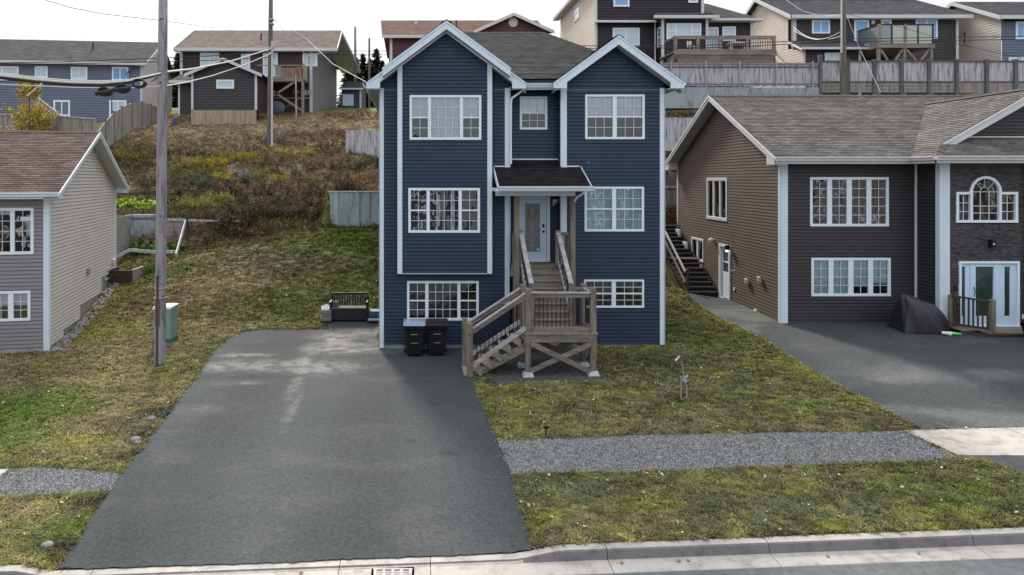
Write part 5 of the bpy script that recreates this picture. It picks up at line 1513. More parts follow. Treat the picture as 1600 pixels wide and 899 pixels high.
for dz_ in (.95, .52):
    for (p, q_) in (((27.45, .5), (29.6, 1.85)), ((29.6, 1.85), (31.9, 3.05))):
        MB().beam((sx0(p[0]) - .11, p[0], p[1] + dz_), (sx0(q_[0]) - .11, q_[0], q_[1] + dz_), .035, .11).build('rail_board', 'tfar' if dz_ > .9 else 'fence2', SS)
for (y, zb) in ((28.2, .55), (28.9, 1.0), (30.4, 1.8), (31.2, 2.3)):
    MB().box(11.98, 12.07, y, y + .5, zb, zb + .55).build('skirt_panel', 'tfar', SS)

# low entry deck
DK = thing('entry_deck', (18.5, 20.9, .42), 'low weathered wooden entry deck with a short picket railing at the stone front door', 'deck')
dx0, dx1, dy0, dy1, dz_ = 16.62, 22.0, 20.45, 21.44, .56
k = 0; y = dy0
while y < dy1 - .05:
    MB().box(dx0 + (0 if y > 20.8 else .5), dx1, y, y + .135, dz_ - .035, dz_ - R.random() * .003).build('deck_board', 'wx', DK); y += .142
MB().prism([(dx0 + .5, dy0 - .02, .36), (dx1, dy0 - .02, .36), (dx1, dy0 - .02, dz_ - .037), (dx0 + .5, dy0 - .02, dz_ - .037)], (0, .03, 0)).build('rim_joist', 'wdark', DK)
MB().beam((dx0, 20.9, dz_ - .1), (dx0 + .5, dy0, dz_ - .1), .03, .14).build('rim_joist', 'wdark', DK)
pA, pB = Vector((16.62, 21.3, 0)), Vector((17.25, 20.5, 0))
for p, w_ in ((pA, .09), (pB, .13)): MB().box(p.x - w_ / 2, p.x + w_ / 2, p.y - w_ / 2, p.y + w_ / 2, dz_, dz_ + 1.0).build('post', 'wz', DK, bevel=.006)
MB().beam((pA.x, pA.y, dz_ + .97), (pB.x, pB.y, dz_ + .92), .09, .05).build('handrail', 'wdark', DK); MB().beam((pA.x, pA.y, dz_ + .1), (pB.x, pB.y, dz_ + .1), .05, .07).build('bottom_rail', 'wdark', DK)
for i in range(1, 9):
    p = pA.lerp(pB, i / 9); MB().box(p.x - .018, p.x + .018, p.y - .018, p.y + .018, dz_ + .12, dz_ + .94).build('baluster', 'wdarkz', DK)
# covered barbecue
bc = at(1436, 500, 21.5); bc.z = hz(bc.x, 21.4) + .02
m = MB(); secs = [(0, .68, .55, -.04), (.1, .66, .54, -.03), (.25, .63, .52, -.02), (.45, .60, .48, .0), (.6, .56, .44, .02), (.75, .52, .38, .08), (.88, .47, .30, .14), (.97, .42, .22, .18), (1.02, .30, .12, .2)]
N_ = 64
rr = random.Random(3)
for si, (h, a, b, off) in enumerate(secs):
    for j in range(N_):
        t_ = 2 * math.pi * j / N_; fold = 1 + (.07 * math.cos(t_ * 5 + 1 + h * 2) + .05 * math.sin(t_ * 9 + h * 4) + .03 * math.sin(t_ * 17 + h)) * (1 - h * .45)
        ce, se = math.cos(t_), math.sin(t_); k_ = (abs(ce) ** 5 + abs(se) ** 5) ** (-1 / 5)
        tilt = -.15 * ce * h
        m.v.append((bc.x - .08 + off * -.6 + a * ce * k_ * fold, bc.y - .1 + b * se * k_ * fold, bc.z + h + tilt))
for si in range(len(secs) - 1):
    for j in range(N_): m.f.append((si * N_ + j, si * N_ + (j + 1) % N_, (si + 1) * N_ + (j + 1) % N_, (si + 1) * N_ + j))
m.f.append(tuple((len(secs) - 1) * N_ + j for j in range(N_)))
solo(m, 'covered_barbecue', plain('black cover cloth', (.020, .020, .027), .42), 'barbecue under a sagging black cloth cover against the charcoal wall beside the downspout', 'barbecue', smooth=True)
c = at(1407, 506, 21.6); c.z = hz(c.x, c.y) + .09
solo(MB().ball(c, .08, 12, 8), 'ball', plain('orange ball', (.65, .22, .12), .5), 'small pale orange ball left of the covered barbecue', 'ball', smooth=True)
c = at(1484, 525, 20.7); z_ = hz(c.x, c.y) + .05
t = thing('toy_blaster', (c.x, c.y, z_), 'white and bright green plastic toy lying at the edge of the low entry deck', 'toy')
m = MB(); m.tube([(c.x - .2, c.y + .05, z_ + .04), (c.x + .05, c.y - .02, z_ + .04)], .045, 8); m.box(c.x - .1, c.x - .02, c.y - .1, c.y, z_, z_ + .05); m.build('barrel', 'white', t)
m = MB(); m.tube([(c.x + .05, c.y - .02, z_ + .04), (c.x + .27, c.y - .08, z_ + .03)], .05, 8, .03); m.build('stock', plain('bright green plastic', (.10, .62, .14), .5), t)
x, y = hit(1185, 487); z_ = hz(x, y) + .02
for k, (dx, la) in enumerate(((-.09, 'pale shoe lying on the asphalt path, left of its dark partner'), (.10, 'black shoe lying on the asphalt path, right of the pale one'))):
    m = MB(); vs = []
    for (f, w_, h) in ((0, .03, .05), (.25, .045, .10), (.55, .04, .06), (.85, .05, .045), (1, .02, .03)):
        vs += [(x + dx - w_, y - .14 + f * .28, z_), (x + dx + w_, y - .14 + f * .28, z_), (x + dx + w_ * .7, y - .14 + f * .28, z_ + h), (x + dx - w_ * .7, y - .14 + f * .28, z_ + h)]
    m.add(vs, [(3, 2, 1, 0), (16, 17, 18, 19)] + [(i * 4 + j, i * 4 + (j + 1) % 4, i * 4 + 4 + (j + 1) % 4, i * 4 + 4 + j) for i in range(4) for j in range(4)])
    solo(m, 'shoe', 'white' if k == 0 else 'metal', la, 'shoe', 'shoes on the side path')

# black car nosing into frame on the right
def car(x, y, z):
    t = thing('parked_car', (x + 2.2, y, z), 'black car parked in front of the stone entry, only its front corner in view', 'car')
    paintm = plain('black car paint', (.010, .010, .012), .12, .2, .8)
    secs = [(0, .42, .62, .74, .62), (.12, .30, .80, .82, .74), (.5, .24, .92, .96, .86), (1.1, .24, 1.00, 1.05, .90), (1.45, .24, 1.02, 1.12, .90), (2.0, .24, 1.02, 1.50, .90), (2.5, .24, 1.03, 1.63, .90), (3.4, .24, 1.05, 1.62, .90), (4.1, .26, 1.05, 1.45, .88), (4.45, .32, 1.00, 1.05, .84), (4.6, .45, .85, .9, .78)]
    m = MB(); n = 12
    for (a, zb, zs_, zt2, w_) in secs:
        tw = w_ * (.72 if zt2 - zs_ > .3 else .9)
        ring = [(-w_ * .9, zb), (-w_, zb + .18), (-w_, (zb + zs_) / 2), (-w_ * .98, zs_), (-tw, zt2 - .06), (-tw * .8, zt2), (tw * .8, zt2), (tw, zt2 - .06), (w_ * .98, zs_), (w_, (zb + zs_) / 2), (w_, zb + .18), (w_ * .9, zb)]
        m.v += [(x + a, y + q0, z + q1) for q0, q1 in ring]
    for i in range(len(secs) - 1):
        for j in range(n): m.f.append((i * n + j, (i + 1) * n + j, (i + 1) * n + (j + 1) % n, i * n + (j + 1) % n))
    m.f.append(tuple(range(n))); m.f.append(tuple((len(secs) - 1) * n + j for j in reversed(range(n))))
    m.build('body', paintm, t, smooth=True)
    for sy in (-1, 1):
        for ax in (.92, 3.6):
            w_ = MB(); w_.tube([(x + ax, y + sy * .66, z + .34), (x + ax, y + sy * .93, z + .34)], .34, 22); wo_ = w_.build('wheel', plain('tyre', (.015, .015, .015), .9), t)
            r_ = MB(); r_.tube([(x + ax, y + sy * .925, z + .34), (x + ax, y + sy * .94, z + .34)], .22, 18); r_.build('rim', 'galv', wo_)
            sp = MB()
            for k in range(5):
                t_ = 2 * math.pi * k / 5; sp.beam((x + ax, y + sy * .945, z + .34), (x + ax + math.cos(t_) * .2, y + sy * .945, z + .34 + math.sin(t_) * .2), .02, .05, (0, 1, 0))
            sp.build('spokes', 'white', wo_)
        g = MB(); g.prism([(x + 1.6, y + sy * .885, z + 1.08), (x + 3.9, y + sy * .87, z + 1.10), (x + 3.6, y + sy * .74, z + 1.50), (x + 2.1, y + sy * .74, z + 1.46)], (0, sy * .01, 0)); g.build('side_window', 'gfar', t)
        h = MB(); h.add([(x + .02, y + sy * .45, z + .66), (x + .02, y + sy * .62, z + .66), (x + .32, y + sy * .80, z + .74), (x + .40, y + sy * .82, z + .84), (x + .12, y + sy * .70, z + .82), (x + .05, y + sy * .5, z + .78)], [(0, 1, 2, 3, 4, 5)]); h.build('headlight', plain('headlight glass', (.5, .55, .6), .05, spec=1), t)
        mi = MB(); mi.ball((x + 1.5, y + sy * 1.0, z + 1.12), .12, 8, 6, (.6, 1, .7)); mi.build('mirror', paintm, t, smooth=True)
    MB().box(x - .03, x + .04, y - .5, y + .5, z + .34, z + .56).build('grille', 'metal', t)
    MB().prism([(x + 1.44, y - .62, z + 1.13), (x + 1.44, y + .62, z + 1.13), (x + 2.02, y + .55, z + 1.50), (x + 2.02, y - .55, z + 1.50)], (-.012, 0, .012)).build('windscreen', 'gfar', t)
    return t
car(17.45, 19.15, hz(17, 19) + .01)

# ================================================================== GREY HOUSE ON THE LEFT
r_ = Vector((1, .182, 0)).normalized(); d_ = Vector((-.182, 1, 0)).normalized(); c0_ = Vector((-11.27, 21.0, 0))
def LP(a, b, z=0): v = c0_ + r_ * a + d_ * b; return Vector((v.x, v.y, z))
LH = thing('grey_house', tuple(LP(-4, 4, -.1)), 'grey house with cream side wall and red brown roof cut off at the left edge', 'house')
D = 8.1; EL = 4.70
lf = Wall(LP(-8, 0), LP(0, 0)); ls = Wall(LP(0, 0), LP(0, D)); lb = Wall(LP(0, D), LP(-8, D)); ll = Wall(LP(-8, D), LP(-8, 0))
q1 = lf.rect(-14, 325, 53, 398); q2 = lf.rect(-14, 455, 48, 502)
siding(lf, [(0, .02), (8, .02), (8, EL), (0, EL)], [inn(q1), inn(q2)], 'greys', LH, course=.118)
window(LH, lf, q1, [(0, .44, 2, 4, 0), (.56, 1, 2, 4, 0)], .09, [(0, .44, .9, 1, 'sheer'), (.86, 1, .35, .9, 'blind')]); window(LH, lf, q2, [(0, .42, 2, 3, 0), (.58, 1, 2, 3, 0)], .08, [(.58, 1, .5, 1, 'sheer'), (0, .42, .5, 1, 'sheer')])
a, z = lf.uv(39, 342); MB().wbox(lf, a - .13, a + .15, z - .05, z + .06, -.012, -.008).build('paper_note', 'white', LH)
pt = .475
rz_ = lambda b: EL + (D / 2 - abs(b - D / 2)) * pt + .05
steps = [(0, .02), (1.35, .30), (2.95, .85), (5.6, 1.42)]
# siding bottom steps up with the bank
zs4 = [(.0, 1.35, .02), (1.35, 3.15, .35), (3.15, 5.9, .82), (5.9, D, 1.35)]
for (b0, b1, zb) in zs4:
    if b1 <= D / 2 or b0 >= D / 2: poly = [(b0, zb), (b1, zb), (b1, rz_(b1)), (b0, rz_(b0))]
    else: poly = [(b0, zb), (b1, zb), (b1, rz_(b1)), (D / 2, rz_(D / 2)), (b0, rz_(b0))]
    k0 = math.floor((zb - .02) / .118) * .118 + .02
    poly = [(p[0], k0 if p[1] == zb else p[1]) for p in poly]
    siding(ls, poly, [], 'cream', LH, course=.118, lap=.022)
fm = MB(); fm.wbox(ls, .02, D - .02, -.5, 1.6, -.2, -.006); fm.build('foundation', plain('tan foundation', (.27, .235, .21), .9), LH)
siding(lb, [(0, 1.2), (8, 1.2), (8, EL), (0, EL)], [], 'greys', LH); siding(ll, [(0, 0.02), (D, .02), (D, EL), (D / 2, rz_(D / 2)), (0, EL)], [], 'cream', LH)
m = MB()
def rbox(mb, a0, a1, b0, b1, z0, z1):
    ps = [LP(a0, b0, z0), LP(a1, b0, z0), LP(a1, b1, z0), LP(a0, b1, z0), LP(a0, b0, z1), LP(a1, b0, z1), LP(a1, b1, z1), LP(a0, b1, z1)]
    mb.add(ps, [(3, 2, 1, 0), (4, 5, 6, 7), (0, 1, 5, 4), (1, 2, 6, 5), (2, 3, 7, 6), (3, 0, 4, 7)])
rbox(m, -.14, .025, -.03, .0, -.12, EL); rbox(m, .0, .03, -.025, .12, -.12, EL)
m.build('corner_board', 'trim', LH, bevel=.004)
m = MB(); rbox(m, .0, .035, D - .09, D + .02, 1.3, EL); m.build('corner_board', 'frame', LH)
m = MB(); rbox(m, -8, -.01, .0, .02, -.35, .0); m.build('foundation', 'found', LH)
ovr = .42; top = EL + (D / 2 + ovr) * pt + .05
m = MB()
roofplane(m, [LP(-8.4, -ovr, EL + .05), LP(ovr, -ovr, EL + .05), LP(ovr, D / 2, top), LP(-8.4, D / 2, top)])
roofplane(m, [LP(ovr, D + ovr, EL + .05), LP(-8.4, D + ovr, EL + .05), LP(-8.4, D / 2, top), LP(ovr, D / 2, top)])
m.build('roof', 'shr', LH)
m = MB(); ridgecap(m, LP(-8.4, D / 2, top + .01), LP(ovr, D / 2, top + .01)); m.build('ridge_cap', 'shr', LH)
for b0 in (-ovr, D + ovr):
    a_ = LP(ovr, b0, EL + .05); b_2 = LP(ovr, D / 2, top); dn = Vector((0, 0, -.17))
    m = MB(); m.prism([a_, b_2, b_2 + dn, a_ + dn], r_ * .03); m.build('rake_board', 'tfar', LH)
    m = MB(); m.prism([a_ + r_ * .031 + Vector((0, 0, .02)), b_2 + r_ * .031 + Vector((0, 0, .02)), b_2 + r_ * .031 - Vector((0, 0, .06)), a_ + r_ * .031 - Vector((0, 0, .06))], r_ * .02); m.build('rake_trim', 'frame', LH)
    m = MB(); m.prism([a_ + dn, b_2 + dn, b_2 + dn - r_ * .44, a_ + dn - r_ * .44], (0, 0, .012)); m.build('soffit', 'soffit', LH)
    s_ = 1 if b0 < 0 else -1
    m = MB(); p0 = LP(ovr, b0, EL + .05); p1 = LP(ovr, b0 + s_ * ovr, EL + .05 + ovr * pt); m.prism([p0, p1, LP(ovr, b0 + s_ * ovr, EL - .13), LP(ovr, b0, EL - .13)], r_ * -.42); m.build('eave_return', 'trim', LH)
m = MB(); g0_, g1_ = LP(-8.4, -ovr, EL + .06), LP(ovr - .0, -ovr, EL + .06); gutter(m, g0_, g1_, .13); rbox(m, -8.4, ovr, -ovr, -ovr + .03, EL - .14, EL + .03); rbox(m, -8.4, 0, -ovr + .03, 0, EL - .13, EL - .11); m.build('gutter', 'trim', LH)
# vents on the cream wall, basement window with flap
a, z = ls.uv(136, 424); m = MB(); m.wbox(ls, a - .12, a + .12, z - .14, z + .12, .01, .10); m.build('vent_hood', plain('taupe vent', (.30, .27, .25), .6), LH, bevel=.03)
a, z = ls.uv(175, 408); m = MB(); m.wbox(ls, a - .14, a + .12, z - .1, z + .1, .01, .12); m.build('vent_hood', 'tfar', LH, bevel=.03)
a, z = ls.uv(167, 425); m = MB(); m.wbox(ls, a - .35, a + .45, z - .3, z - .26, .005, .04); m.wbox(ls, a - .35, a + .45, z + .1, z + .14, .005, .04); m.wbox(ls, a - .35, a - .31, z - .26, z + .1, .005, .04); m.wbox(ls, a + .41, a + .45, z - .26, z + .1, .005, .04); ww = m.build('basement_window', 'tfar', LH); MB().wbox(ls, a - .31, a + .41, z - .26, z + .1, .0, .01).build('pane', 'gfar', ww)

# stones along the foot of the wall
m = MB(); rr = random.Random(9)
for k in range(300):
    b = rr.uniform(-.1, 7.5); a = rr.uniform(.05, .45); p = LP(a, b); s_ = rr.uniform(.03, .10); z_ = hz(p.x, p.y) + s_ * .4
    vs = [(p.x + rr.uniform(-1, 1) * s_, p.y + rr.uniform(-1, 1) * s_, z_ + rr.uniform(-.6, .8) * s_) for _ in range(8)]
    m.ball((p.x, p.y, z_), s_, 5, 4, (rr.uniform(.7, 1.2), rr.uniform(.7, 1.2), rr.uniform(.5, .9)))
o = m.build('rubble_border', 'rock', None, kind='stuff')
# raised planter
pc = LP(.75, 7.2); pz_ = hz(pc.x, pc.y) - .05
t = thing('raised_bed', (pc.x + .3, pc.y, pz_), 'dark plank raised garden bed at the rear corner of the cream wall', 'planter')
x0, x1, y0, y1 = -12.6, -11.55, 27.9, 29.0
pz_ = hz(-12, 27.9)
for k in range(4):
    z0 = pz_ - .05 + k * .15
    MB().box(x0, x1, y0 - .03, y0, z0, z0 + .143).build('plank', 'wdark', t); MB().box(x1 - .03, x1, y0 + .002, y1, z0, z0 + .143).build('plank', 'fence2', t); MB().box(x0, x0 + .03, y0 + .002, y1, z0, z0 + .143).build('plank', 'wdark', t)
MB().box(x0 + .03, x1 - .03, y0 + .01, y1 - .01, pz_, pz_ + .42).build('soil', plain('soil', (.05, .04, .03), .95), t)
MB().box(x1 - .06, x1 + .02, y0 - .035, y1, pz_ + .55, pz_ + .57).build('cap', 'fence', t)
# garden retaining wall, plank part and rail
bzr = 1.75
t = thing('garden_wall', (-12.6, 33.3, bzr), 'stained concrete garden retaining wall with dark plank section behind the grey house', 'retaining wall')
m = MB(); m.box(at(203, 360, 33.2).x, at(249, 360, 33.2).x, 33.15, 33.45, bzr - .3, 3.44); m.build('concrete_wall', 'conc', t, bevel=.02)
MB().box(at(203, 360, 33.2).x, at(249, 360, 33.2).x, 33.14, 33.155, 3.2, 3.3).build('water_stain', plain('stain', (.12, .12, .12), .9), t)
x0, x1 = at(249, 360, 33).x, at(291, 360, 33).x
for k in range(7):
    z0 = 1.7 + k * .225; MB().box(x0, x1 - .05 - k * 0, 33.1, 33.16, z0, z0 + .215).build('plank', 'fence2', t)
MB().box(x1 - .1, x1 + .05, 33.05, 33.2, 1.6, 3.5).build('post', 'wdarkz', t)
MB().beam(at(262, 344, 33.05), at(383, 346, 33.3), .06, .08).build('cap_rail', 'fence', t)
a_, b_ = at(290, 346, 33.0), at(275, 399, 30.6); 
m = MB(); m.beam(a_, b_, .05, .22); solo(m, 'white_board', 'tfar', 'weathered white plank sloping down the bank from the garden wall', 'board')
t = thing('garden_fence', (-14, 32, 1.5), 'grey vertical board fence panel between the cream wall and the garden retaining wall', 'fence')
fa, fb = at(181, 370, 30.8), at(204, 360, 33.0); n = 11
for k in range(n):
    p = fa.lerp(fb, (k + .5) / n); zt2 = CZ - ((338 if k else 339) - CV) / F * p.y + (fb.y - p.y) * .03; d2 = (fb - fa); d2.z = 0; hw = d2.length / n / 2 * .95; d2.normalize(); nn2 = Vector((d2.y, -d2.x, 0)) * .02
    P1, P2 = p - d2 * hw, p + d2 * hw; z0 = 1.1
    MB().add([(P1.x, P1.y, z0), (P2.x, P2.y, z0), (P2.x + nn2.x, P2.y + nn2.y, z0), (P1.x + nn2.x, P1.y + nn2.y, z0), (P1.x, P1.y, zt2), (P2.x, P2.y, zt2), (P2.x + nn2.x, P2.y + nn2.y, zt2), (P1.x + nn2.x, P1.y + nn2.y, zt2)], [(0, 1, 2, 3), (7, 6, 5, 4), (0, 4, 5, 1), (1, 5, 6, 2), (2, 6, 7, 3), (3, 7, 4, 0)]).build('fence_board', 'fence2', t)
MB().beam(Vector((fa.x, fa.y, 3.42)), Vector((fb.x, fb.y, 3.42)), .06, .06).build('top_rail', 'fence', t)
t = thing('garden_edging', (-13, 31, 1.3), 'weathered timber edging round the vegetable bed behind the grey house', 'garden edging')
for (p, q_) in (((182, 402), (205, 390)), ((205, 391), (238, 394)), ((238, 394), (275, 394))):
    P_, Q_ = at(p[0], p[1], 30.7), at(q_[0], q_[1], 31.0); MB().beam(P_, Q_, .1, .14).build('timber', 'fence', t, bevel=.01)
def leafclump(name, label, cat, pts, size, mat, n, spread=(.2, .2, .15), group=None, kind=None):
    m = MB(); rr = random.Random(hash(name) % 1000 + len(pts))
    for (x, y, z) in pts:
        for k in range(n):
            c = Vector((x + rr.gauss(0, spread[0]), y + rr.gauss(0, spread[1]), z + abs(rr.gauss(0, spread[2])) + .05))
            a = Vector((rr.uniform(-1, 1), rr.uniform(-1, 1), rr.uniform(-.3, .8))).normalized() * size * rr.uniform(.6, 1.3); b = a.cross(Vector((rr.uniform(-1, 1), rr.uniform(-1, 1), rr.uniform(-1, 1)))).normalized() * size * .5
            m.face([c - a, c + b, c + a, c - b])
    return solo(m, name, mat, label, cat, group) if not kind else m.build(name, mat, None, kind=kind)
pts = []
for k in range(26):
    p = at(208 + k * 2.8, 393 - R.random() * 9, 32.0 + R.random() * .6); pts.append((p.x, p.y, hz(p.x, 32.2) + .0))
leafclump('vegetable_patch', None, None, pts, .13, 'leaf_g', 26, (.16, .2, .2), kind='stuff')
pts = []
for k in range(26):
    p = at(182 + k * 2.5, 328, 34.4 + R.random() * .9); pts.append((p.x, p.y, hz(p.x, p.y)))
leafclump('lettuce_row', None, None, pts, .12, 'leaf_l', 22, (.15, .2, .08), kind='stuff')
x, y = at(233, 420, 29.2).x, 29.2
leafclump('garden_shrub', 'small dark green shrub on the lawn behind the front utility pole', 'shrub', [(x, y, hz(x, y)), (x + .2, y, hz(x, y)), (x, y, hz(x, y) + .2)], .07, 'leaf_g', 60, (.18, .15, .18))
x, y = at(240, 408, 29.8).x, 29.8
leafclump('garden_shrub', 'low rusty orange shrub just above the small dark green shrub', 'shrub', [(x, y, hz(x, y) + .15), (x - .15, y, hz(x, y) + .2)], .07, plain('rust leaf', (.20, .10, .04), .9), 50, (.15, .15, .14))
# ================================================================== UTILITY POLES
def polething(name, base, top, r0, r1, mat, label, group='wooden utility poles'):
    t = thing(name, base, label, 'utility pole', group)
    m = MB(); b, tp = Vector(base), Vector(top)
    m.tube([b - Vector((0, 0, .3))] + [b.lerp(tp, f) for f in (0, .25, .5, .75, 1)], r0, 12, r1); m.build('shaft', mat, t, smooth=True)
    return t
px_, py_ = hit(250, 570); pz_ = hz(px_, py_)
PT = Vector((px_ + .10, py_, 11.4))
p1 = polething('utility_pole', (px_, py_, pz_), PT, .172, .125, 'pole', 'thick silver grey wooden utility pole standing in the lawn beside the driveway, tallest and nearest')
m = MB()
for zz in (1.75, 2.02): m.tube([(px_ + .02 + math.cos(a) * .17, py_ + math.sin(a) * .17, zz) for a in np.linspace(0, 2 * math.pi, 17)], .012, 5)
m.build('yellow_strap', plain('yellow band', (.45, .42, .08), .5), p1)
MB().box(px_ - .07, px_ + .05, py_ - .19, py_ - .15, .95, 1.7).build('rust_plate', plain('rust tag', (.12, .07, .06), .8), p1)
MB().tube([(px_ - .02, py_ - .18, pz_), (px_ - .01, py_ - .17, pz_ + 2.6)], .03, 6).build('conduit', 'wdarkz', p1)
m = MB()
for v in (32, 114, 130, 337):
    p = at(254, v, py_); m.tube([(p.x, p.y - .2, p.z), (p.x, p.y + .2, p.z)], .018, 6)
for k in range(5):
    a = at(252, 116, py_); b = at(236 + k * 4, 128 - k * 2, py_ - .1); m.tube([a, b], .010, 4)
m.build('bolts_and_clamps', 'metal', p1)
x2, y2 = at(421, 245, 45).x, 45.0
p2 = polething('utility_pole', (x2, y2, hz(x2, y2)), (x2 + .1, y2, 17.6), .19, .14, 'pole2', 'brown utility pole with a pale conduit in the wild slope left of the blue house')
MB().tube([(x2 + .19, y2 - .15, hz(x2, y2)), (x2 + .2, y2 - .13, 14.2)], .065, 8).build('conduit', plain('pale conduit', (.5, .5, .54), .5), p2)
m = MB()
for v in (31, 38, 75, 84): p = at(425, v, y2); m.box(p.x - .22, p.x + .12, p.y - .2, p.y + .2, p.z - .05, p.z + .05)
m.build('crossarm_bracket', 'steel', p2)
for (u, vb, vt, Y, r, mat, lab) in ((555, 170, 42, 68, .16, 'pole', 'slim grey utility pole behind the small garage with the pale blue door'), (577, 150, 60, 80, .16, 'pole2', 'distant greenish brown utility pole just left of the red house'), (600, 100, 0, 95, .1, 'pole', 'thin far pole rising above the left end of the red house roof')):
    if u == 600: continue
    b = at(u, vb, Y); polething('utility_pole', (b.x, Y, hz(b.x, Y)), (b.x, Y, at(u, vt, Y).z), r, r * .75, mat, lab)
    p = at(u, vt + 4, Y); 
b = at(1317, 145, 43.5); zb = hz(b.x, 43.5)
p3 = polething('utility_pole', (b.x, 43.5, zb), (b.x + .05, 43.5, 17.4), .20, .15, 'pole2', 'brown utility pole standing in front of the upper plank fence behind the brown house')
MB().tube([(b.x - .16, 43.38, zb + 4.2), (b.x - .14, 43.4, 17.4)], .045, 6).build('conduit', 'tfar', p3)
# transformer cabinet
cx, cy = at(259, 520, 21.9).x, 21.9; cz = hz(cx, cy)
t = thing('transformer_cabinet', (cx, cy, cz), 'green metal transformer cabinet in the lawn just behind the front utility pole', 'electrical cabinet')
MB().box(cx - .29, cx + .29, cy - .3, cy + .3, cz - .1, cz + .14).build('base', plain('cabinet base', (.05, .13, .13), .6), t)
MB().prism([(cx - .28, cy - .34, cz + .14), (cx + .28, cy - .34, cz + .14), (cx + .28, cy - .34, cz + 1.1), (cx - .28, cy - .34, cz + 1.1)], (0, .66, 0)).build('body', 'green', t, bevel=.02)
MB().prism([(cx - .3, cy - .37, cz + 1.1), (cx - .3, cy - .30, cz + 1.17), (cx - .3, cy + .36, cz + 1.17), (cx - .3, cy + .36, cz + 1.1)], (.6, 0, 0)).build('lid', 'greenl', t, bevel=.01)
MB().box(cx - .004, cx + .004, cy - .345, cy - .335, cz + .2, cz + 1.06).build('door_seam', 'metal', t)

# ================================================================== CABLES
def cable(name, pts, r, mat, label, sag=0, cat='overhead cable', n=14, group=None):
    P = []
    for i in range(len(pts) - 1):
        a, b = Vector(pts[i]), Vector(pts[i + 1])
        for k in range(n + (1 if i == len(pts) - 2 else 0)):
            f = k / n; p = a.lerp(b, f); p.z -= sag * 4 * f * (1 - f); P.append(p)
    m = MB(); m.tube(P, r, 5, cap=False)
    return solo(m, name, mat, label, cat, group)
A = lambda u, v, Y: tuple(at(u, v, Y))
t = thing('cable_bundle', A(120, 130, 18.5), 'thick bundle of lashed telephone cables sagging from the left edge to the front utility pole', 'cable bundle')
for k, (dv, r, mt_) in enumerate(((0, .035, 'cablew'), (3, .03, 'cable'), (-3, .022, 'cablew'), (5, .022, 'cable'))):
    pts = [A(-60, 110 + dv, 17.6), A(0, 118 + dv, 17.8), A(60, 125 + dv, 18.1), A(110, 129 + dv, 18.3), A(160, 130 + dv, 18.5), A(200, 127 + dv * .6, 18.7), A(252, 115 + dv * .3, 18.95)]
    m = MB(); m.tube(pts, r, 6, cap=False); m.build('cable', mt_, t, smooth=True)
m = MB(); m.tube([A(-60, 131, 17.6), A(0, 132, 17.8), A(120, 137, 18.3), A(200, 138, 18.7), A(250, 135, 18.95)], .014, 5, cap=False); m.build('lashing_wire', 'cablew', t)
m = MB(); m.tube([A(66, 130, 18.1), A(42, 150, 18.1)], .022, 5); m.build('tie_strap', 'cablew', t)
for k, (u, v) in enumerate(((163, 143), (191, 138), (217, 130))):
    t2 = thing('cable_coil', A(u, v, 18.5), ('left, lowest', 'middle', 'right, highest')[k] + ' black splice coil hanging on the cable bundle left of the front utility pole', 'cable coil', 'black coils on the cable bundle')
    c = at(u, v, 18.5)
    for q in range(3):
        m = MB(); m.tube([c + Vector((math.cos(a) * (.16 + q * .015), (q - 1) * .04, math.sin(a) * .10 - .01 * q)) for a in np.linspace(0, 2 * math.pi, 17)], .022, 6, cap=False); m.build('loop', 'cable', t2)
    if k < 2: m = MB(); m.tube([c + Vector((-.22, -.02, -.05)), c + Vector((.22, -.02, .0))], .07, 8); m.build('splice_case', 'cable', t2)
Pp = at(254, 113, py_)
cable('overhead_cable', [A(254, 113, py_), A(300, 108, 24), A(360, 96, 33), A(424, 76, 44.8)], .035, 'cablew', 'thick pale cable rising from the front pole to the brown pole, upper of two')
cable('overhead_cable', [A(254, 135, py_), A(290, 129, 24), A(330, 119, 29), A(375, 104, 35), A(424, 84, 44.8)], .025, 'cablew', 'thinner pale cable rising from the front pole to the brown pole, lower of two')
cable('overhead_cable', [A(70, 0, 18), A(110, 12, 18.4), A(160, 22, 18.6), A(250, 32, 18.95)], .009, 'cable', 'thin wire from the top left corner down to the front pole')
cable('overhead_cable', [A(257, 33, py_), A(330, 43, 28), A(420, 34, 44.8)], .012, 'steel', 'thin wire from the upper front pole to the brown pole')
for k, (v0, v1, v2, lab) in enumerate(((97, 91, 86, 'upper'), (100, 97, 93, 'lower'))):
    cable('service_line', [A(-40, v0 + 2, 48), A(100, v0, 48.5), A(250, v1, 49), A(345, v2 + 1, 49), A(430, v2 - 6 + 2 * k, 49)], .03, 'cable', lab + ' of two dark level lines crossing in front of the slate blue house')
for k, v in enumerate((50, 55, 61)):
    cable('distant_line', [A(-30, v + 10, 80), A(250, v, 80), A(420, v - 12, 80)], .012, 'steel', ('top', 'middle', 'bottom')[k] + ' of three faint parallel wires across the sky left of the brown pole')
for k, v in enumerate((79, 85)):
    cable('distant_line', [A(424, v, 62), A(560, v + 1, 62), A(640, v + 1, 62)], .03, 'cable', ('upper', 'lower') [k] + ' of two dark wires between the brown pole and the red house')
cable('distant_line', [A(424, 33, 46), A(600, 34, 70)], .012, 'steel', 'faint straight wire in the sky from the brown pole towards the red house')
cable('service_drop', [A(430, 30, 45), A(480, 62, 42), A(520, 100, 37), A(575, 130, 29), A(600, 134, 24)], .016, 'cablew', 'pale service wire dropping from the brown pole to the left eave of the blue house')
cable('service_drop', [A(430, 32, 45), A(455, 62, 50), A(480, 88, 55), A(505, 82, 57.8)], .02, 'cablew', 'short pale wire dropping from the brown pole to the meters of the maroon house', n=6)
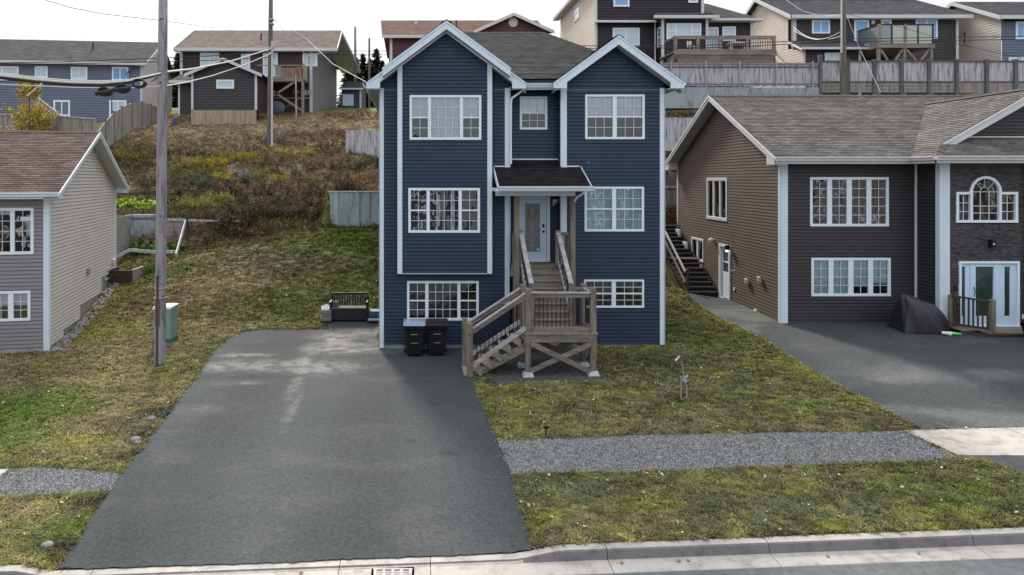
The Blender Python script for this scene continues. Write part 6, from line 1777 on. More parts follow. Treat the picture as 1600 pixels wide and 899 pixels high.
for k, (v0, v1) in enumerate(((72, 58), (76, 63))):
    cable('service_line', [A(900, v0, 43), A(1100, v0 - 1, 43), A(1317, (v0 + v1) / 2 - 4, 43.4), A(1600, v1 - 1, 44), A(1720, v1 - 3, 44)], .025, 'cable', ('upper', 'lower')[k] + ' of two dark level lines running past the pole behind the brown house')
cable('service_drop', [A(1320, 18, 43.4), A(1345, 80, 43), A(1376, 144, 41)], .014, 'cablew', 'straight pale guy wire from the right pole down to the brown roof ridge')
cable('service_drop', [A(1228, 0, 47), A(1255, 18, 46), A(1290, 26, 45), A(1317, 23, 43.5)], .022, 'cablew', 'pale drooping wire from the top edge to the right pole', n=6)
for k, (a, b) in enumerate((((1240, 42), (1317, 47)), ((1240, 47), (1317, 55)))):
    cable('service_drop', [A(a[0], a[1], 51.5), A(b[0], b[1], 43.4)], .018, 'cablew', ('upper', 'lower')[k] + ' pale looping wire between the charcoal house and the right pole', sag=.75 - .25 * k)
cable('service_drop', [A(1322, 22, 43.4), A(1400, 40, 46), A(1500, 70, 48), A(1600, 92, 50)], .014, 'cable', 'thin dark wire slanting from the right pole across the glass balcony to the right edge')

# ================================================================== UPPER FENCES AND RETAINING WALLS
def boards(t, x0, x1, y, z0, z1, mat, w=.15, n=None, jag=.02, kind=True, name='boards'):
    m = MB(); k = int((x1 - x0) / w); rr = random.Random(int(x0 * 10))
    for i in range(k):
        a = x0 + (x1 - x0) * i / k; b = x0 + (x1 - x0) * (i + 1) / k
        m.box(a + .006, b - .006, y + rr.uniform(0, .012), y + .03, z0 + rr.uniform(-jag, jag), z1 + rr.uniform(-jag, jag) * .6)
    return m.build(name, mat, t, kind='stuff' if kind else None)
YF2 = 44.5
xf = lambda u, Y=YF2: (u - CU) / F * Y
zf = lambda v, Y=YF2: CZ - (v - CV) / F * Y
t = thing('upper_fence', (xf(1160), YF2, 10.8), 'bleached board fence with slim metal posts on the concrete retaining wall below the balcony houses', 'fence')
pu = [1032, 1048, 1102, 1155, 1212, 1269]
for a, b in zip(pu, pu[1:] + [1280]):
    boards(t, xf(a), xf(b), YF2, zf(135), zf(101), 'fence', .14, name='fence_panel')
for u in pu: MB().tube([(xf(u), YF2 - .08, zf(150)), (xf(u), YF2 - .08, zf(96))], .045, 8).build('post', 'steel', t)
for v, h in ((100, .1), (131, .08), (105, .06)): MB().box(xf(1032), xf(1280), YF2 - .05, YF2 - .01, zf(v) - h / 2, zf(v) + h / 2).build('rail', 'fence2' if v != 105 else 'fpost', t)
m = MB(); m.box(xf(1000), xf(1283), YF2 - .1, YF2 + .3, zf(170), zf(137)); solo(m, 'retaining_wall', 'conc', 'long mottled concrete retaining wall under the bleached board fence', 'retaining wall', bevel=.03)
t = thing('plank_fence', (xf(1440), YF2, 10.8), 'tall weathered plank fence with heavy posts and board footing behind the brown house roof', 'fence')
pu = [1281, 1324, 1366, 1408, 1451, 1494, 1541, 1586, 1632, 1678]
for a, b in zip(pu, pu[1:]):
    boards(t, xf(a) + .05, xf(b) - .05, YF2 + .02, zf(128), zf(97), 'fence', .15, name='fence_panel')
    for i in range(3): MB().box(xf(a), xf(b), YF2 - .0, YF2 + .05, zf(132 + i * 5) - .1, zf(132 + i * 5) + .08).build('footing_board', 'fence2', t)
    MB().box(xf(a), xf(b), YF2 - .03, YF2 + .02, zf(128) - .07, zf(128) + .04).build('rail', 'fpost', t)
    MB().box(xf(a), xf(b), YF2 - .03, YF2 + .04, zf(96) - .05, zf(96) + .05).build('rail', 'fpost', t)
for u in pu: MB().box(xf(u) - .11, xf(u) + .11, YF2 - .12, YF2 + .08, zf(160), zf(93 if u > 1290 else 86)).build('post', 'fpost', t, bevel=.01)
t = thing('middle_fence', (xf(1060, 38), 38, 6.8), 'grey vertical board fence half way up the bank behind the gap between the two houses', 'fence')
pu = [1030, 1050, 1070, 1092]
boards(t, xf(1030, 38), xf(1095, 38), 38, zf(236, 38), zf(184, 38), 'fence', .14, name='fence_panel')
for u in (1036, 1094): MB().box(xf(u, 38) - .05, xf(u, 38) + .05, 37.95, 38.0, zf(240, 38), zf(182, 38)).build('post', 'fence2', t)
t = thing('lower_fence', (xf(1048, 34), 34, 3.8), 'weathered board fence at the head of the dark side steps', 'fence')
boards(t, xf(1034, 33.6), xf(1059, 33.6), 33.6, zf(352, 33.6), zf(293, 33.6), 'fence2', .14, name='fence_panel'); MB().box(xf(1034, 33.6), xf(1060, 33.6), 33.55, 33.6, zf(294, 33.6), zf(291, 33.6)).build('rail', 'fence', t)
MB().box(xf(1034, 34), xf(1060, 34), 33.9, 33.95, zf(292, 34), zf(278, 34)).build('backboard', 'fpost', t)
# fence panel and concrete wall on the wild slope left of the blue house
t = thing('slope_fence', (xf(570, 44), 44, 6.4), 'short silver grey board fence panel on the wild slope just left of the blue house', 'fence')
x0, x1 = xf(540, 44), xf(640, 44); k = 24
for i in range(k):
    a, b = x0 + (x1 - x0) * i / k, x0 + (x1 - x0) * (i + 1) / k
    MB().box(a + .008, b - .008, 43.98, 44.0 + R.uniform(0, .01), zf(250, 44) - .3, zf(203.5, 44) + R.uniform(-.02, .02)).build('fence_board', 'fence', t)
MB().box(x0, x1, 44.02, 44.06, zf(212, 44), zf(209, 44)).build('rail', 'fence2', t); MB().box(x0, x1, 44.02, 44.06, zf(238, 44), zf(235, 44)).build('rail', 'fence2', t)
m = MB(); pts = [(xf(512, 33.6), 33.9), (xf(516, 33.2), 33.3), (xf(530, 33), 33.0), (xf(560, 32.9), 32.85), (3, 32.8)]
zt_w = zf(300.5, 33)
for a, b in zip(pts, pts[1:]): m.add([(a[0], a[1], 2.3), (b[0], b[1], 2.3), (b[0], b[1] + .3, 2.3), (a[0], a[1] + .3, 2.3), (a[0], a[1], zt_w), (b[0], b[1], zt_w), (b[0], b[1] + .3, zt_w), (a[0], a[1] + .3, zt_w)], [(0, 1, 5, 4), (4, 5, 6, 7), (2, 3, 7, 6), (3, 0, 4, 7), (1, 2, 6, 5)])
t = thing('slope_retaining_wall', (-3, 33, 3), 'curved grey concrete retaining wall at the top of the lawn left of the blue house', 'retaining wall')
m.build('concrete_wall', 'conc', t)
m = MB()
for a, b in zip(pts, pts[1:]): m.add([(a[0] - .03, a[1] - .03, zt_w), (b[0] - .0, b[1] - .03, zt_w), (b[0], b[1] + .33, zt_w), (a[0] - .03, a[1] + .33, zt_w), (a[0] - .03, a[1] - .03, zt_w + .05), (b[0], b[1] - .03, zt_w + .05), (b[0], b[1] + .33, zt_w + .05), (a[0] - .03, a[1] + .33, zt_w + .05)], [(0, 1, 5, 4), (4, 5, 6, 7), (2, 3, 7, 6), (3, 0, 4, 7), (1, 2, 6, 5)])
m.build('coping', 'kerb', t)
for u in (528, 545, 562, 578): 
    MB().box(xf(u, 32.86) - .008, xf(u, 32.86) + .008, 32.80 + (.12 if u < 550 else 0) + (.02 if u == 545 else 0), 32.95, 2.6, zt_w - .01).build('form_joint', plain('dark joint', (.13, .13, .13), .9), t)

# curved fence top left
t = thing('curved_fence', (-19, 46, 8), 'weathered board fence curving up the hill beside the slate blue house', 'fence')
keys = [(150, 212, 205, 40), (165, 190, 214, 41.5), (178, 176, 215, 43), (190, 168, 208, 45), (206, 161, 196, 47), (222, 160, 190, 49), (236, 164, 186, 51), (250, 169, 181, 53)]
for (a, b) in zip(keys, keys[1:]):
    pa_, pb_ = at(a[0], a[1], a[3]), at(b[0], b[1], b[3]); za, zb2 = min(at(a[0], a[2], a[3]).z, pa_.z - 1.3) - .3, min(at(b[0], b[2], b[3]).z, pb_.z - 1.3) - .3
    d2 = Vector((pb_.x - pa_.x, pb_.y - pa_.y, 0)); k = max(3, int(d2.length / .2)); nn2 = Vector((d2.y, -d2.x, 0)).normalized() * .03
    m = MB()
    for i in range(k):
        f0, f1 = (i + .04) / k, (i + .96) / k
        P0, P1 = pa_.lerp(pb_, f0), pa_.lerp(pb_, f1); z0 = za + (zb2 - za) * f0; jj = R.uniform(-.02, .03)
        m.add([(P0.x, P0.y, z0), (P1.x, P1.y, z0), (P1.x + nn2.x, P1.y + nn2.y, z0), (P0.x + nn2.x, P0.y + nn2.y, z0), (P0.x, P0.y, P0.z + jj), (P1.x, P1.y, P1.z + jj), (P1.x + nn2.x, P1.y + nn2.y, P1.z + jj), (P0.x + nn2.x, P0.y + nn2.y, P0.z + jj)], [(0, 1, 2, 3), (7, 6, 5, 4), (0, 4, 5, 1), (1, 5, 6, 2), (2, 6, 7, 3), (3, 7, 4, 0)])
    m.build('fence_panel', 'fence2', t, kind='stuff')
    MB().box(pa_.x - .06, pa_.x + .06, pa_.y - .1, pa_.y, za, pa_.z + .08).build('post', 'fpost', t)
    MB().beam(pa_ + Vector((0, -.04, -.05)), pb_ + Vector((0, -.04, -.05)), .05, .08).build('top_rail', 'fence', t)
t = thing('back_garden_fence', (-23, 44, 8), 'brown board fence stepping down behind the left grey house under the yellow tree', 'fence')
for (a, b) in (((-40, 180, 44), (52, 178, 44)), ((52, 147, 45), (96, 182, 43)), ((96, 182, 43), (150, 186, 42))):
    pa_, pb_ = at(*a), at(*b); k = int((pb_ - pa_).length / .2)
    m = MB()
    for i in range(k):
        P0, P1 = pa_.lerp(pb_, (i + .05) / k), pa_.lerp(pb_, (i + .95) / k); m.add([(P0.x, P0.y, 5), (P1.x, P1.y, 5), (P1.x, P1.y + .03, 5), (P0.x, P0.y + .03, 5), (P0.x, P0.y, P0.z), (P1.x, P1.y, P1.z), (P1.x, P1.y + .03, P1.z), (P0.x, P0.y + .03, P0.z)], [(0, 1, 2, 3), (7, 6, 5, 4), (0, 4, 5, 1), (1, 5, 6, 2), (2, 6, 7, 3), (3, 7, 4, 0)])
    m.build('fence_panel', 'fence2', t, kind='stuff'); MB().beam(pa_ + Vector((0, -.03, 0)), pb_ + Vector((0, -.03, 0)), .06, .08).build('top_rail', 'fence', t)

# ================================================================== FAR HOUSES
def fwin(parent, W, px, sash=2, pane='gpale', hung=False, cw=.13):
    r = W.rect(*px)
    if sash == 2: sa = [(0, .46, 0, 1, 1 if hung else 0), (.54, 1, 0, 1, 1 if hung else 0)]
    elif sash == 3: sa = [(0, .22, 0, 1, 1 if hung else 0), (.27, .73, 0, 1, 0), (.78, 1, 0, 1, 1 if hung else 0)]
    else: sa = [(0, 1, 0, 1, 1 if hung else 0)]
    return window(parent, W, r, sa, cw, far=MT[pane], grid=False, proud=.05)
def wallset(t, specs, EZ_):
    for (p0, p1, z0, z1, mat) in specs:
        W = Wall(p0, p1); siding(W, [(0, z0), (W.L, z0), (W.L, z1), (0, z1)], [], mat, t, course=.2, lap=.035)
def trimv(t, pts, z0, z1, w=.14, mat='tfar'):
    m = MB()
    for (x, y) in pts: m.box(x - w / 2, x + w / 2, y - w / 2, y + w / 2, z0, z1)
    return m.build('corner_board', mat, t)

# A slate blue house, top left
YA = 52.0; ang = math.radians(6); ra = Vector((math.cos(ang), math.sin(ang), 0)); da_ = Vector((-math.sin(ang), math.cos(ang), 0))
cA = at(222, 100, YA); cA.z = 0
HA = thing('slate_house', (cA.x - 6, YA + 3, 9), 'long slate blue house with grey roof and cream gable wall at top left', 'house')
def AP(a, b, z=0): v = cA + ra * a + da_ * b; return Vector((v.x, v.y, z))
ea = zf(99, YA); WA = Wall(AP(-15, 0), AP(0, 0)); WS = Wall(AP(0, 0), AP(0, 9)); top = zf(67, 56.6)
siding(WA, [(0, 8.4), (15, 8.4), (15, ea), (0, ea)], [], 'slate', HA, course=.19, lap=.035); siding(WS, [(0, 8.4), (9, 8.4), (9, ea), (4.5, top), (0, ea)], [], 'cream', HA, course=.19, lap=.035)
for px, pn in (((-22, 104, 30, 126), 'gpale'), ((55, 104, 75, 122), 'gpale'), ((111, 105, 137, 125), 'gpale'), ((175, 105, 201, 127), 'gblue'), ((84, 157, 110, 182), 'gfar'), ((171, 157, 198, 185), 'gpale')): fwin(HA, WA, px, 2, pn)
m = MB(); roofplane(m, [AP(-15.4, -.4, ea), AP(.4, -.4, ea), AP(.4, 4.5, top), AP(-13, 4.5, top)], .2); roofplane(m, [AP(.4, 9.4, ea), AP(-15.4, 9.4, ea), AP(-13, 4.5, top), AP(.4, 4.5, top)], .2); roofplane(m, [AP(-15.4, 9.4, ea), AP(-15.4, -.4, ea), AP(-13, 4.5, top)], .2); m.build('roof', 'shf2', HA)
m = MB(); m.prism([AP(.38, -.4, ea), AP(.38, 4.5, top), AP(.38, 4.5, top - .25), AP(.38, -.4, ea - .25)], ra * .05); m.prism([AP(-15.4, -.42, ea - .02), AP(.42, -.42, ea - .02), AP(.42, -.42, ea - .22), AP(-15.4, -.42, ea - .22)], da_ * -.08); m.prism([AP(-15.4, -.4, ea - .2), AP(.4, -.4, ea - .2), AP(.4, 0, ea - .2), AP(-15.4, 0, ea - .2)], (0, 0, .02)); m.build('eave_trim', 'tfar', HA)
m = MB(); m.prism([AP(-.14, -.03, 8.4), AP(.03, -.03, 8.4), AP(.03, -.03, ea), AP(-.14, -.03, ea)], da_ * .06); m.build('corner_board', 'tfar', HA)
m = MB(); m.tube([AP(-2.2, -.05, 9), AP(-2.2, -.05, ea - .2)], .05, 5); m.tube([AP(-.5, -.2, ea - .2), AP(-1.1, -.15, ea - .8), AP(-.9, -.15, ea - 1.6)], .05, 5); m.build('downspout', 'slate', HA)
pv = AP(-4.4, 2.4, zf(79, 54.6)); m = MB(); m.tube([pv, pv + Vector((0, 0, .5))], .06, 6); m.build('roof_vent', 'metal', HA)

# B maroon house
YB = 58.0; HB_ = thing('maroon_house', (-14, 62, 10.9), 'maroon house with brown hip roof and a wooden balcony, far left of the blue house', 'house')
xb = lambda u, Y=YB: (u - CU) / F * Y
bx0, bx1 = xb(283), xb(487); eb = zf(77, YB); zbb = 10.4
WB = Wall((bx0, YB), (bx1, YB)); WBs = Wall((bx1, YB), (bx1 + .95, YB + 10)); 
siding(WB, [(0, zbb), (WB.L, zbb), (WB.L, eb), (0, eb)], [], 'maroon', HB_, course=.2, lap=.035); siding(WBs, [(0, zbb), (WBs.L, zbb), (WBs.L, eb), (WBs.L / 2, zf(52, 63)), (0, eb)], [], 'greys', HB_, course=.2, lap=.035)
for px, s_, pn in (((313, 83, 343, 105), 2, 'gpale'), ((377, 84, 391, 108), 1, 'gpale'), ((473, 84, 496, 104), 1, 'gpale')): fwin(HB_, WB, px, s_, pn)
fwin(HB_, WB, (411, 83, 420, 120), 1, 'gpale'); fwin(HB_, WB, (420.5, 83, 434, 120), 1, 'gpale')
rB0, rB1 = (xb(303, 63.3), 63.3, zf(48, 63.3)), (xb(534, 63.3), 63.3, zf(48, 63.3)); X0_, X1_ = xb(271, 57.5), xb(526.5, 57.5)
m = MB(); roofplane(m, [(X0_, 57.5, eb), (X1_, 57.5, eb), rB1, rB0], .2); roofplane(m, [(X0_, 69, eb), (X0_, 57.5, eb), rB0], .2); roofplane(m, [(X1_ + 1, 69, eb), (X0_, 69, eb), rB0, rB1], .2); m.build('roof', 'shf', HB_)
m = MB(); m.box(X0_, X1_, 57.42, 57.5, eb - .25, eb + .02); m.prism([(X1_, 57.45, eb), rB1, (rB1[0], rB1[1], rB1[2] - .3), (X1_, 57.45, eb - .3)], (.05, 0, 0)); m.prism([(X1_ + 1, 69, eb), rB1, (rB1[0], rB1[1], rB1[2] - .3), (X1_ + 1, 69, eb - .3)], (.05, 0, 0)); m.box(X0_, X1_, 57.5, 58, eb - .25, eb - .23)
m.build('eave_trim', 'tfar', HB_); m = MB(); m.prism([(X1_, 57.5, eb - .3), (X1_, 57.5, eb - .32), rB1[:2] + (rB1[2] - .32,), rB1[:2] + (rB1[2] - .3,)], (-1.9, 0, 0)); m.prism([(X1_ + 1, 69, eb - .3), (X1_ + 1, 69, eb - .32), rB1[:2] + (rB1[2] - .32,), rB1[:2] + (rB1[2] - .3,)], (-1.9, 0, 0)); m.build('soffit', 'soffit', HB_)
trimv(HB_, [(bx0 + .05, YB - .02), (bx1 - .05, YB - .02)], zbb, eb, .22)
m = MB(); pv = Vector((xb(408, 60), 60, zf(61, 60))); m.tube([pv - Vector((0, 0, .3)), pv + Vector((0, 0, .5))], .07, 6); m.build('roof_vent', 'metal', HB_)
m = MB(); m.tube([(xb(507), 57.9, eb - .4), (xb(507) , 57.9, zf(142, YB))], .07, 6); m.tube([(xb(430), 57.9, zf(147)), (xb(508), 57.9, zf(147, YB))], .04, 5); m.tube([(xb(430), 57.9, zf(154, YB)), (xb(512), 57.9, zf(154, YB)), (xb(514), 57.9, zf(149, YB))], .06, 5)
m.v = [(v[0] if v[0] < bx1 - .1 else bx1 - .1 - (v[0] - bx1 + .1) * .1, v[1], v[2]) for v in m.v]; m.build('conduit', 'steel', HB_)
for u in (478, 484.5): MB().box(xb(u) - .13, xb(u) + .13, 57.8, 57.95, zf(149, YB), zf(141, YB)).build('meter_box', 'steel', HB_)
for u in (460, 466, 472): MB().box(xb(u) - .1, xb(u) + .1, 57.85, 57.95, zf(146, YB), zf(142, YB)).build('meter_box', 'greys', HB_)
DB = thing('timber_balcony', (xb(450), 56, 11), 'timber balcony on tall posts with cross braces and plywood side panel on the maroon house', 'balcony')
dyf = 55.6; xd = lambda u: (u - CU) / F * dyf; zd = lambda v: CZ - (v - CV) / F * dyf
MB().box(xd(400), xd(474), dyf, YB, zd(124), zd(121)).build('deck', 'deckf', DB); MB().box(xd(400), xd(474), dyf - .06, dyf, zd(127.5), zd(121)).build('rim_joist', 'deckf', DB)
for u in (402, 473): MB().box(xd(u) - .1, xd(u) + .1, dyf, dyf + .2, hz(xd(u), dyf) - .2, zd(127)).build('post', 'deckf', DB)
for (a, b) in (((404, 128), (472, 173)), ((472 - 12, 128), (404, 165))): MB().beam((xd(a[0]), dyf + .05, zd(a[1])), (xd(b[0]), dyf + .05, zd(b[1])), .08, .18).build('brace', 'deckf', DB)
MB().box(xd(474) - .05, xd(474), dyf, YB - .05, zd(121), zd(121) + 1.15).build('side_panel', 'skirt', DB)
MB().box(xd(430), xd(440), dyf + .02, dyf + .06, zd(121), zd(103)).build('rail_panel', 'deckf', DB)
m = MB()
for k in range(16): m.box(xd(441) + k * .1, xd(441) + k * .1 + .07, dyf + .02, dyf + .05, zd(120.5), zd(106))
m.build('picket_panel', wood('reddish picket', (.30, .20, .15), 'z'), DB, kind='stuff'); MB().box(xd(402), xd(474), dyf, dyf + .08, zd(103), zd(101.5)).build('handrail', 'deckf', DB)
c = (xd(465), dyf + .9, zd(121))
t = thing('barbecue', c, 'dark barbecue in the corner of the timber balcony with a pale object on its side', 'barbecue')
m = MB(); 
for sx in (-.25, .25):
    for sy in (-.2, .2): m.box(c[0] + sx - .03, c[0] + sx + .03, c[1] + sy - .03, c[1] + sy + .03, c[2], c[2] + .6)
m.build('leg', 'metal', t); m = MB(); m.box(c[0] - .42, c[0] + .42, c[1] - .25, c[1] + .25, c[2] + .6, c[2] + .7); m.build('shelf', 'metal', t)
m = MB(); m.ball((c[0] - .05, c[1], c[2] + .75), .3, 12, 8, (1.1, .8, .9)); m.build('lid', plain('navy lid', (.03, .03, .08), .4), t); MB().ball((c[0] + .35, c[1] - .1, c[2] + .92), .12).build('pale_cloth', plain('pale yellow', (.6, .65, .35), .6), t)
m = MB(); b = at(463, 174, 54.8); m.beam((b.x, b.y, hz(b.x, b.y)), (b.x - .15, b.y + .6, b.z + 3.0), .12, .05); solo(m, 'plank', 'skirt', 'yellowish plank leaning under the timber balcony', 'plank')
b = at(432, 170, 57); m = MB(); m.ball((b.x, 57, hz(b.x, 57) + .5), .6, 10, 7, (1.2, .6, 1)); solo(m, 'tarpaulin_bundle', plain('blue grey tarp', (.16, .18, .26), .7), 'blue grey tarpaulin bundle under the timber balcony', 'tarpaulin', smooth=True)

# C shed in front of it
YC = 51.0; xC = lambda u: (u - CU) / F * YC; zC = lambda v: CZ - (v - CV) / F * YC
SH = thing('garden_shed', (xC(350), YC, 9.4), 'plum coloured garden shed with low gable, one small window and tan board skirt', 'shed')
Wc1 = Wall((xC(301), YC), (xC(400), YC)); zc0, ec, tc_ = zC(172), zC(114), zC(96)
rw_ = Wc1.rect(338.5, 125, 366, 139)
siding(Wc1, [(0, zc0), (Wc1.L, zc0), (Wc1.L, ec), (Wc1.L / 2, tc_), (0, ec)], [], 'plum', SH, course=.2, lap=.035)
window(SH, Wc1, rw_, [(0, 1, 0, 1, 0)], .14, far=MT['gpale'], grid=False, proud=.05)
Wc2 = Wall((xC(400), YC), (xC(400) + .1, YC + 4)); siding(Wc2, [(0, zc0), (4, zc0), (4, ec), (0, ec)], [], 'maroon', SH, course=.2, lap=.035)
m = MB(); xm_ = xC(350.5)
for sg, xe in ((-1, xC(290)), (1, xC(411))):
    ez_ = ec - .15
    roofplane(m, [(xe, YC - .35, ez_), (xm_, YC - .35, tc_ + .2), (xm_, YC + 4.3, tc_ + .2), (xe, YC + 4.3, ez_)], .2)
m.build('roof', 'shf2', SH); m = MB()
for xe in (xC(290), xC(411)): board(m, [(xm_, tc_ + .22), (xm_, tc_ + .0), (xe, ec - .37), (xe, ec - .13)], YC - .42, YC - .36)
m.build('rake_board', 'tfar', SH)
trimv(SH, [(xC(301), YC - .02), (xC(400), YC - .02)], zc0, ec, .16)
for i in range(26):
    a = xC(299) + (xC(401) - xC(299)) * i / 26; b_ = xC(299) + (xC(401) - xC(299)) * (i + 1) / 26
    MB().box(a + .008, b_ - .008, YC - .1, YC - .06, zC(191) - .2, zc0 - .03 + R.uniform(-.01, .01)).build('skirt_board', 'skirt', SH)
MB().box(xC(299), xC(401), YC - .055, YC - .03, zc0 - .3, zc0 - .02).build('beam', 'fpost', SH)
AN = thing('shed_lean_to', (xC(280), YC + 1, 10), 'small dark lean-to with grey roof joined to the left of the plum shed', 'shed')
Wn = Wall((xC(274), YC + .8), (xC(300), YC + .8)); siding(Wn, [(0, zC(178)), (Wn.L, zC(178)), (Wn.L, zC(126)), (0, zC(126))], [], 'plum', AN, course=.2, lap=.035)
m = MB(); roofplane(m, [(xC(262), YC + .3, zC(126)), (xC(301), YC + .3, zC(126)), (xC(301), YC + 2.6, zC(109)), (xC(262), YC + 2.6, zC(109))], .2); m.build('roof', 'shf2', AN); m = MB(); m.box(xC(262), xC(301), YC + .2, YC + .28, zC(129), zC(125)); m.box(xC(273), xC(276), YC + .72, YC + .8, zC(178), zC(127)); m.build('fascia', 'tfar', AN)
MB().box(xC(297), xC(300), YC + .7, YC + .78, zC(152), zC(131)).build('side_window', 'tfar', AN)
m = MB(); m.tube([(xC(276), 50.6, hz(xC(276), 50.6)), (xC(276), 50.6, hz(xC(276), 50.6) + .5)], .15, 10); solo(m, 'barrel', plain('blue barrel', (.03, .08, .25), .4), 'small blue barrel at the foot of the lean-to', 'barrel')

# D red house
YD = 62.0; xD = lambda u, Y=YD: (u - CU) / F * Y; zD = lambda v, Y=YD: CZ - (v - CV) / F * Y
HD = thing('red_house', (xD(720), YD, 12), 'red brown house with reddish roof and round gable vent half hidden behind the blue house', 'house')
Wd = Wall((xD(608), YD), (xD(852), YD)); siding(Wd, [(0, 11.5), (Wd.L, 11.5), (Wd.L, zD(57)), (0, zD(57))], [], 'redb', HD, course=.2, lap=.035)
Wd2 = Wall((xD(608), YD + 12), (xD(608), YD)); siding(Wd2, [(0, 11.5), (12, 11.5), (12, zD(57)), (6, zD(34, 68)), (0, zD(57))], [], 'redb', HD, course=.2, lap=.035)
eD, tD = zD(57), zD(32, 67.5)
m = MB(); roofplane(m, [(xD(597), 61.5, eD), (xD(858), 61.5, eD), (xD(840, 67.5), 67.5, tD), (xD(598, 67.5) - .2, 67.5, tD)], .2); roofplane(m, [(xD(858), 73.5, eD), (xD(597), 73.5, eD), (xD(598, 67.5) - .2, 67.5, tD), (xD(840, 67.5), 67.5, tD)], .2); m.build('roof', 'shf3', HD)
Wg = Wall((xD(742), 61.3), (xD(858), 61.3)); siding(Wg, [(0, zD(54)), (Wg.L, zD(54)), (Wg.L / 2, zD(30))], [], 'redb', HD, course=.2, lap=.035)
m = MB(); gm_ = xD(800); gt = zD(25.5)
for xe in (xD(738), xD(862)): roofplane(m, [(xe, 60.8, zD(53)), (gm_, 60.8, gt), (gm_, 67, gt), (xe, 62, zD(53))], .2)
m.build('gable_roof', 'shf3', HD); m = MB()
for xe in (xD(738), xD(862)): board(m, [(gm_, gt + .03), (gm_, gt - .25), (xe, zD(53) - .27), (xe, zD(53) + .03)], 60.72, 60.79)
m.box(xD(597), xD(742), 61.42, 61.5, eD - .25, eD + .02); m.box(xD(609), xD(613), YD - .06, YD - .02, 11.5, eD); m.build('trim', 'tfar', HD)
vz = zD(38); m = MB(); m.tube([(gm_, 61.22, vz), (gm_, 61.3, vz)], .42, 16); m.build('round_vent', 'tfar', HD)
MB().box(xD(648), xD(652), 64.9, 65.0, zD(38, 65), zD(34, 65)).build('roof_vent', 'tfar', HD); MB().tube([(xD(713, 65), 65, zD(42, 65)), (xD(713, 65), 65, zD(32, 65))], .07, 6).build('vent_pipe', 'metal', HD)

# garage
YG = 64.0; xg = lambda u: (u - CU) / F * YG; zg = lambda v: CZ - (v - CV) / F * YG
GA = thing('small_garage', (xg(551), YG, 12), 'small garage with pale blue door and grey roof between the maroon and red houses', 'garage')
Wg1 = Wall((xg(534), YG), (xg(565), YG)); siding(Wg1, [(0, 11.6), (Wg1.L, 11.6), (Wg1.L, zg(139)), (0, zg(139))], [], 'blue', GA, course=.2); siding(Wall((xg(565), YG), (xg(565), YG + 5)), [(0, 11.6), (5, 11.6), (5, zg(139)), (2.5, zg(122)), (0, zg(139))], [], 'greys', GA, course=.2)
m = MB(); roofplane(m, [(xg(532), YG - .3, zg(139)), (xg(568), YG - .3, zg(139)), (xg(567), YG + 3, zg(121)), (xg(532), YG + 3, zg(121))], .2); m.build('roof', 'shf2', GA); m = MB(); m.box(xg(532), xg(568), YG - .38, YG - .3, zg(141), zg(138.5)); m.box(xg(562), xg(565), YG - .06, YG, 11.6, zg(140)); m.build('trim', 'tfar', GA)
for k in range(4): MB().box(xg(535.5), xg(552.5), YG - .1, YG - .02, 12.0 + k * .27 * 1.0, 12.0 + k * .27 + .26).build('door_panel', plain('pale blue door', (.45, .58, .72), .5), GA)

# E dark three storey house with big deck
YE = 50.0; xE = lambda u, Y=YE: (u - CU) / F * Y; zE = lambda v, Y=YE: CZ - (v - CV) / F * Y
HE = thing('black_house', (xE(1020), YE + 4, 11), 'three storey near black house with beige side wall above the raised deck', 'house')
ex = xE(930)
siding(Wall((ex, YE), (xE(1095), YE)), [(0, 11), (xE(1095) - ex, 11), (xE(1095) - ex, 19.8), (0, 19.8)], [], 'black', HE, course=.2, lap=.035)
WEs = Wall((ex, YE + 12), (ex, YE)); siding(WEs, [(0, 11), (12, 11), (12, 19.7), (0, 19.7)], [], 'beige', HE, course=.2, lap=.035)
siding(Wall((xE(1095), YE), (xE(1095), YE + 12)), [(0, 11), (12, 11), (12, 19.8), (0, 19.8)], [], 'beige', HE, course=.2, lap=.035)
m = MB(); e0 = (ex - .55, YE - .5, 19.8); e1 = (xE(1095) + .5, YE - .5, 19.8); e2 = (xE(1095) + .5, YE + 12.6, 19.8); e3 = (ex - .55, YE + 12.6, 19.8); mid_ = ((ex + xE(1095)) / 2, YE + 5, 22.2); mid2 = ((ex + xE(1095)) / 2, YE + 7.5, 22.2)
roofplane(m, [e0, e1, mid_], .2); roofplane(m, [e1, e2, mid2, mid_], .2); roofplane(m, [e2, e3, mid2], .2); roofplane(m, [e3, e0, mid_, mid2], .2); m.build('roof', 'shf2', HE)
m = MB(); m.box(ex - .55, ex, YE - .5, YE + 12.6, 19.62, 19.68); m.box(ex - .6, ex - .52, YE - .5, YE + 12.6, 19.6, 19.85); m.build('soffit', 'soffit', HE)
w = WEs.rect(898, 9, 904, 33); window(HE, WEs, (w[0] - .0, w[1] + .5, w[2], w[3]), [(0, 1, 0, 1, 1)], .1, far=MT['gpale'], grid=False, proud=.04)
fwin(HE, Wall((ex, YE), (xE(1095), YE)), (957, 44, 999, 73), 2, 'gpale', True)
fwin(HE, Wall((ex, YE), (xE(1095), YE)), (958, -14, 983, 11), 1, 'gblue'); fwin(HE, Wall((ex, YE), (xE(1095), YE)), (1075, -14, 1090, 5), 1, 'gblue')
trimv(HE, [(ex + .02, YE - .03), (xE(1097), YE - .03)], 11, 19.8, .2)
m = MB(); m.prism([(ex - .1, YE - .4, zE(36.5)), (ex + 4.4, YE - .4, zE(36.5)), (ex + 4.4, YE - .01, zE(32)), (ex, YE - .01, zE(32))], (0, .01, .02)); m.box(ex - .1, xE(1022), YE - .5, YE - .41, zE(37.5), zE(35)); m.build('band_roof', 'tfar', HE)
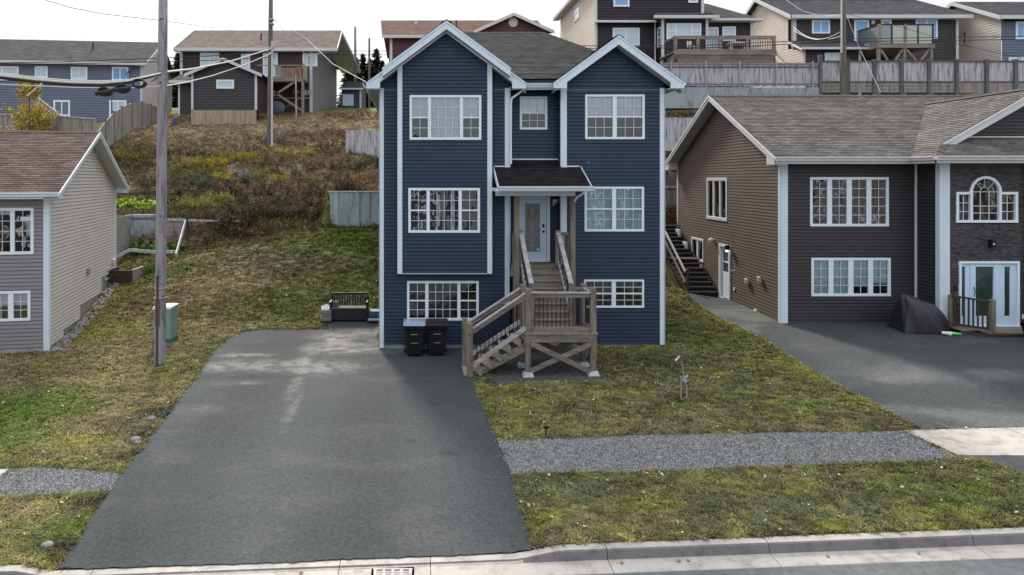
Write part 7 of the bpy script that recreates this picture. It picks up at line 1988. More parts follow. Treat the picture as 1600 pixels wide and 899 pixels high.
m = MB(); m.tube([(xE(1023), YE - .1, zE(33)), (xE(1023), YE - .1, 11)], .06, 5); m.build('downspout', 'tfar', HE)
# projecting bay with porch roof
yb_ = YE - 1.2; xe2 = lambda u: (u - CU) / F * yb_; ze2 = lambda v: CZ - (v - CV) / F * yb_
WP = Wall((xe2(1036), yb_), (xe2(1104), yb_)); siding(WP, [(0, 11), (WP.L, 11), (WP.L, ze2(27)), (0, ze2(27))], [], 'black', HE, course=.2, lap=.035)
WPs = Wall((xe2(1036), YE), (xe2(1036), yb_)); siding(WPs, [(0, 11), (1.2, 11), (1.2, ze2(27)), (0, ze2(27))], [], 'black', HE, course=.2, lap=.035)
fwin(HE, WP, (1041, 37, 1095, 62), 3, 'gpale', True, .11)
window(HE, WPs, (.25, .95, ze2(71), ze2(40)), [(0, 1, 0, 1, 1)], .09, far=MT['gfar'], grid=False)
m = MB(); roofplane(m, [(xe2(1020), yb_ - .45, ze2(27)), (xe2(1118), yb_ - .45, ze2(27)), (xE(1112), YE, zE(21)), (xE(1024), YE, zE(21))], .2); m.build('porch_roof', 'shf2', HE)
m = MB(); m.box(xe2(1018), xe2(1119), yb_ - .55, yb_ - .44, ze2(31), ze2(26.5)); m.box(xE(1024), xE(1095), YE - .06, YE - .02, zE(22.5), zE(21)); m.box(xe2(1033), xe2(1037), yb_ - .1, yb_, 11, ze2(30)); m.box(xe2(1102), xe2(1106), yb_ - .1, yb_, 11, ze2(30)); m.box(xe2(1020), xe2(1110), yb_ - .44, yb_, ze2(30), ze2(29.5)); m.build('trim', 'tfar', HE)
# right wing
WR2 = Wall((xE(1104), YE), (xE(1175), YE)); siding(WR2, [(0, 11), (WR2.L, 11), (WR2.L, zE(36)), (0, zE(36))], [], 'black', HE, course=.2, lap=.035)
fwin(HE, WR2, (1106, 43, 1122, 80), 1, 'gpale', False, .12); fwin(HE, WR2, (1128, 42, 1149, 65), 1, 'gpale', True)
m = MB(); ezr = zE(33); roofplane(m, [(xE(1098), YE - .5, ezr), (xE(1186), YE - .5, ezr), (xE(1104, 55), 55, zE(6, 55)), (xE(1090, 55), 55, zE(4, 55))], .2); roofplane(m, [(xE(1186), YE - .5, ezr), (xE(1186), 61, ezr), (xE(1104, 55), 55, zE(6, 55))], .2); m.build('wing_roof', 'shf2', HE)
m = MB(); m.box(xE(1106), xE(1187), YE - .6, YE - .5, zE(35), zE(31.5)); m.box(xE(1172), xE(1177), YE - .06, YE + .05, 11, zE(36)); m.box(xE(1104), xE(1186), YE - .5, YE, zE(35), zE(34.5)); m.build('wing_trim', 'tfar', HE)
# deck
YK2 = 46.0; xk = lambda u, Y=YK2: (u - CU) / F * Y; zk = lambda v, Y=YK2: CZ - (v - CV) / F * Y
DE = thing('raised_deck', (xk(1130), 47, 12), 'large weathered raised deck with railing and lattice skirt behind the bleached fence', 'deck')
MB().box(xk(1053), xk(1213), YK2, YE - 1.25, zk(82), zk(80)).build('deck_floor', 'deckf', DE); MB().box(xk(1053), xk(1213), YK2 - .08, YK2, zk(86), zk(80)).build('rim_joist', 'deckf', DE)
for u in (1056, 1091, 1126, 1168, 1210): MB().box(xk(u) - .09, xk(u) + .09, YK2 - .02, YK2 + .16, zk(82), zk(56)).build('post', 'deckf', DE)
for v in (57, 60, 78): MB().box(xk(1053), xk(1213), YK2 + .02, YK2 + .12, zk(v) - .05, zk(v) + .05).build('rail', 'deckf', DE)
for i in range(56):
    x = xk(1060) + (xk(1208) - xk(1060)) * i / 55; MB().box(x - .015, x + .015, YK2 + .05, YK2 + .08, zk(78), zk(60)).build('baluster', 'metal', DE)
m = MB(); x0, x1, z0, z1 = xk(1053), xk(1213), zk(102), zk(86)
for k in range(90):
    a = x0 - 1 + k * .1; 
    for sg in (-1, 1):
        p = [(a, z0), (a + (z1 - z0) * sg, z1)] ; 
        if min(p[0][0], p[1][0]) > x0 - .1 and max(p[0][0], p[1][0]) < x1 + .1: m.beam((p[0][0], YK2 - .03 + sg * .01, p[0][1]), (p[1][0], YK2 - .03 + sg * .01, p[1][1]), .01, .045)
m.build('lattice', 'deckf', DE, kind='stuff'); MB().box(x0, x1, YK2 + .1, YK2 + .12, z0, z1).build('skirt_backing', 'fpost', DE)
MB().beam((xk(1038, 48), 48, zk(66, 48)), (xk(1055), YK2, zk(58)), .08, .1).build('rail', 'deckf', DE); MB().prism([(xk(1053), YK2, z0), (xk(1053), YK2, z1), (xk(1040, 48.7), 48.7, zk(92, 48.7)), (xk(1040, 48.7), 48.7, z0)], (.03, 0, 0)).build('side_skirt', 'deckf', DE)
MB().prism([(xk(1214), YK2 + .1, zk(80)), (xk(1229), YK2 + .1, zk(96)), (xk(1229), YK2 + .1, zk(99)), (xk(1214), YK2 + .1, zk(84))], (0, .08, 0)).build('stair_stringer', 'tfar', DE)
t = thing('patio_table', (xk(1158), 47.5, zk(80)), 'pale patio table with crossed legs behind the raised deck railing', 'table')
m = MB(); m.box(xk(1140, 47.5), xk(1166, 47.5), 47.2, 48, zk(69, 47.5), zk(66.5, 47.5)); m.build('tabletop', 'white', t)
for u in (1143, 1163): MB().box(xk(u, 47.5) - .05, xk(u, 47.5) + .05, 47.4, 47.8, zk(80), zk(69, 47.5)).build('leg', 'white', t)
for k, u in enumerate((1080, 1181)):
    t = thing('patio_chair', (xk(u, 47.5), 47.5, zk(80)), ('pale patio chair near the left end', 'pale slatted patio chair near the right end')[k] + ' of the raised deck', 'chair')
    m = MB(); m.box(xk(u - 4, 47.5), xk(u + 4, 47.5), 47.3, 47.8, zk(73, 47.5), zk(72, 47.5)); m.build('seat', 'white', t); m = MB(); m.box(xk(u - 4, 47.5), xk(u + 4, 47.5), 47.8, 47.85, zk(72, 47.5), zk(63, 47.5)); m.build('backrest', 'white', t)
    for du in (-3.5, 3.5): MB().box(xk(u + du, 47.5) - .03, xk(u + du, 47.5) + .03, 47.3, 47.36, zk(80), zk(73, 47.5)).build('leg', 'white', t)

# G charcoal house with glass balcony
YH = 52.0; xh = lambda u, Y=YH: (u - CU) / F * Y; zh = lambda v, Y=YH: CZ - (v - CV) / F * Y
HG = thing('charcoal_house', (xh(1370), YH + 4, 11), 'wide charcoal house with cream gable side and glass balcony behind the plank fence', 'house')
gx0, gx1 = xh(1240), xh(1496); eg = zh(26)
WG = Wall((gx0, YH), (gx1, YH)); siding(WG, [(0, 11), (WG.L, 11), (WG.L, eg), (0, eg)], [], 'plum', HG, course=.2, lap=.035)
WGs = Wall((gx0, YH + 10), (gx0, YH)); tg_ = zh(3, 57); siding(WGs, [(0, 11), (10, 11), (10, eg), (5, tg_), (0, eg)], [], 'beige', HG, course=.2, lap=.035)
siding(Wall((gx1, YH), (gx1, YH + 10)), [(0, 11), (10, 11), (10, eg), (0, eg)], [], 'beige', HG, course=.2)
m = MB(); roofplane(m, [(xh(1232), YH - .45, eg), (xh(1512), YH - .45, eg), (xh(1430, 57), 57, zh(-3, 57) - .15), (gx0 - .45, 57, tg_ + .3)], .2); roofplane(m, [(xh(1512), YH - .45, eg), (xh(1512), 63, eg), (xh(1430, 57), 57, zh(-3, 57) - .15)], .2); roofplane(m, [(xh(1512), 63, eg), (gx0 - .45, 62.5, eg), (gx0 - .45, 57, tg_ + .3), (xh(1430, 57), 57, zh(-3, 57) - .15)], .2)
m.build('roof', 'shf2', HG)
m = MB()
for y0 in (YH - .45, 62.5): m.prism([(gx0 - .45, y0, eg), (gx0 - .45, 57, tg_ + .3), (gx0 - .45, 57, tg_), (gx0 - .45, y0, eg - .3)], (-.06, 0, 0))
m.box(xh(1232), xh(1512), YH - .55, YH - .45, eg - .25, eg + .02); m.box(gx0 - .05, gx0 + .18, YH - .06, YH + .1, 11, eg); m.box(gx1 - .14, gx1 + .05, YH - .06, YH + .1, 11, eg); m.box(xh(1232), xh(1512), YH - .45, YH, eg - .25, eg - .22)
m.build('trim', 'tfar', HG)
m = MB(); m.tube([(gx0 - .1, YH + .4, eg), (gx0 - .1, YH + .4, 11)], .1, 6); m.build('downspout', 'metal', HG)
for px, s_, pn, hg in (((1268, 32, 1296, 53), 2, 'gblue', 0), ((1334, 32, 1357, 72), 1, 'gblue', 0), ((1376, 31, 1392, 60), 1, 'gblue', 0), ((1430, 30, 1464, 61), 2, 'gblue', 0)): fwin(HG, WG, px, s_, pn)
MB().wbox(WG, WG.uv(1363, 33)[0] - .12, WG.uv(1363, 33)[0] + .12, zh(38), zh(32), .02, .12).build('vent_hood', 'tfar', HG)
# garage wing
yw = YH - 2.2; xw = lambda u: (u - CU) / F * yw; zw = lambda v: CZ - (v - CV) / F * yw
Ww = Wall((xw(1256), yw), (xw(1342), yw)); siding(Ww, [(0, 11), (Ww.L, 11), (Ww.L, zw(79)), (0, zw(79))], [], 'plum', HG, course=.2); siding(Wall((xw(1256), YH), (xw(1256), yw)), [(0, 11), (2.2, 11), (2.2, zw(79)), (0, zw(68))], [], 'beige', HG, course=.2)
fwin(HG, Ww, (1288, 83, 1314, 103), 2, 'gpale')
m = MB(); roofplane(m, [(xw(1246), yw - .5, zw(78)), (xw(1352), yw - .5, zw(78)), (xh(1340), YH, zh(64)), (xh(1235), YH, zh(64))], .2); m.build('wing_roof', 'shf2', HG)
m = MB(); m.box(xw(1246), xw(1352), yw - .58, yw - .5, zw(79.5), zw(76)); m.prism([(xw(1246), yw - .5, zw(78)), (xh(1230), YH, zh(65)), (xh(1230), YH, zh(68)), (xw(1246), yw - .5, zw(81))], (.1, 0, 0)); m.box(xw(1255), xw(1258), yw - .05, yw, 11, zw(79)); m.box(xw(1341), xw(1345), yw - .05, yw, 11, zw(79)); m.build('wing_trim', 'tfar', HG)
YJ = 48.2; xj = lambda u, Y=YJ: (u - CU) / F * Y; zj = lambda v, Y=YJ: CZ - (v - CV) / F * Y
DG = thing('glass_balcony', (xj(1410), YJ + 1, 11), 'timber balcony with frosted glass panels on diagonal struts, on the charcoal house', 'balcony')
MB().box(xj(1373), xj(1459), YJ, YH - .1, zj(74), zj(70)).build('deck_floor', 'deckf', DG); MB().box(xj(1372), xj(1460), YJ - .08, YJ, zj(75), zj(69)).build('rim_joist', 'deckf', DG)
gp = plain('frosted glass panel', (.42, .46, .40), .25); gp2 = plain('clear glass panel', (.20, .25, .27), .05, spec=1)
pu = [1374, 1393, 1414, 1434, 1457]
for k, (a, b) in enumerate(zip(pu, pu[1:])): MB().box(xj(a) + .05, xj(b) - .05, YJ - .02, YJ, zj(68), zj(39.5)).build('glass_panel', gp2 if k == 0 else gp, DG)
for u in pu: MB().box(xj(u) - (.09 if u in (1374, 1414) else .03), xj(u) + (.09 if u in (1374, 1414) else .03), YJ - .07, YJ + .08, zj(70), zj(38)).build('post', 'deckf' if u in (1374, 1414) else 'metal', DG)
MB().box(xj(1373), xj(1459), YJ - .06, YJ + .02, zj(39.5), zj(38)).build('handrail', 'metal', DG)
for u in (1374, 1414, 1456): MB().box(xj(u) - .09, xj(u) + .09, YJ, YJ + .18, 10.8, zj(75)).build('support_post', 'deckf', DG)
for (a, b) in ((1376, 1388), (1412, 1400), (1416, 1432), (1454, 1440)): MB().beam((xj(a), YJ + .08, zj(76)), (xj(b), YJ + .08, zj(94)), .1, .14).build('strut', 'deckf', DG)
lp0, lp1 = Vector((xj(1374), YJ, 0)), Vector((xh(1335), YH - .4, 0))
MB().prism([(lp0.x, lp0.y, zj(69)), (lp1.x, lp1.y, zh(72)), (lp1.x, lp1.y, zh(52)), (lp0.x, lp0.y, zj(40))], (0, .03, 0)).build('side_glass', gp2, DG); MB().beam((lp0.x, lp0.y, zj(39)), (lp1.x, lp1.y, zh(51)), .06, .08).build('side_rail', 'metal', DG); MB().beam((lp0.x, lp0.y, zj(72)), (lp1.x, lp1.y, zh(77)), .06, .3).build('side_joist', 'deckf', DG)

# H far right house
YI = 50.0; xi = lambda u, Y=YI: (u - CU) / F * Y; zi = lambda v, Y=YI: CZ - (v - CV) / F * Y
HH_ = thing('steel_blue_house', (xi(1600), YI + 3, 11), 'steel blue house with cream gable wall and dark roof at the top right edge', 'house')
hx0 = xi(1565); eh = zi(27)
W1 = Wall((hx0, YI), (hx0 + 12, YI)); siding(W1, [(0, 11), (12, 11), (12, eh), (0, eh)], [], 'slate', HH_, course=.2, lap=.035)
W2 = Wall((hx0, YI + 8), (hx0, YI)); th = zi(7, 54); siding(W2, [(0, 11), (8, 11), (8, eh), (4, th - .1), (0, eh)], [], 'cream', HH_, course=.2, lap=.035)
m = MB(); roofplane(m, [(hx0 - .5, YI - .5, eh), (hx0 + 12.5, YI - .5, eh), (hx0 + 12.5, 54, th + .2), (hx0 - .5, 54, th + .2)], .2); roofplane(m, [(hx0 + 12.5, 58.5, eh), (hx0 - .5, 58.5, eh), (hx0 - .5, 54, th + .2), (hx0 + 12.5, 54, th + .2)], .2); m.build('roof', 'shf2', HH_)
m = MB()
for y0 in (YI - .5, 58.5): m.prism([(hx0 - .5, y0, eh), (hx0 - .5, 54, th + .2), (hx0 - .5, 54, th - .1), (hx0 - .5, y0, eh - .3)], (-.06, 0, 0))
m.box(hx0 - .5, hx0 + 12.5, YI - .58, YI - .5, eh - .25, eh + .02); m.build('trim', 'tfar', HH_)
MB().box(hx0 + .2, hx0 + 12, YI - .1, YI, eh - .35, eh - .02).build('frieze', 'metal', HH_)
fwin(HH_, W1, (1586, 34, 1612, 62), 2, 'gblue'); fwin(HH_, W1, (1575, 90, 1598, 110), 2, 'gpale')
ws_ = W2.rect(1505, 48, 1512, 70); window(HH_, W2, (ws_[0], ws_[1], ws_[2], ws_[3]), [(0, 1, 0, 1, 1)], .1, far=MT['gfar'], grid=False, mat='beige')

# ================================================================== TREES
def broad(name, base, h, w, n, size, mats, label, trunkmat='bark', seed=1, lean=0):
    t = thing(name, base, label, 'tree'); rr = random.Random(seed)
    b = Vector(base); m = MB(); m.tube([b - Vector((0, 0, .2)), b + Vector((lean * .3, 0, h * .3)), b + Vector((lean, 0, h * .85))], .09 * h / 5, 7, .02); tips = []
    for k in range(26):
        f = rr.uniform(.15, .9); s = b + Vector((lean * f, 0, h * f)); a = rr.uniform(0, 2 * math.pi); L = w * (1.15 - f) * rr.uniform(.6, 1.1)
        e = s + Vector((math.cos(a) * L, math.sin(a) * L, L * rr.uniform(.5, 1.0))); m.tube([s, s.lerp(e, .5) + Vector((0, 0, .05)), e], .025, 4, .008); tips.append((s, e))
    m.build('trunk', trunkmat, t)
    for qi, (mat, frac) in enumerate(mats):
        m = MB()
        for k in range(int(n * frac)):
            s, e = rr.choice(tips); f = rr.uniform(.35, 1.1); c = s.lerp(e, f) + Vector((rr.gauss(0, .14), rr.gauss(0, .14), rr.gauss(0, .16)))
            a = Vector((rr.uniform(-1, 1), rr.uniform(-1, 1), rr.uniform(-1, 1))).normalized() * size * rr.uniform(.6, 1.2); d = a.cross(Vector((rr.uniform(-1, 1), rr.uniform(-1, 1), rr.uniform(-1, 1)))).normalized() * size * .5
            m.face([c - a, c + d, c + a, c - d])
        m.build('crown', mat, t)
    return t
yx = at(46, 190, 42); 
broad('autumn_tree', (yx.x, 42, hz(yx.x, 42) - .2), 5.3, 1.5, 5200, .085, (('leaf_y', .6), (plain('gold leaf', (.30, .20, .03), .8), .35), (plain('pale leaf', (.62, .55, .25), .8), .2)), 'slender yellow autumn tree behind the left grey house in front of the slate blue house', seed=4)
def spruce(x, y, h, r, label, seed):
    z = hz(x, y); t = thing('spruce_tree', (x, y, z), label, 'tree', 'dark spruces behind the garage'); rr = random.Random(seed)
    m = MB(); m.tube([(x, y, z), (x, y, z + h)], .14, 6, .02); m.build('trunk', 'bark', t)
    m = MB(); nl = int(h * 5.5)
    for i in range(nl):
        f = i / nl; zz = z + h * (.12 + .88 * f); R_ = r * (1 - f) ** .85 + .12
        for k in range(int(9 + 10 * (1 - f))):
            a = rr.uniform(0, 2 * math.pi); L = R_ * rr.uniform(.55, 1.12); dz = -L * rr.uniform(.15, .45) if f < .85 else L * .3
            for q in range(3):
                s = (q + .4) / 3; c = Vector((x + math.cos(a) * L * s, y + math.sin(a) * L * s, zz + dz * s + rr.gauss(0, .05))); wd = .40 * (1.15 - s) + .12
                dr = Vector((math.cos(a), math.sin(a), dz / L)) * L * .26; sd_ = Vector((-math.sin(a), math.cos(a), rr.uniform(-.5, .3))) * wd
                m.face([c - dr, c + sd_, c + dr, c - sd_])
    m.build('crown', 'leaf_s', t); return t
sp = [(544, 96, 90, 'first from the left, beside the maroon house wall'), (556, 90, 94, 'second from the left, behind the slim pole'), (567, 84, 88, 'third from the left, broad and dense'), (578, 92, 92, 'fourth, behind the greenish pole'), (588, 76, 90, 'tallest, pointed top just left of the red house'), (597, 95, 86, 'at the right end against the red house'), (549, 104, 80, 'lowest, in front of the others above the garage roof'), (573, 108, 82, 'low one above the right end of the garage roof'), (278, 82, 80, 'alone at the left end of the maroon house behind the front pole')]
for k, (u, v, Y, la) in enumerate(sp):
    x = (u - CU) / F * Y; top = CZ - (v - CV) / F * Y; h = top - hz(x, Y); spruce(x, Y, h, h * .30, 'dark spruce ' + la, 20 + k)

# ================================================================== HOUSES ACROSS THE STREET (seen as reflections in the windows)
for k, (x0, w_, mat, rm_, la) in enumerate(((-40, 12, 'greys', 'shf2', 'leftmost of the houses across the street'), (-22, 11, 'plum', 'shf2', 'charcoal house across the street, facing the grey house'), (-7, 10, 'plum', 'shc', 'plum house across the street, facing the blue house'), (6, 10, 'slate', 'shf2', 'slate blue house across the street, facing the front lawn'), (19, 11, 'plum', 'shf2', 'plum house across the street, facing the right driveway'), (33, 12, 'greys', 'shc', 'second grey house across the street, facing the stone entry'), (48, 12, 'greys', 'shc', 'rightmost of the houses across the street'))):
    t = thing('opposite_house', (x0 + w_ / 2, -15, -.3), la, 'house', 'houses across the street')
    Wf_ = Wall((x0 + w_, -14), (x0, -14)); siding(Wf_, [(0, -.4), (w_, -.4), (w_, 5.2), (w_ / 2, 8.2), (0, 5.2)], [], mat, t, course=.25)
    for a in (1.2, w_ - 3.6):
        for z in (.7, 3.2): window(t, Wf_, (a, a + 2.2, z, z + 1.3), [(0, .46, 0, 1, 0), (.54, 1, 0, 1, 0)], .2, far=MT['gfar'], grid=False, proud=.05)
    MB().wbox(Wf_, w_ / 2 - .6, w_ / 2 + .5, 0, 2.1, .0, .06).build('door', 'frame', t)
    for x in (x0, x0 + w_): 
        Wq = Wall((x, -14), (x, -23)) if x > x0 else Wall((x, -23), (x, -14)); siding(Wq, [(0, -.4), (9, -.4), (9, 5.2), (0, 5.2)], [], mat, t, course=.25)
    m = MB(); xm = x0 + w_ / 2
    for xe in (x0 - .5, x0 + w_ + .5): roofplane(m, [(xe, -13.5, 4.95), (xe, -23.5, 4.95), (xm, -23.5, 8.5), (xm, -13.5, 8.5)], .3)
    m.build('roof', rm_, t)
    m = MB()
    for xe in (x0 - .5, x0 + w_ + .5): m.beam((xe, -13.45, 4.85), (xm, -13.45, 8.4), .06, .3)
    m.build('rake_board', 'frame', t)
# ================================================================== GRASS, WEEDS, GRAVEL
protos = bpy.data.collections.new('ground cover pieces')
def proto(name, mb, mat):
    me = bpy.data.meshes.new(name); me.from_pydata(mb.v, [], mb.f); me.materials.append(MT[mat] if isinstance(mat, str) else mat)
    o = bpy.data.objects.new(name, me); return o
def tuft(seed, n, spread, lean, w, seg=2):
    rr = random.Random(seed); m = MB()
    for k in range(n):
        a = rr.uniform(0, 2 * math.pi); r0 = rr.uniform(0, spread) ; bx, by = math.cos(a) * r0, math.sin(a) * r0; a2 = a + rr.gauss(0, .8); L = rr.uniform(.5, 1.0); ln = rr.uniform(.2, 1) * lean
        dx, dy = math.cos(a2), math.sin(a2); sx, sy = -dy * w * rr.uniform(.6, 1.2), dx * w * rr.uniform(.6, 1.2)
        p0 = (bx, by, 0); p1 = (bx + dx * ln * .35, by + dy * ln * .35, L * .6); p2 = (bx + dx * ln, by + dy * ln, L * (1 - .35 * ln))
        m.add([(p0[0] - sx, p0[1] - sy, 0), (p0[0] + sx, p0[1] + sy, 0), (p1[0] + sx * .8, p1[1] + sy * .8, p1[2]), (p1[0] - sx * .8, p1[1] - sy * .8, p1[2]), p2], [(0, 1, 2, 3), (3, 2, 4)])
    return m
def stoneproto(seed):
    rr = random.Random(seed); m = MB()
    vs = [(rr.uniform(.3, .55) * a, rr.uniform(.3, .55) * b, rr.uniform(.2, .4) * c) for a in (-1, 1) for b in (-1, 1) for c in (-1, 1)]
    m.add(vs, [(0, 1, 3, 2), (4, 6, 7, 5), (0, 4, 5, 1), (2, 3, 7, 6), (0, 2, 6, 4), (1, 5, 7, 3)]); return m
def stalks(seed):
    rr = random.Random(seed); m = MB()
    for k in range(7):
        a = rr.uniform(0, 6.28); x, y = rr.uniform(-.15, .15), rr.uniform(-.15, .15); L = rr.uniform(.6, 1); tx, ty = x + math.cos(a) * .15, y + math.sin(a) * .15
        m.add([(x - .012, y, 0), (x + .012, y, 0), (tx, ty, L)], [(0, 1, 2)])
        for q in range(12):
            f = rr.uniform(.35, 1.05); c = Vector((x + (tx - x) * f, y + (ty - y) * f, L * f)) + Vector((rr.gauss(0, .05), rr.gauss(0, .05), rr.gauss(0, .03))); u = Vector((rr.uniform(-1, 1), rr.uniform(-1, 1), rr.uniform(-.5, 1))).normalized() * .07; v = u.cross(Vector((rr.uniform(-1, 1), rr.uniform(-1, 1), rr.uniform(-1, 1)))).normalized() * .03
            m.face([c - u, c + v, c + u, c - v])
    return m
def scatter(name, pts, zrot, tilt, scl, tint, idx, plist, label=None, scz=None):
    col = bpy.data.collections.new(name + ' pieces')
    for o in plist: col.objects.link(o)
    me = bpy.data.meshes.new(name); n = len(pts)
    me.vertices.add(n); me.vertices.foreach_set('co', np.asarray(pts, np.float32).ravel())
    rot = np.stack([tilt[:, 0], tilt[:, 1], zrot], 1)
    for nm, ty, data in (('rot', 'FLOAT_VECTOR', rot), ('scl', 'FLOAT_VECTOR', scl), ('tint', 'FLOAT_COLOR', np.concatenate([np.clip(tint, .002, 1), np.ones((n, 1))], 1))):
        a = me.attributes.new(nm, ty, 'POINT'); a.data.foreach_set('color' if ty == 'FLOAT_COLOR' else 'vector', np.asarray(data, np.float32).ravel())
    a = me.attributes.new('idx', 'INT', 'POINT'); a.data.foreach_set('value', np.asarray(idx, np.int32))
    o = bpy.data.objects.new(name, me); S.collection.objects.link(o); o['kind'] = 'stuff'
    if label: o['label'] = label
    g = bpy.data.node_groups.new(name, 'GeometryNodeTree')
    g.interface.new_socket('Geometry', in_out='INPUT', socket_type='NodeSocketGeometry'); g.interface.new_socket('Geometry', in_out='OUTPUT', socket_type='NodeSocketGeometry')
    N = g.nodes; gi = N.new('NodeGroupInput'); go = N.new('NodeGroupOutput'); ip = N.new('GeometryNodeInstanceOnPoints'); ci = N.new('GeometryNodeCollectionInfo')
    ci.inputs['Collection'].default_value = col; ci.inputs['Separate Children'].default_value = True; ci.inputs['Reset Children'].default_value = True
    def attr(nm, ty):
        k = N.new('GeometryNodeInputNamedAttribute'); k.data_type = ty; k.inputs['Name'].default_value = nm; return k.outputs['Attribute']
    g.links.new(gi.outputs[0], ip.inputs['Points']); g.links.new(ci.outputs[0], ip.inputs['Instance']); ip.inputs['Pick Instance'].default_value = True
    g.links.new(attr('idx', 'INT'), ip.inputs['Instance Index'])
    e2r = N.new('FunctionNodeEulerToRotation'); g.links.new(attr('rot', 'FLOAT_VECTOR'), e2r.inputs[0]); g.links.new(e2r.outputs[0], ip.inputs['Rotation'])
    g.links.new(attr('scl', 'FLOAT_VECTOR'), ip.inputs['Scale']); g.links.new(ip.outputs[0], go.inputs[0])
    md = o.modifiers.new('scatter', 'NODES'); md.node_group = g
    return o
def mkprotos(prefix, mbs, mat):
    return [proto('%s_%02d' % (prefix, i), mb, mat) for i, mb in enumerate(mbs)]
rg = np.random.RandomState(3)
def sample(n, x0, x1, y0, y1, keep=None):
    x = rg.uniform(x0, x1, n); y = rg.uniform(y0, y1, n)
    # only what the valley in view covers, with a margin
    u = x / y; m = (u > -.72) & (u < 1.0)
    if keep is not None: m &= keep(x, y)
    return x[m], y[m]
BLD = [[(-1.1, 21), (7.6, 21), (7.6, 31), (-1.1, 31)], [(12, 22.5), (23, 21.5), (23, 32.4), (12.3, 32.4)], [tuple(LP(-8, 0))[:2], tuple(LP(0, 0))[:2], tuple(LP(0, D))[:2], tuple(LP(-8, D))[:2]], [(-12.6, 27.9), (-11.5, 27.9), (-11.5, 29), (-12.6, 29)],
       [(10.2, 27.3), (12.2, 27.3), (12.3, 32.6), (10.4, 32.6)]]
def openland(x, y):
    m = ~paved(x, y) & (y > kerby(x) + .03)
    for b in BLD: m &= ~inpoly(x, y, b)
    return m
# lawn
def lawnkeep(x, y):
    dens = np.clip(14.0 / y, 0, 1) ** 1.6
    lum = gcol(x, y).sum(1)
    return openland(x, y) & (rg.rand(len(x)) < np.clip(lum / .2, .1, 1)) & (rg.rand(len(x)) < dens) & (rg.rand(len(x)) < .35 + .9 * fbm(x, y, 1.7))
x, y = sample(420000, -15, 15.5, 10.1, 34.5, lawnkeep)
z = hgt(x, y); n = len(x); c = gcol(x, y)
# blades of lawn: colour of the patch they grow in, individually lighter, drier or greener
k = rg.rand(n)[:, None]
c = c * (.75 + 1.3 * rg.rand(n)[:, None] ** 1.4)
dry = (rg.rand(n) < .18); c[dry] = c[dry] * .5 + np.array([.36, .30, .17]) * .5
gr = (rg.rand(n) < .14); c[gr] = c[gr] * .5 + np.array([.11, .16, .03]) * .5
s = (.034 + .038 * rg.rand(n)) * (y / 14) ** .55
pl = mkprotos('blade_tuft', [tuft(i, 12, .9, 1.1, .10) for i in range(5)], 'lawn_t')
sc = np.stack([s * 1.5, s * 1.5, s * (.75 + .6 * rg.rand(n))], 1)
scatter('lawn_grass', np.stack([x, y, z - .006], 1), rg.uniform(0, 6.28, n), rg.normal(0, .12, (n, 2)), sc, c, rg.randint(0, 5, n), pl)
print('lawn', n)
# taller tufts along edges and on bumps
def edgek(x, y):
    p = np.zeros(len(x), bool)
    for d in ((.18, 0), (-.18, 0), (0, .18), (0, -.18)): p |= paved(x + d[0], y + d[1])
    return openland(x, y) & p
x, y = sample(60000, -15, 15.5, 10.1, 28, edgek)
n = len(x); c = gcol(x, y) * (.8 + .8 * rg.rand(n)[:, None]) * .6 + np.array([.12, .14, .03]) * .4 * rg.rand(n)[:, None]
s = .045 + .05 * rg.rand(n)
scatter('edge_grass', np.stack([x, y, hgt(x, y) - .005], 1), rg.uniform(0, 6.28, n), rg.normal(0, .2, (n, 2)), np.stack([s * 1.2, s * 1.2, s], 1), c, rg.randint(0, 5, n), mkprotos('edge_tuft', [tuft(20 + i, 12, .8, 1.1, .09) for i in range(5)], 'lawn_t'))
x, y = sample(2600, -11, 12, 11.8, 14.6, lambda x, y: (inpoly(x, y, GRAV_R) | inpoly(x, y, GRAV_L)) & (rg.rand(len(x)) < sm(fbm(x, y, 1.3), .5, .62)))
n = len(x); s = .02 + .04 * rg.rand(n); c = np.array([.14, .15, .05]) * (.6 + .8 * rg.rand(n)[:, None])
scatter('gravel_weeds', np.stack([x, y, hgt(x, y) + .015], 1), rg.uniform(0, 6.28, n), rg.normal(0, .2, (n, 2)), np.stack([s * 1.2, s * 1.2, s], 1), c, rg.randint(0, 5, n), mkprotos('weed_tuft', [tuft(60 + i, 10, .8, 1.1, .1) for i in range(5)], 'lawn_t'))
# pale fallen leaves and bleached clover heads
x, y = sample(5200, -13, 15, 10.3, 28, lambda x, y: openland(x, y) & (rg.rand(len(x)) < fbm(x, y, 1.1) * 1.3 - .2))
n = len(x); c = np.array([.48, .45, .36]) * (.5 + .9 * rg.rand(n)[:, None])
def leafp(seed):
    rr = random.Random(seed); m = MB(); a = [(math.cos(t) * rr.uniform(.5, 1), math.sin(t) * rr.uniform(.4, .9), rr.uniform(0, .35)) for t in np.linspace(0, 6.28, 7)[:-1]]; m.face(a); return m
s = .014 + .034 * rg.rand(n) ** 1.5
scatter('fallen_leaves', np.stack([x, y, hgt(x, y) + .035], 1), rg.uniform(0, 6.28, n), rg.normal(0, .35, (n, 2)), np.stack([s, s, s], 1), c, rg.randint(0, 4, n), mkprotos('leaf_scrap', [leafp(i) for i in range(4)], 'lawn_t'))
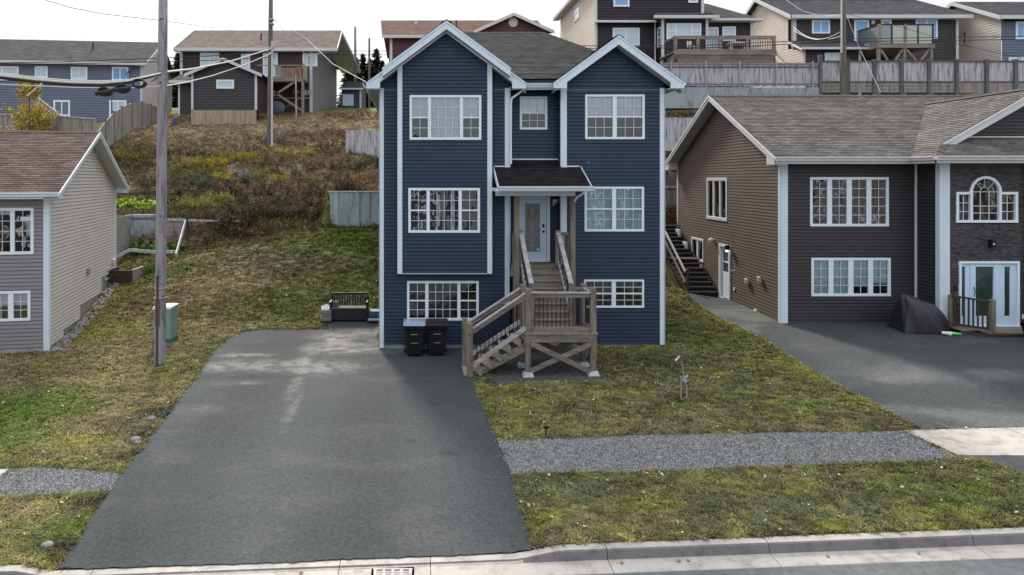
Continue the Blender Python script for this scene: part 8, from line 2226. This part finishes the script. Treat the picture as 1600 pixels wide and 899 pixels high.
# the wild slope
def hillk(x, y):
    return openland(x, y) & (rg.rand(len(x)) < np.clip(34 / y, 0, 1) ** 1.2) & ~((x < -20) & (y < 42)) & (x < 3.2) | (openland(x, y) & (x > 7.8) & (x < 18) & (y > 29) & (rg.rand(len(x)) < .8))
x, y = sample(120000, -22, 18, 29, 58, hillk)
m_ = (y > 32.9) | (x > 7.8); x, y = x[m_], y[m_]
m_ = ~((x > -15.2) & (x < -10.2) & (y < 33.6)) & ~((x > 8) & (y > 44.3)); x, y = x[m_], y[m_]
n = len(x); c = gcol(x, y) * (.65 + .95 * rg.rand(n)[:, None]); dry = rg.rand(n) < .38; c[dry] = c[dry] * .4 + np.array([.42, .32, .19]) * .6
s = .11 + .13 * rg.rand(n) * (.5 + fbm(x, y, .8))
up_ = sm(y, 43, 48); s = s * (1 - .45 * up_)
scatter('hillside_scrub', np.stack([x, y, hgt(x, y) - .03], 1), rg.uniform(0, 6.28, n), rg.normal(0, .15, (n, 2)), np.stack([s * 1.2, s * 1.2, s], 1), c, rg.randint(0, 5, n), mkprotos('scrub_tuft', [tuft(40 + i, 14, .8, .9, .08) for i in range(5)], 'lawn_t'))
print('hill', n)
# weeds in drifts: goldenrod, seed heads, dark shrubs
P = []
def drift(u, v, ru, rv, n, col, s, jit=.35):
    cx, cy = hit(u, v)
    for k in range(n):
        a, r = R.uniform(0, 6.28), math.sqrt(R.random()); xx, yy = cx + math.cos(a) * r * ru, cy + math.sin(a) * r * rv
        f = R.uniform(1 - jit, 1 + jit); P.append((xx, yy, col[0] * f, col[1] * f, col[2] * f * R.uniform(.8, 1.2), s * R.uniform(.6, 1.25)))
G_ = (.36, .28, .06); YG_ = (.24, .25, .07); WH = (.36, .32, .29); DK_ = (.085, .08, .052); BR = (.22, .155, .10); RD = (.24, .13, .09)
for a in ((322, 262, 1.3, .35, 34, G_, .6), (362, 252, 1.5, .5, 45, G_, .65), (350, 284, .7, .3, 22, G_, .6), (455, 243, 1.4, .3, 22, G_, .5), (440, 285, .9, .4, 20, G_, .55), (350, 262, 4, 1.2, 50, (.24, .20, .08), .5), (306, 326, 1.0, .25, 40, YG_, .55), (355, 320, 1.4, .25, 34, YG_, .6), (330, 280, 3, 1, 60, (.16, .17, .06), .5), (195, 250, 1.5, .6, 50, (.20, .18, .05), .6),
          (375, 278, .8, .3, 18, WH, .7), (375, 235, 2.6, .7, 22, WH, .5), (455, 210, 1.5, 1.0, 26, WH, .45), (450, 272, 1.2, .4, 14, WH, .5), (420, 225, 2, .5, 22, (.16, .14, .13), .6), (370, 300, 3, 1.0, 40, DK_, .5), (300, 290, 3, .8, 110, (.10, .11, .07), .5),
          (420, 305, 3.0, .8, 70, BR, .7), (480, 262, 3.5, 1.0, 90, BR, .6), (530, 285, 2.2, 1.0, 60, RD, .5), (500, 320, 2.5, .8, 50, BR, .5), (440, 325, 2.5, .5, 40, DK_, .6), (250, 245, 4.0, .6, 50, DK_, .45), (540, 235, 2, 1, 60, DK_, .5), (420, 255, 4, .8, 60, (.24, .18, .10), .5),
          (480, 300, 3, .8, 100, (.12, .12, .06), .6), (510, 215, 3, 1.5, 120, RD, .45), (560, 180, 3, 2, 70, RD, .45), (470, 340, 3.0, .5, 80, (.09, .075, .05), .7), (300, 352, 2.5, .4, 60, BR, .4), (365, 350, 1.2, .5, 40, DK_, .8), (550, 262, 1.8, .6, 50, DK_, .5)):
    drift(*a)
for k in range(160):
    P.append((R.uniform(7.9, 11.0), R.uniform(30, 37.5), *[q * R.uniform(.6, 1.4) for q in ((.10, .085, .06) if R.random() < .6 else (.10, .13, .03))], R.uniform(.4, .8)))
P = np.array([p for p in P if not (-4.9 < p[0] < 3 and 32.3 < p[1] < 33.4) and p[1] > 32.5]); n = len(P)
scatter('weed_drifts', np.stack([P[:, 0], P[:, 1], hgt(P[:, 0], P[:, 1]) - .04], 1), rg.uniform(0, 6.28, n), rg.normal(0, .12, (n, 2)), np.stack([P[:, 5], P[:, 5], P[:, 5]], 1), P[:, 2:5], rg.randint(0, 5, n), mkprotos('weed_stalks', [stalks(i) for i in range(5)], 'lawn_t'))
# gravel
def gk(polys):
    def f(x, y):
        m = np.zeros(len(x), bool)
        for p in polys: m |= inpoly(x, y, p)
        return m
    return f
x, y = sample(330000, -11, 12, 11.8, 14.6, gk([GRAV_R, GRAV_L]))
x2, y2 = sample(1500, 9, 16, 11, 13, gk([GRAV_A])); x3, y3 = sample(9000, 1.9, 5.3, 17.2, 21, gk([BED]))
x += np.where(rg.rand(len(x)) < .06, rg.normal(0, .12, len(x)), 0); y += np.where(rg.rand(len(y)) < .08, rg.normal(0, .11, len(y)), 0)
nn_ = (len(x), len(x2), len(x3)); x = np.concatenate([x, x2, x3]); y = np.concatenate([y, y2, y3]); n = len(x)
c = np.array([.235, .235, .235]) * (.35 + 1.3 * rg.rand(n)[:, None] ** 1.3); c[nn_[0] + nn_[1]:] *= .45
s = .011 + .016 * rg.rand(n) ** 1.6
scatter('crushed_stone', np.stack([x, y, hgt(x, y) + .022], 1), rg.uniform(0, 6.28, n), rg.uniform(-.8, .8, (n, 2)), np.stack([s, s, s], 1), c, rg.randint(0, 4, n), mkprotos('stone_chip', [stoneproto(i) for i in range(4)], 'lawn_t'))
print('gravel', n)
# single stones near the driveway edge, leaves on the gutter
for k, (u, v, s_) in enumerate(((212, 690, .10), (216, 694, .07), (237, 657, .09), (74, 856, .08), (205, 288, .10), (178, 196, .3))):
    xx, yy = hit(u, v); m = MB(); m.ball((0, 0, 0), s_, 7, 5, (1.2, .9, .6)); rr = random.Random(k); m.v = [(xx + a * rr.uniform(.85, 1.15), yy + b, hz(xx, yy) + s_ * .4 + q * rr.uniform(.85, 1.15)) for a, b, q in m.v]
    solo(m, 'stone', 'rock', ('large grey stone at the driveway edge beside the lawn', 'smaller grey stone touching the large stone at the driveway edge', 'grey stone in the bare soil above the driveway bend', 'stone in the soil at the foot of the driveway', 'pale boulder on the slope right of the left roof', 'pale boulder at the foot of the curved fence')[k], 'stone', None, True)
m = MB()
for (u, v) in ((1060, 866), (1075, 868), (1293, 862), (1435, 887), (971, 870), (470, 888)):
    Yg = 9.9; px3 = (u - CU) / F * Yg; zz = float(gut(px3)) + .016
    m.face([(px3 - .03, Yg - .01, zz), (px3 + .01, Yg - .03, zz + .01), (px3 + .04, Yg + .01, zz), (px3, Yg + .03, zz + .015)])
m.build('gutter_leaves', plain('rust dead leaf', (.30, .15, .07), .9), None, kind='stuff')
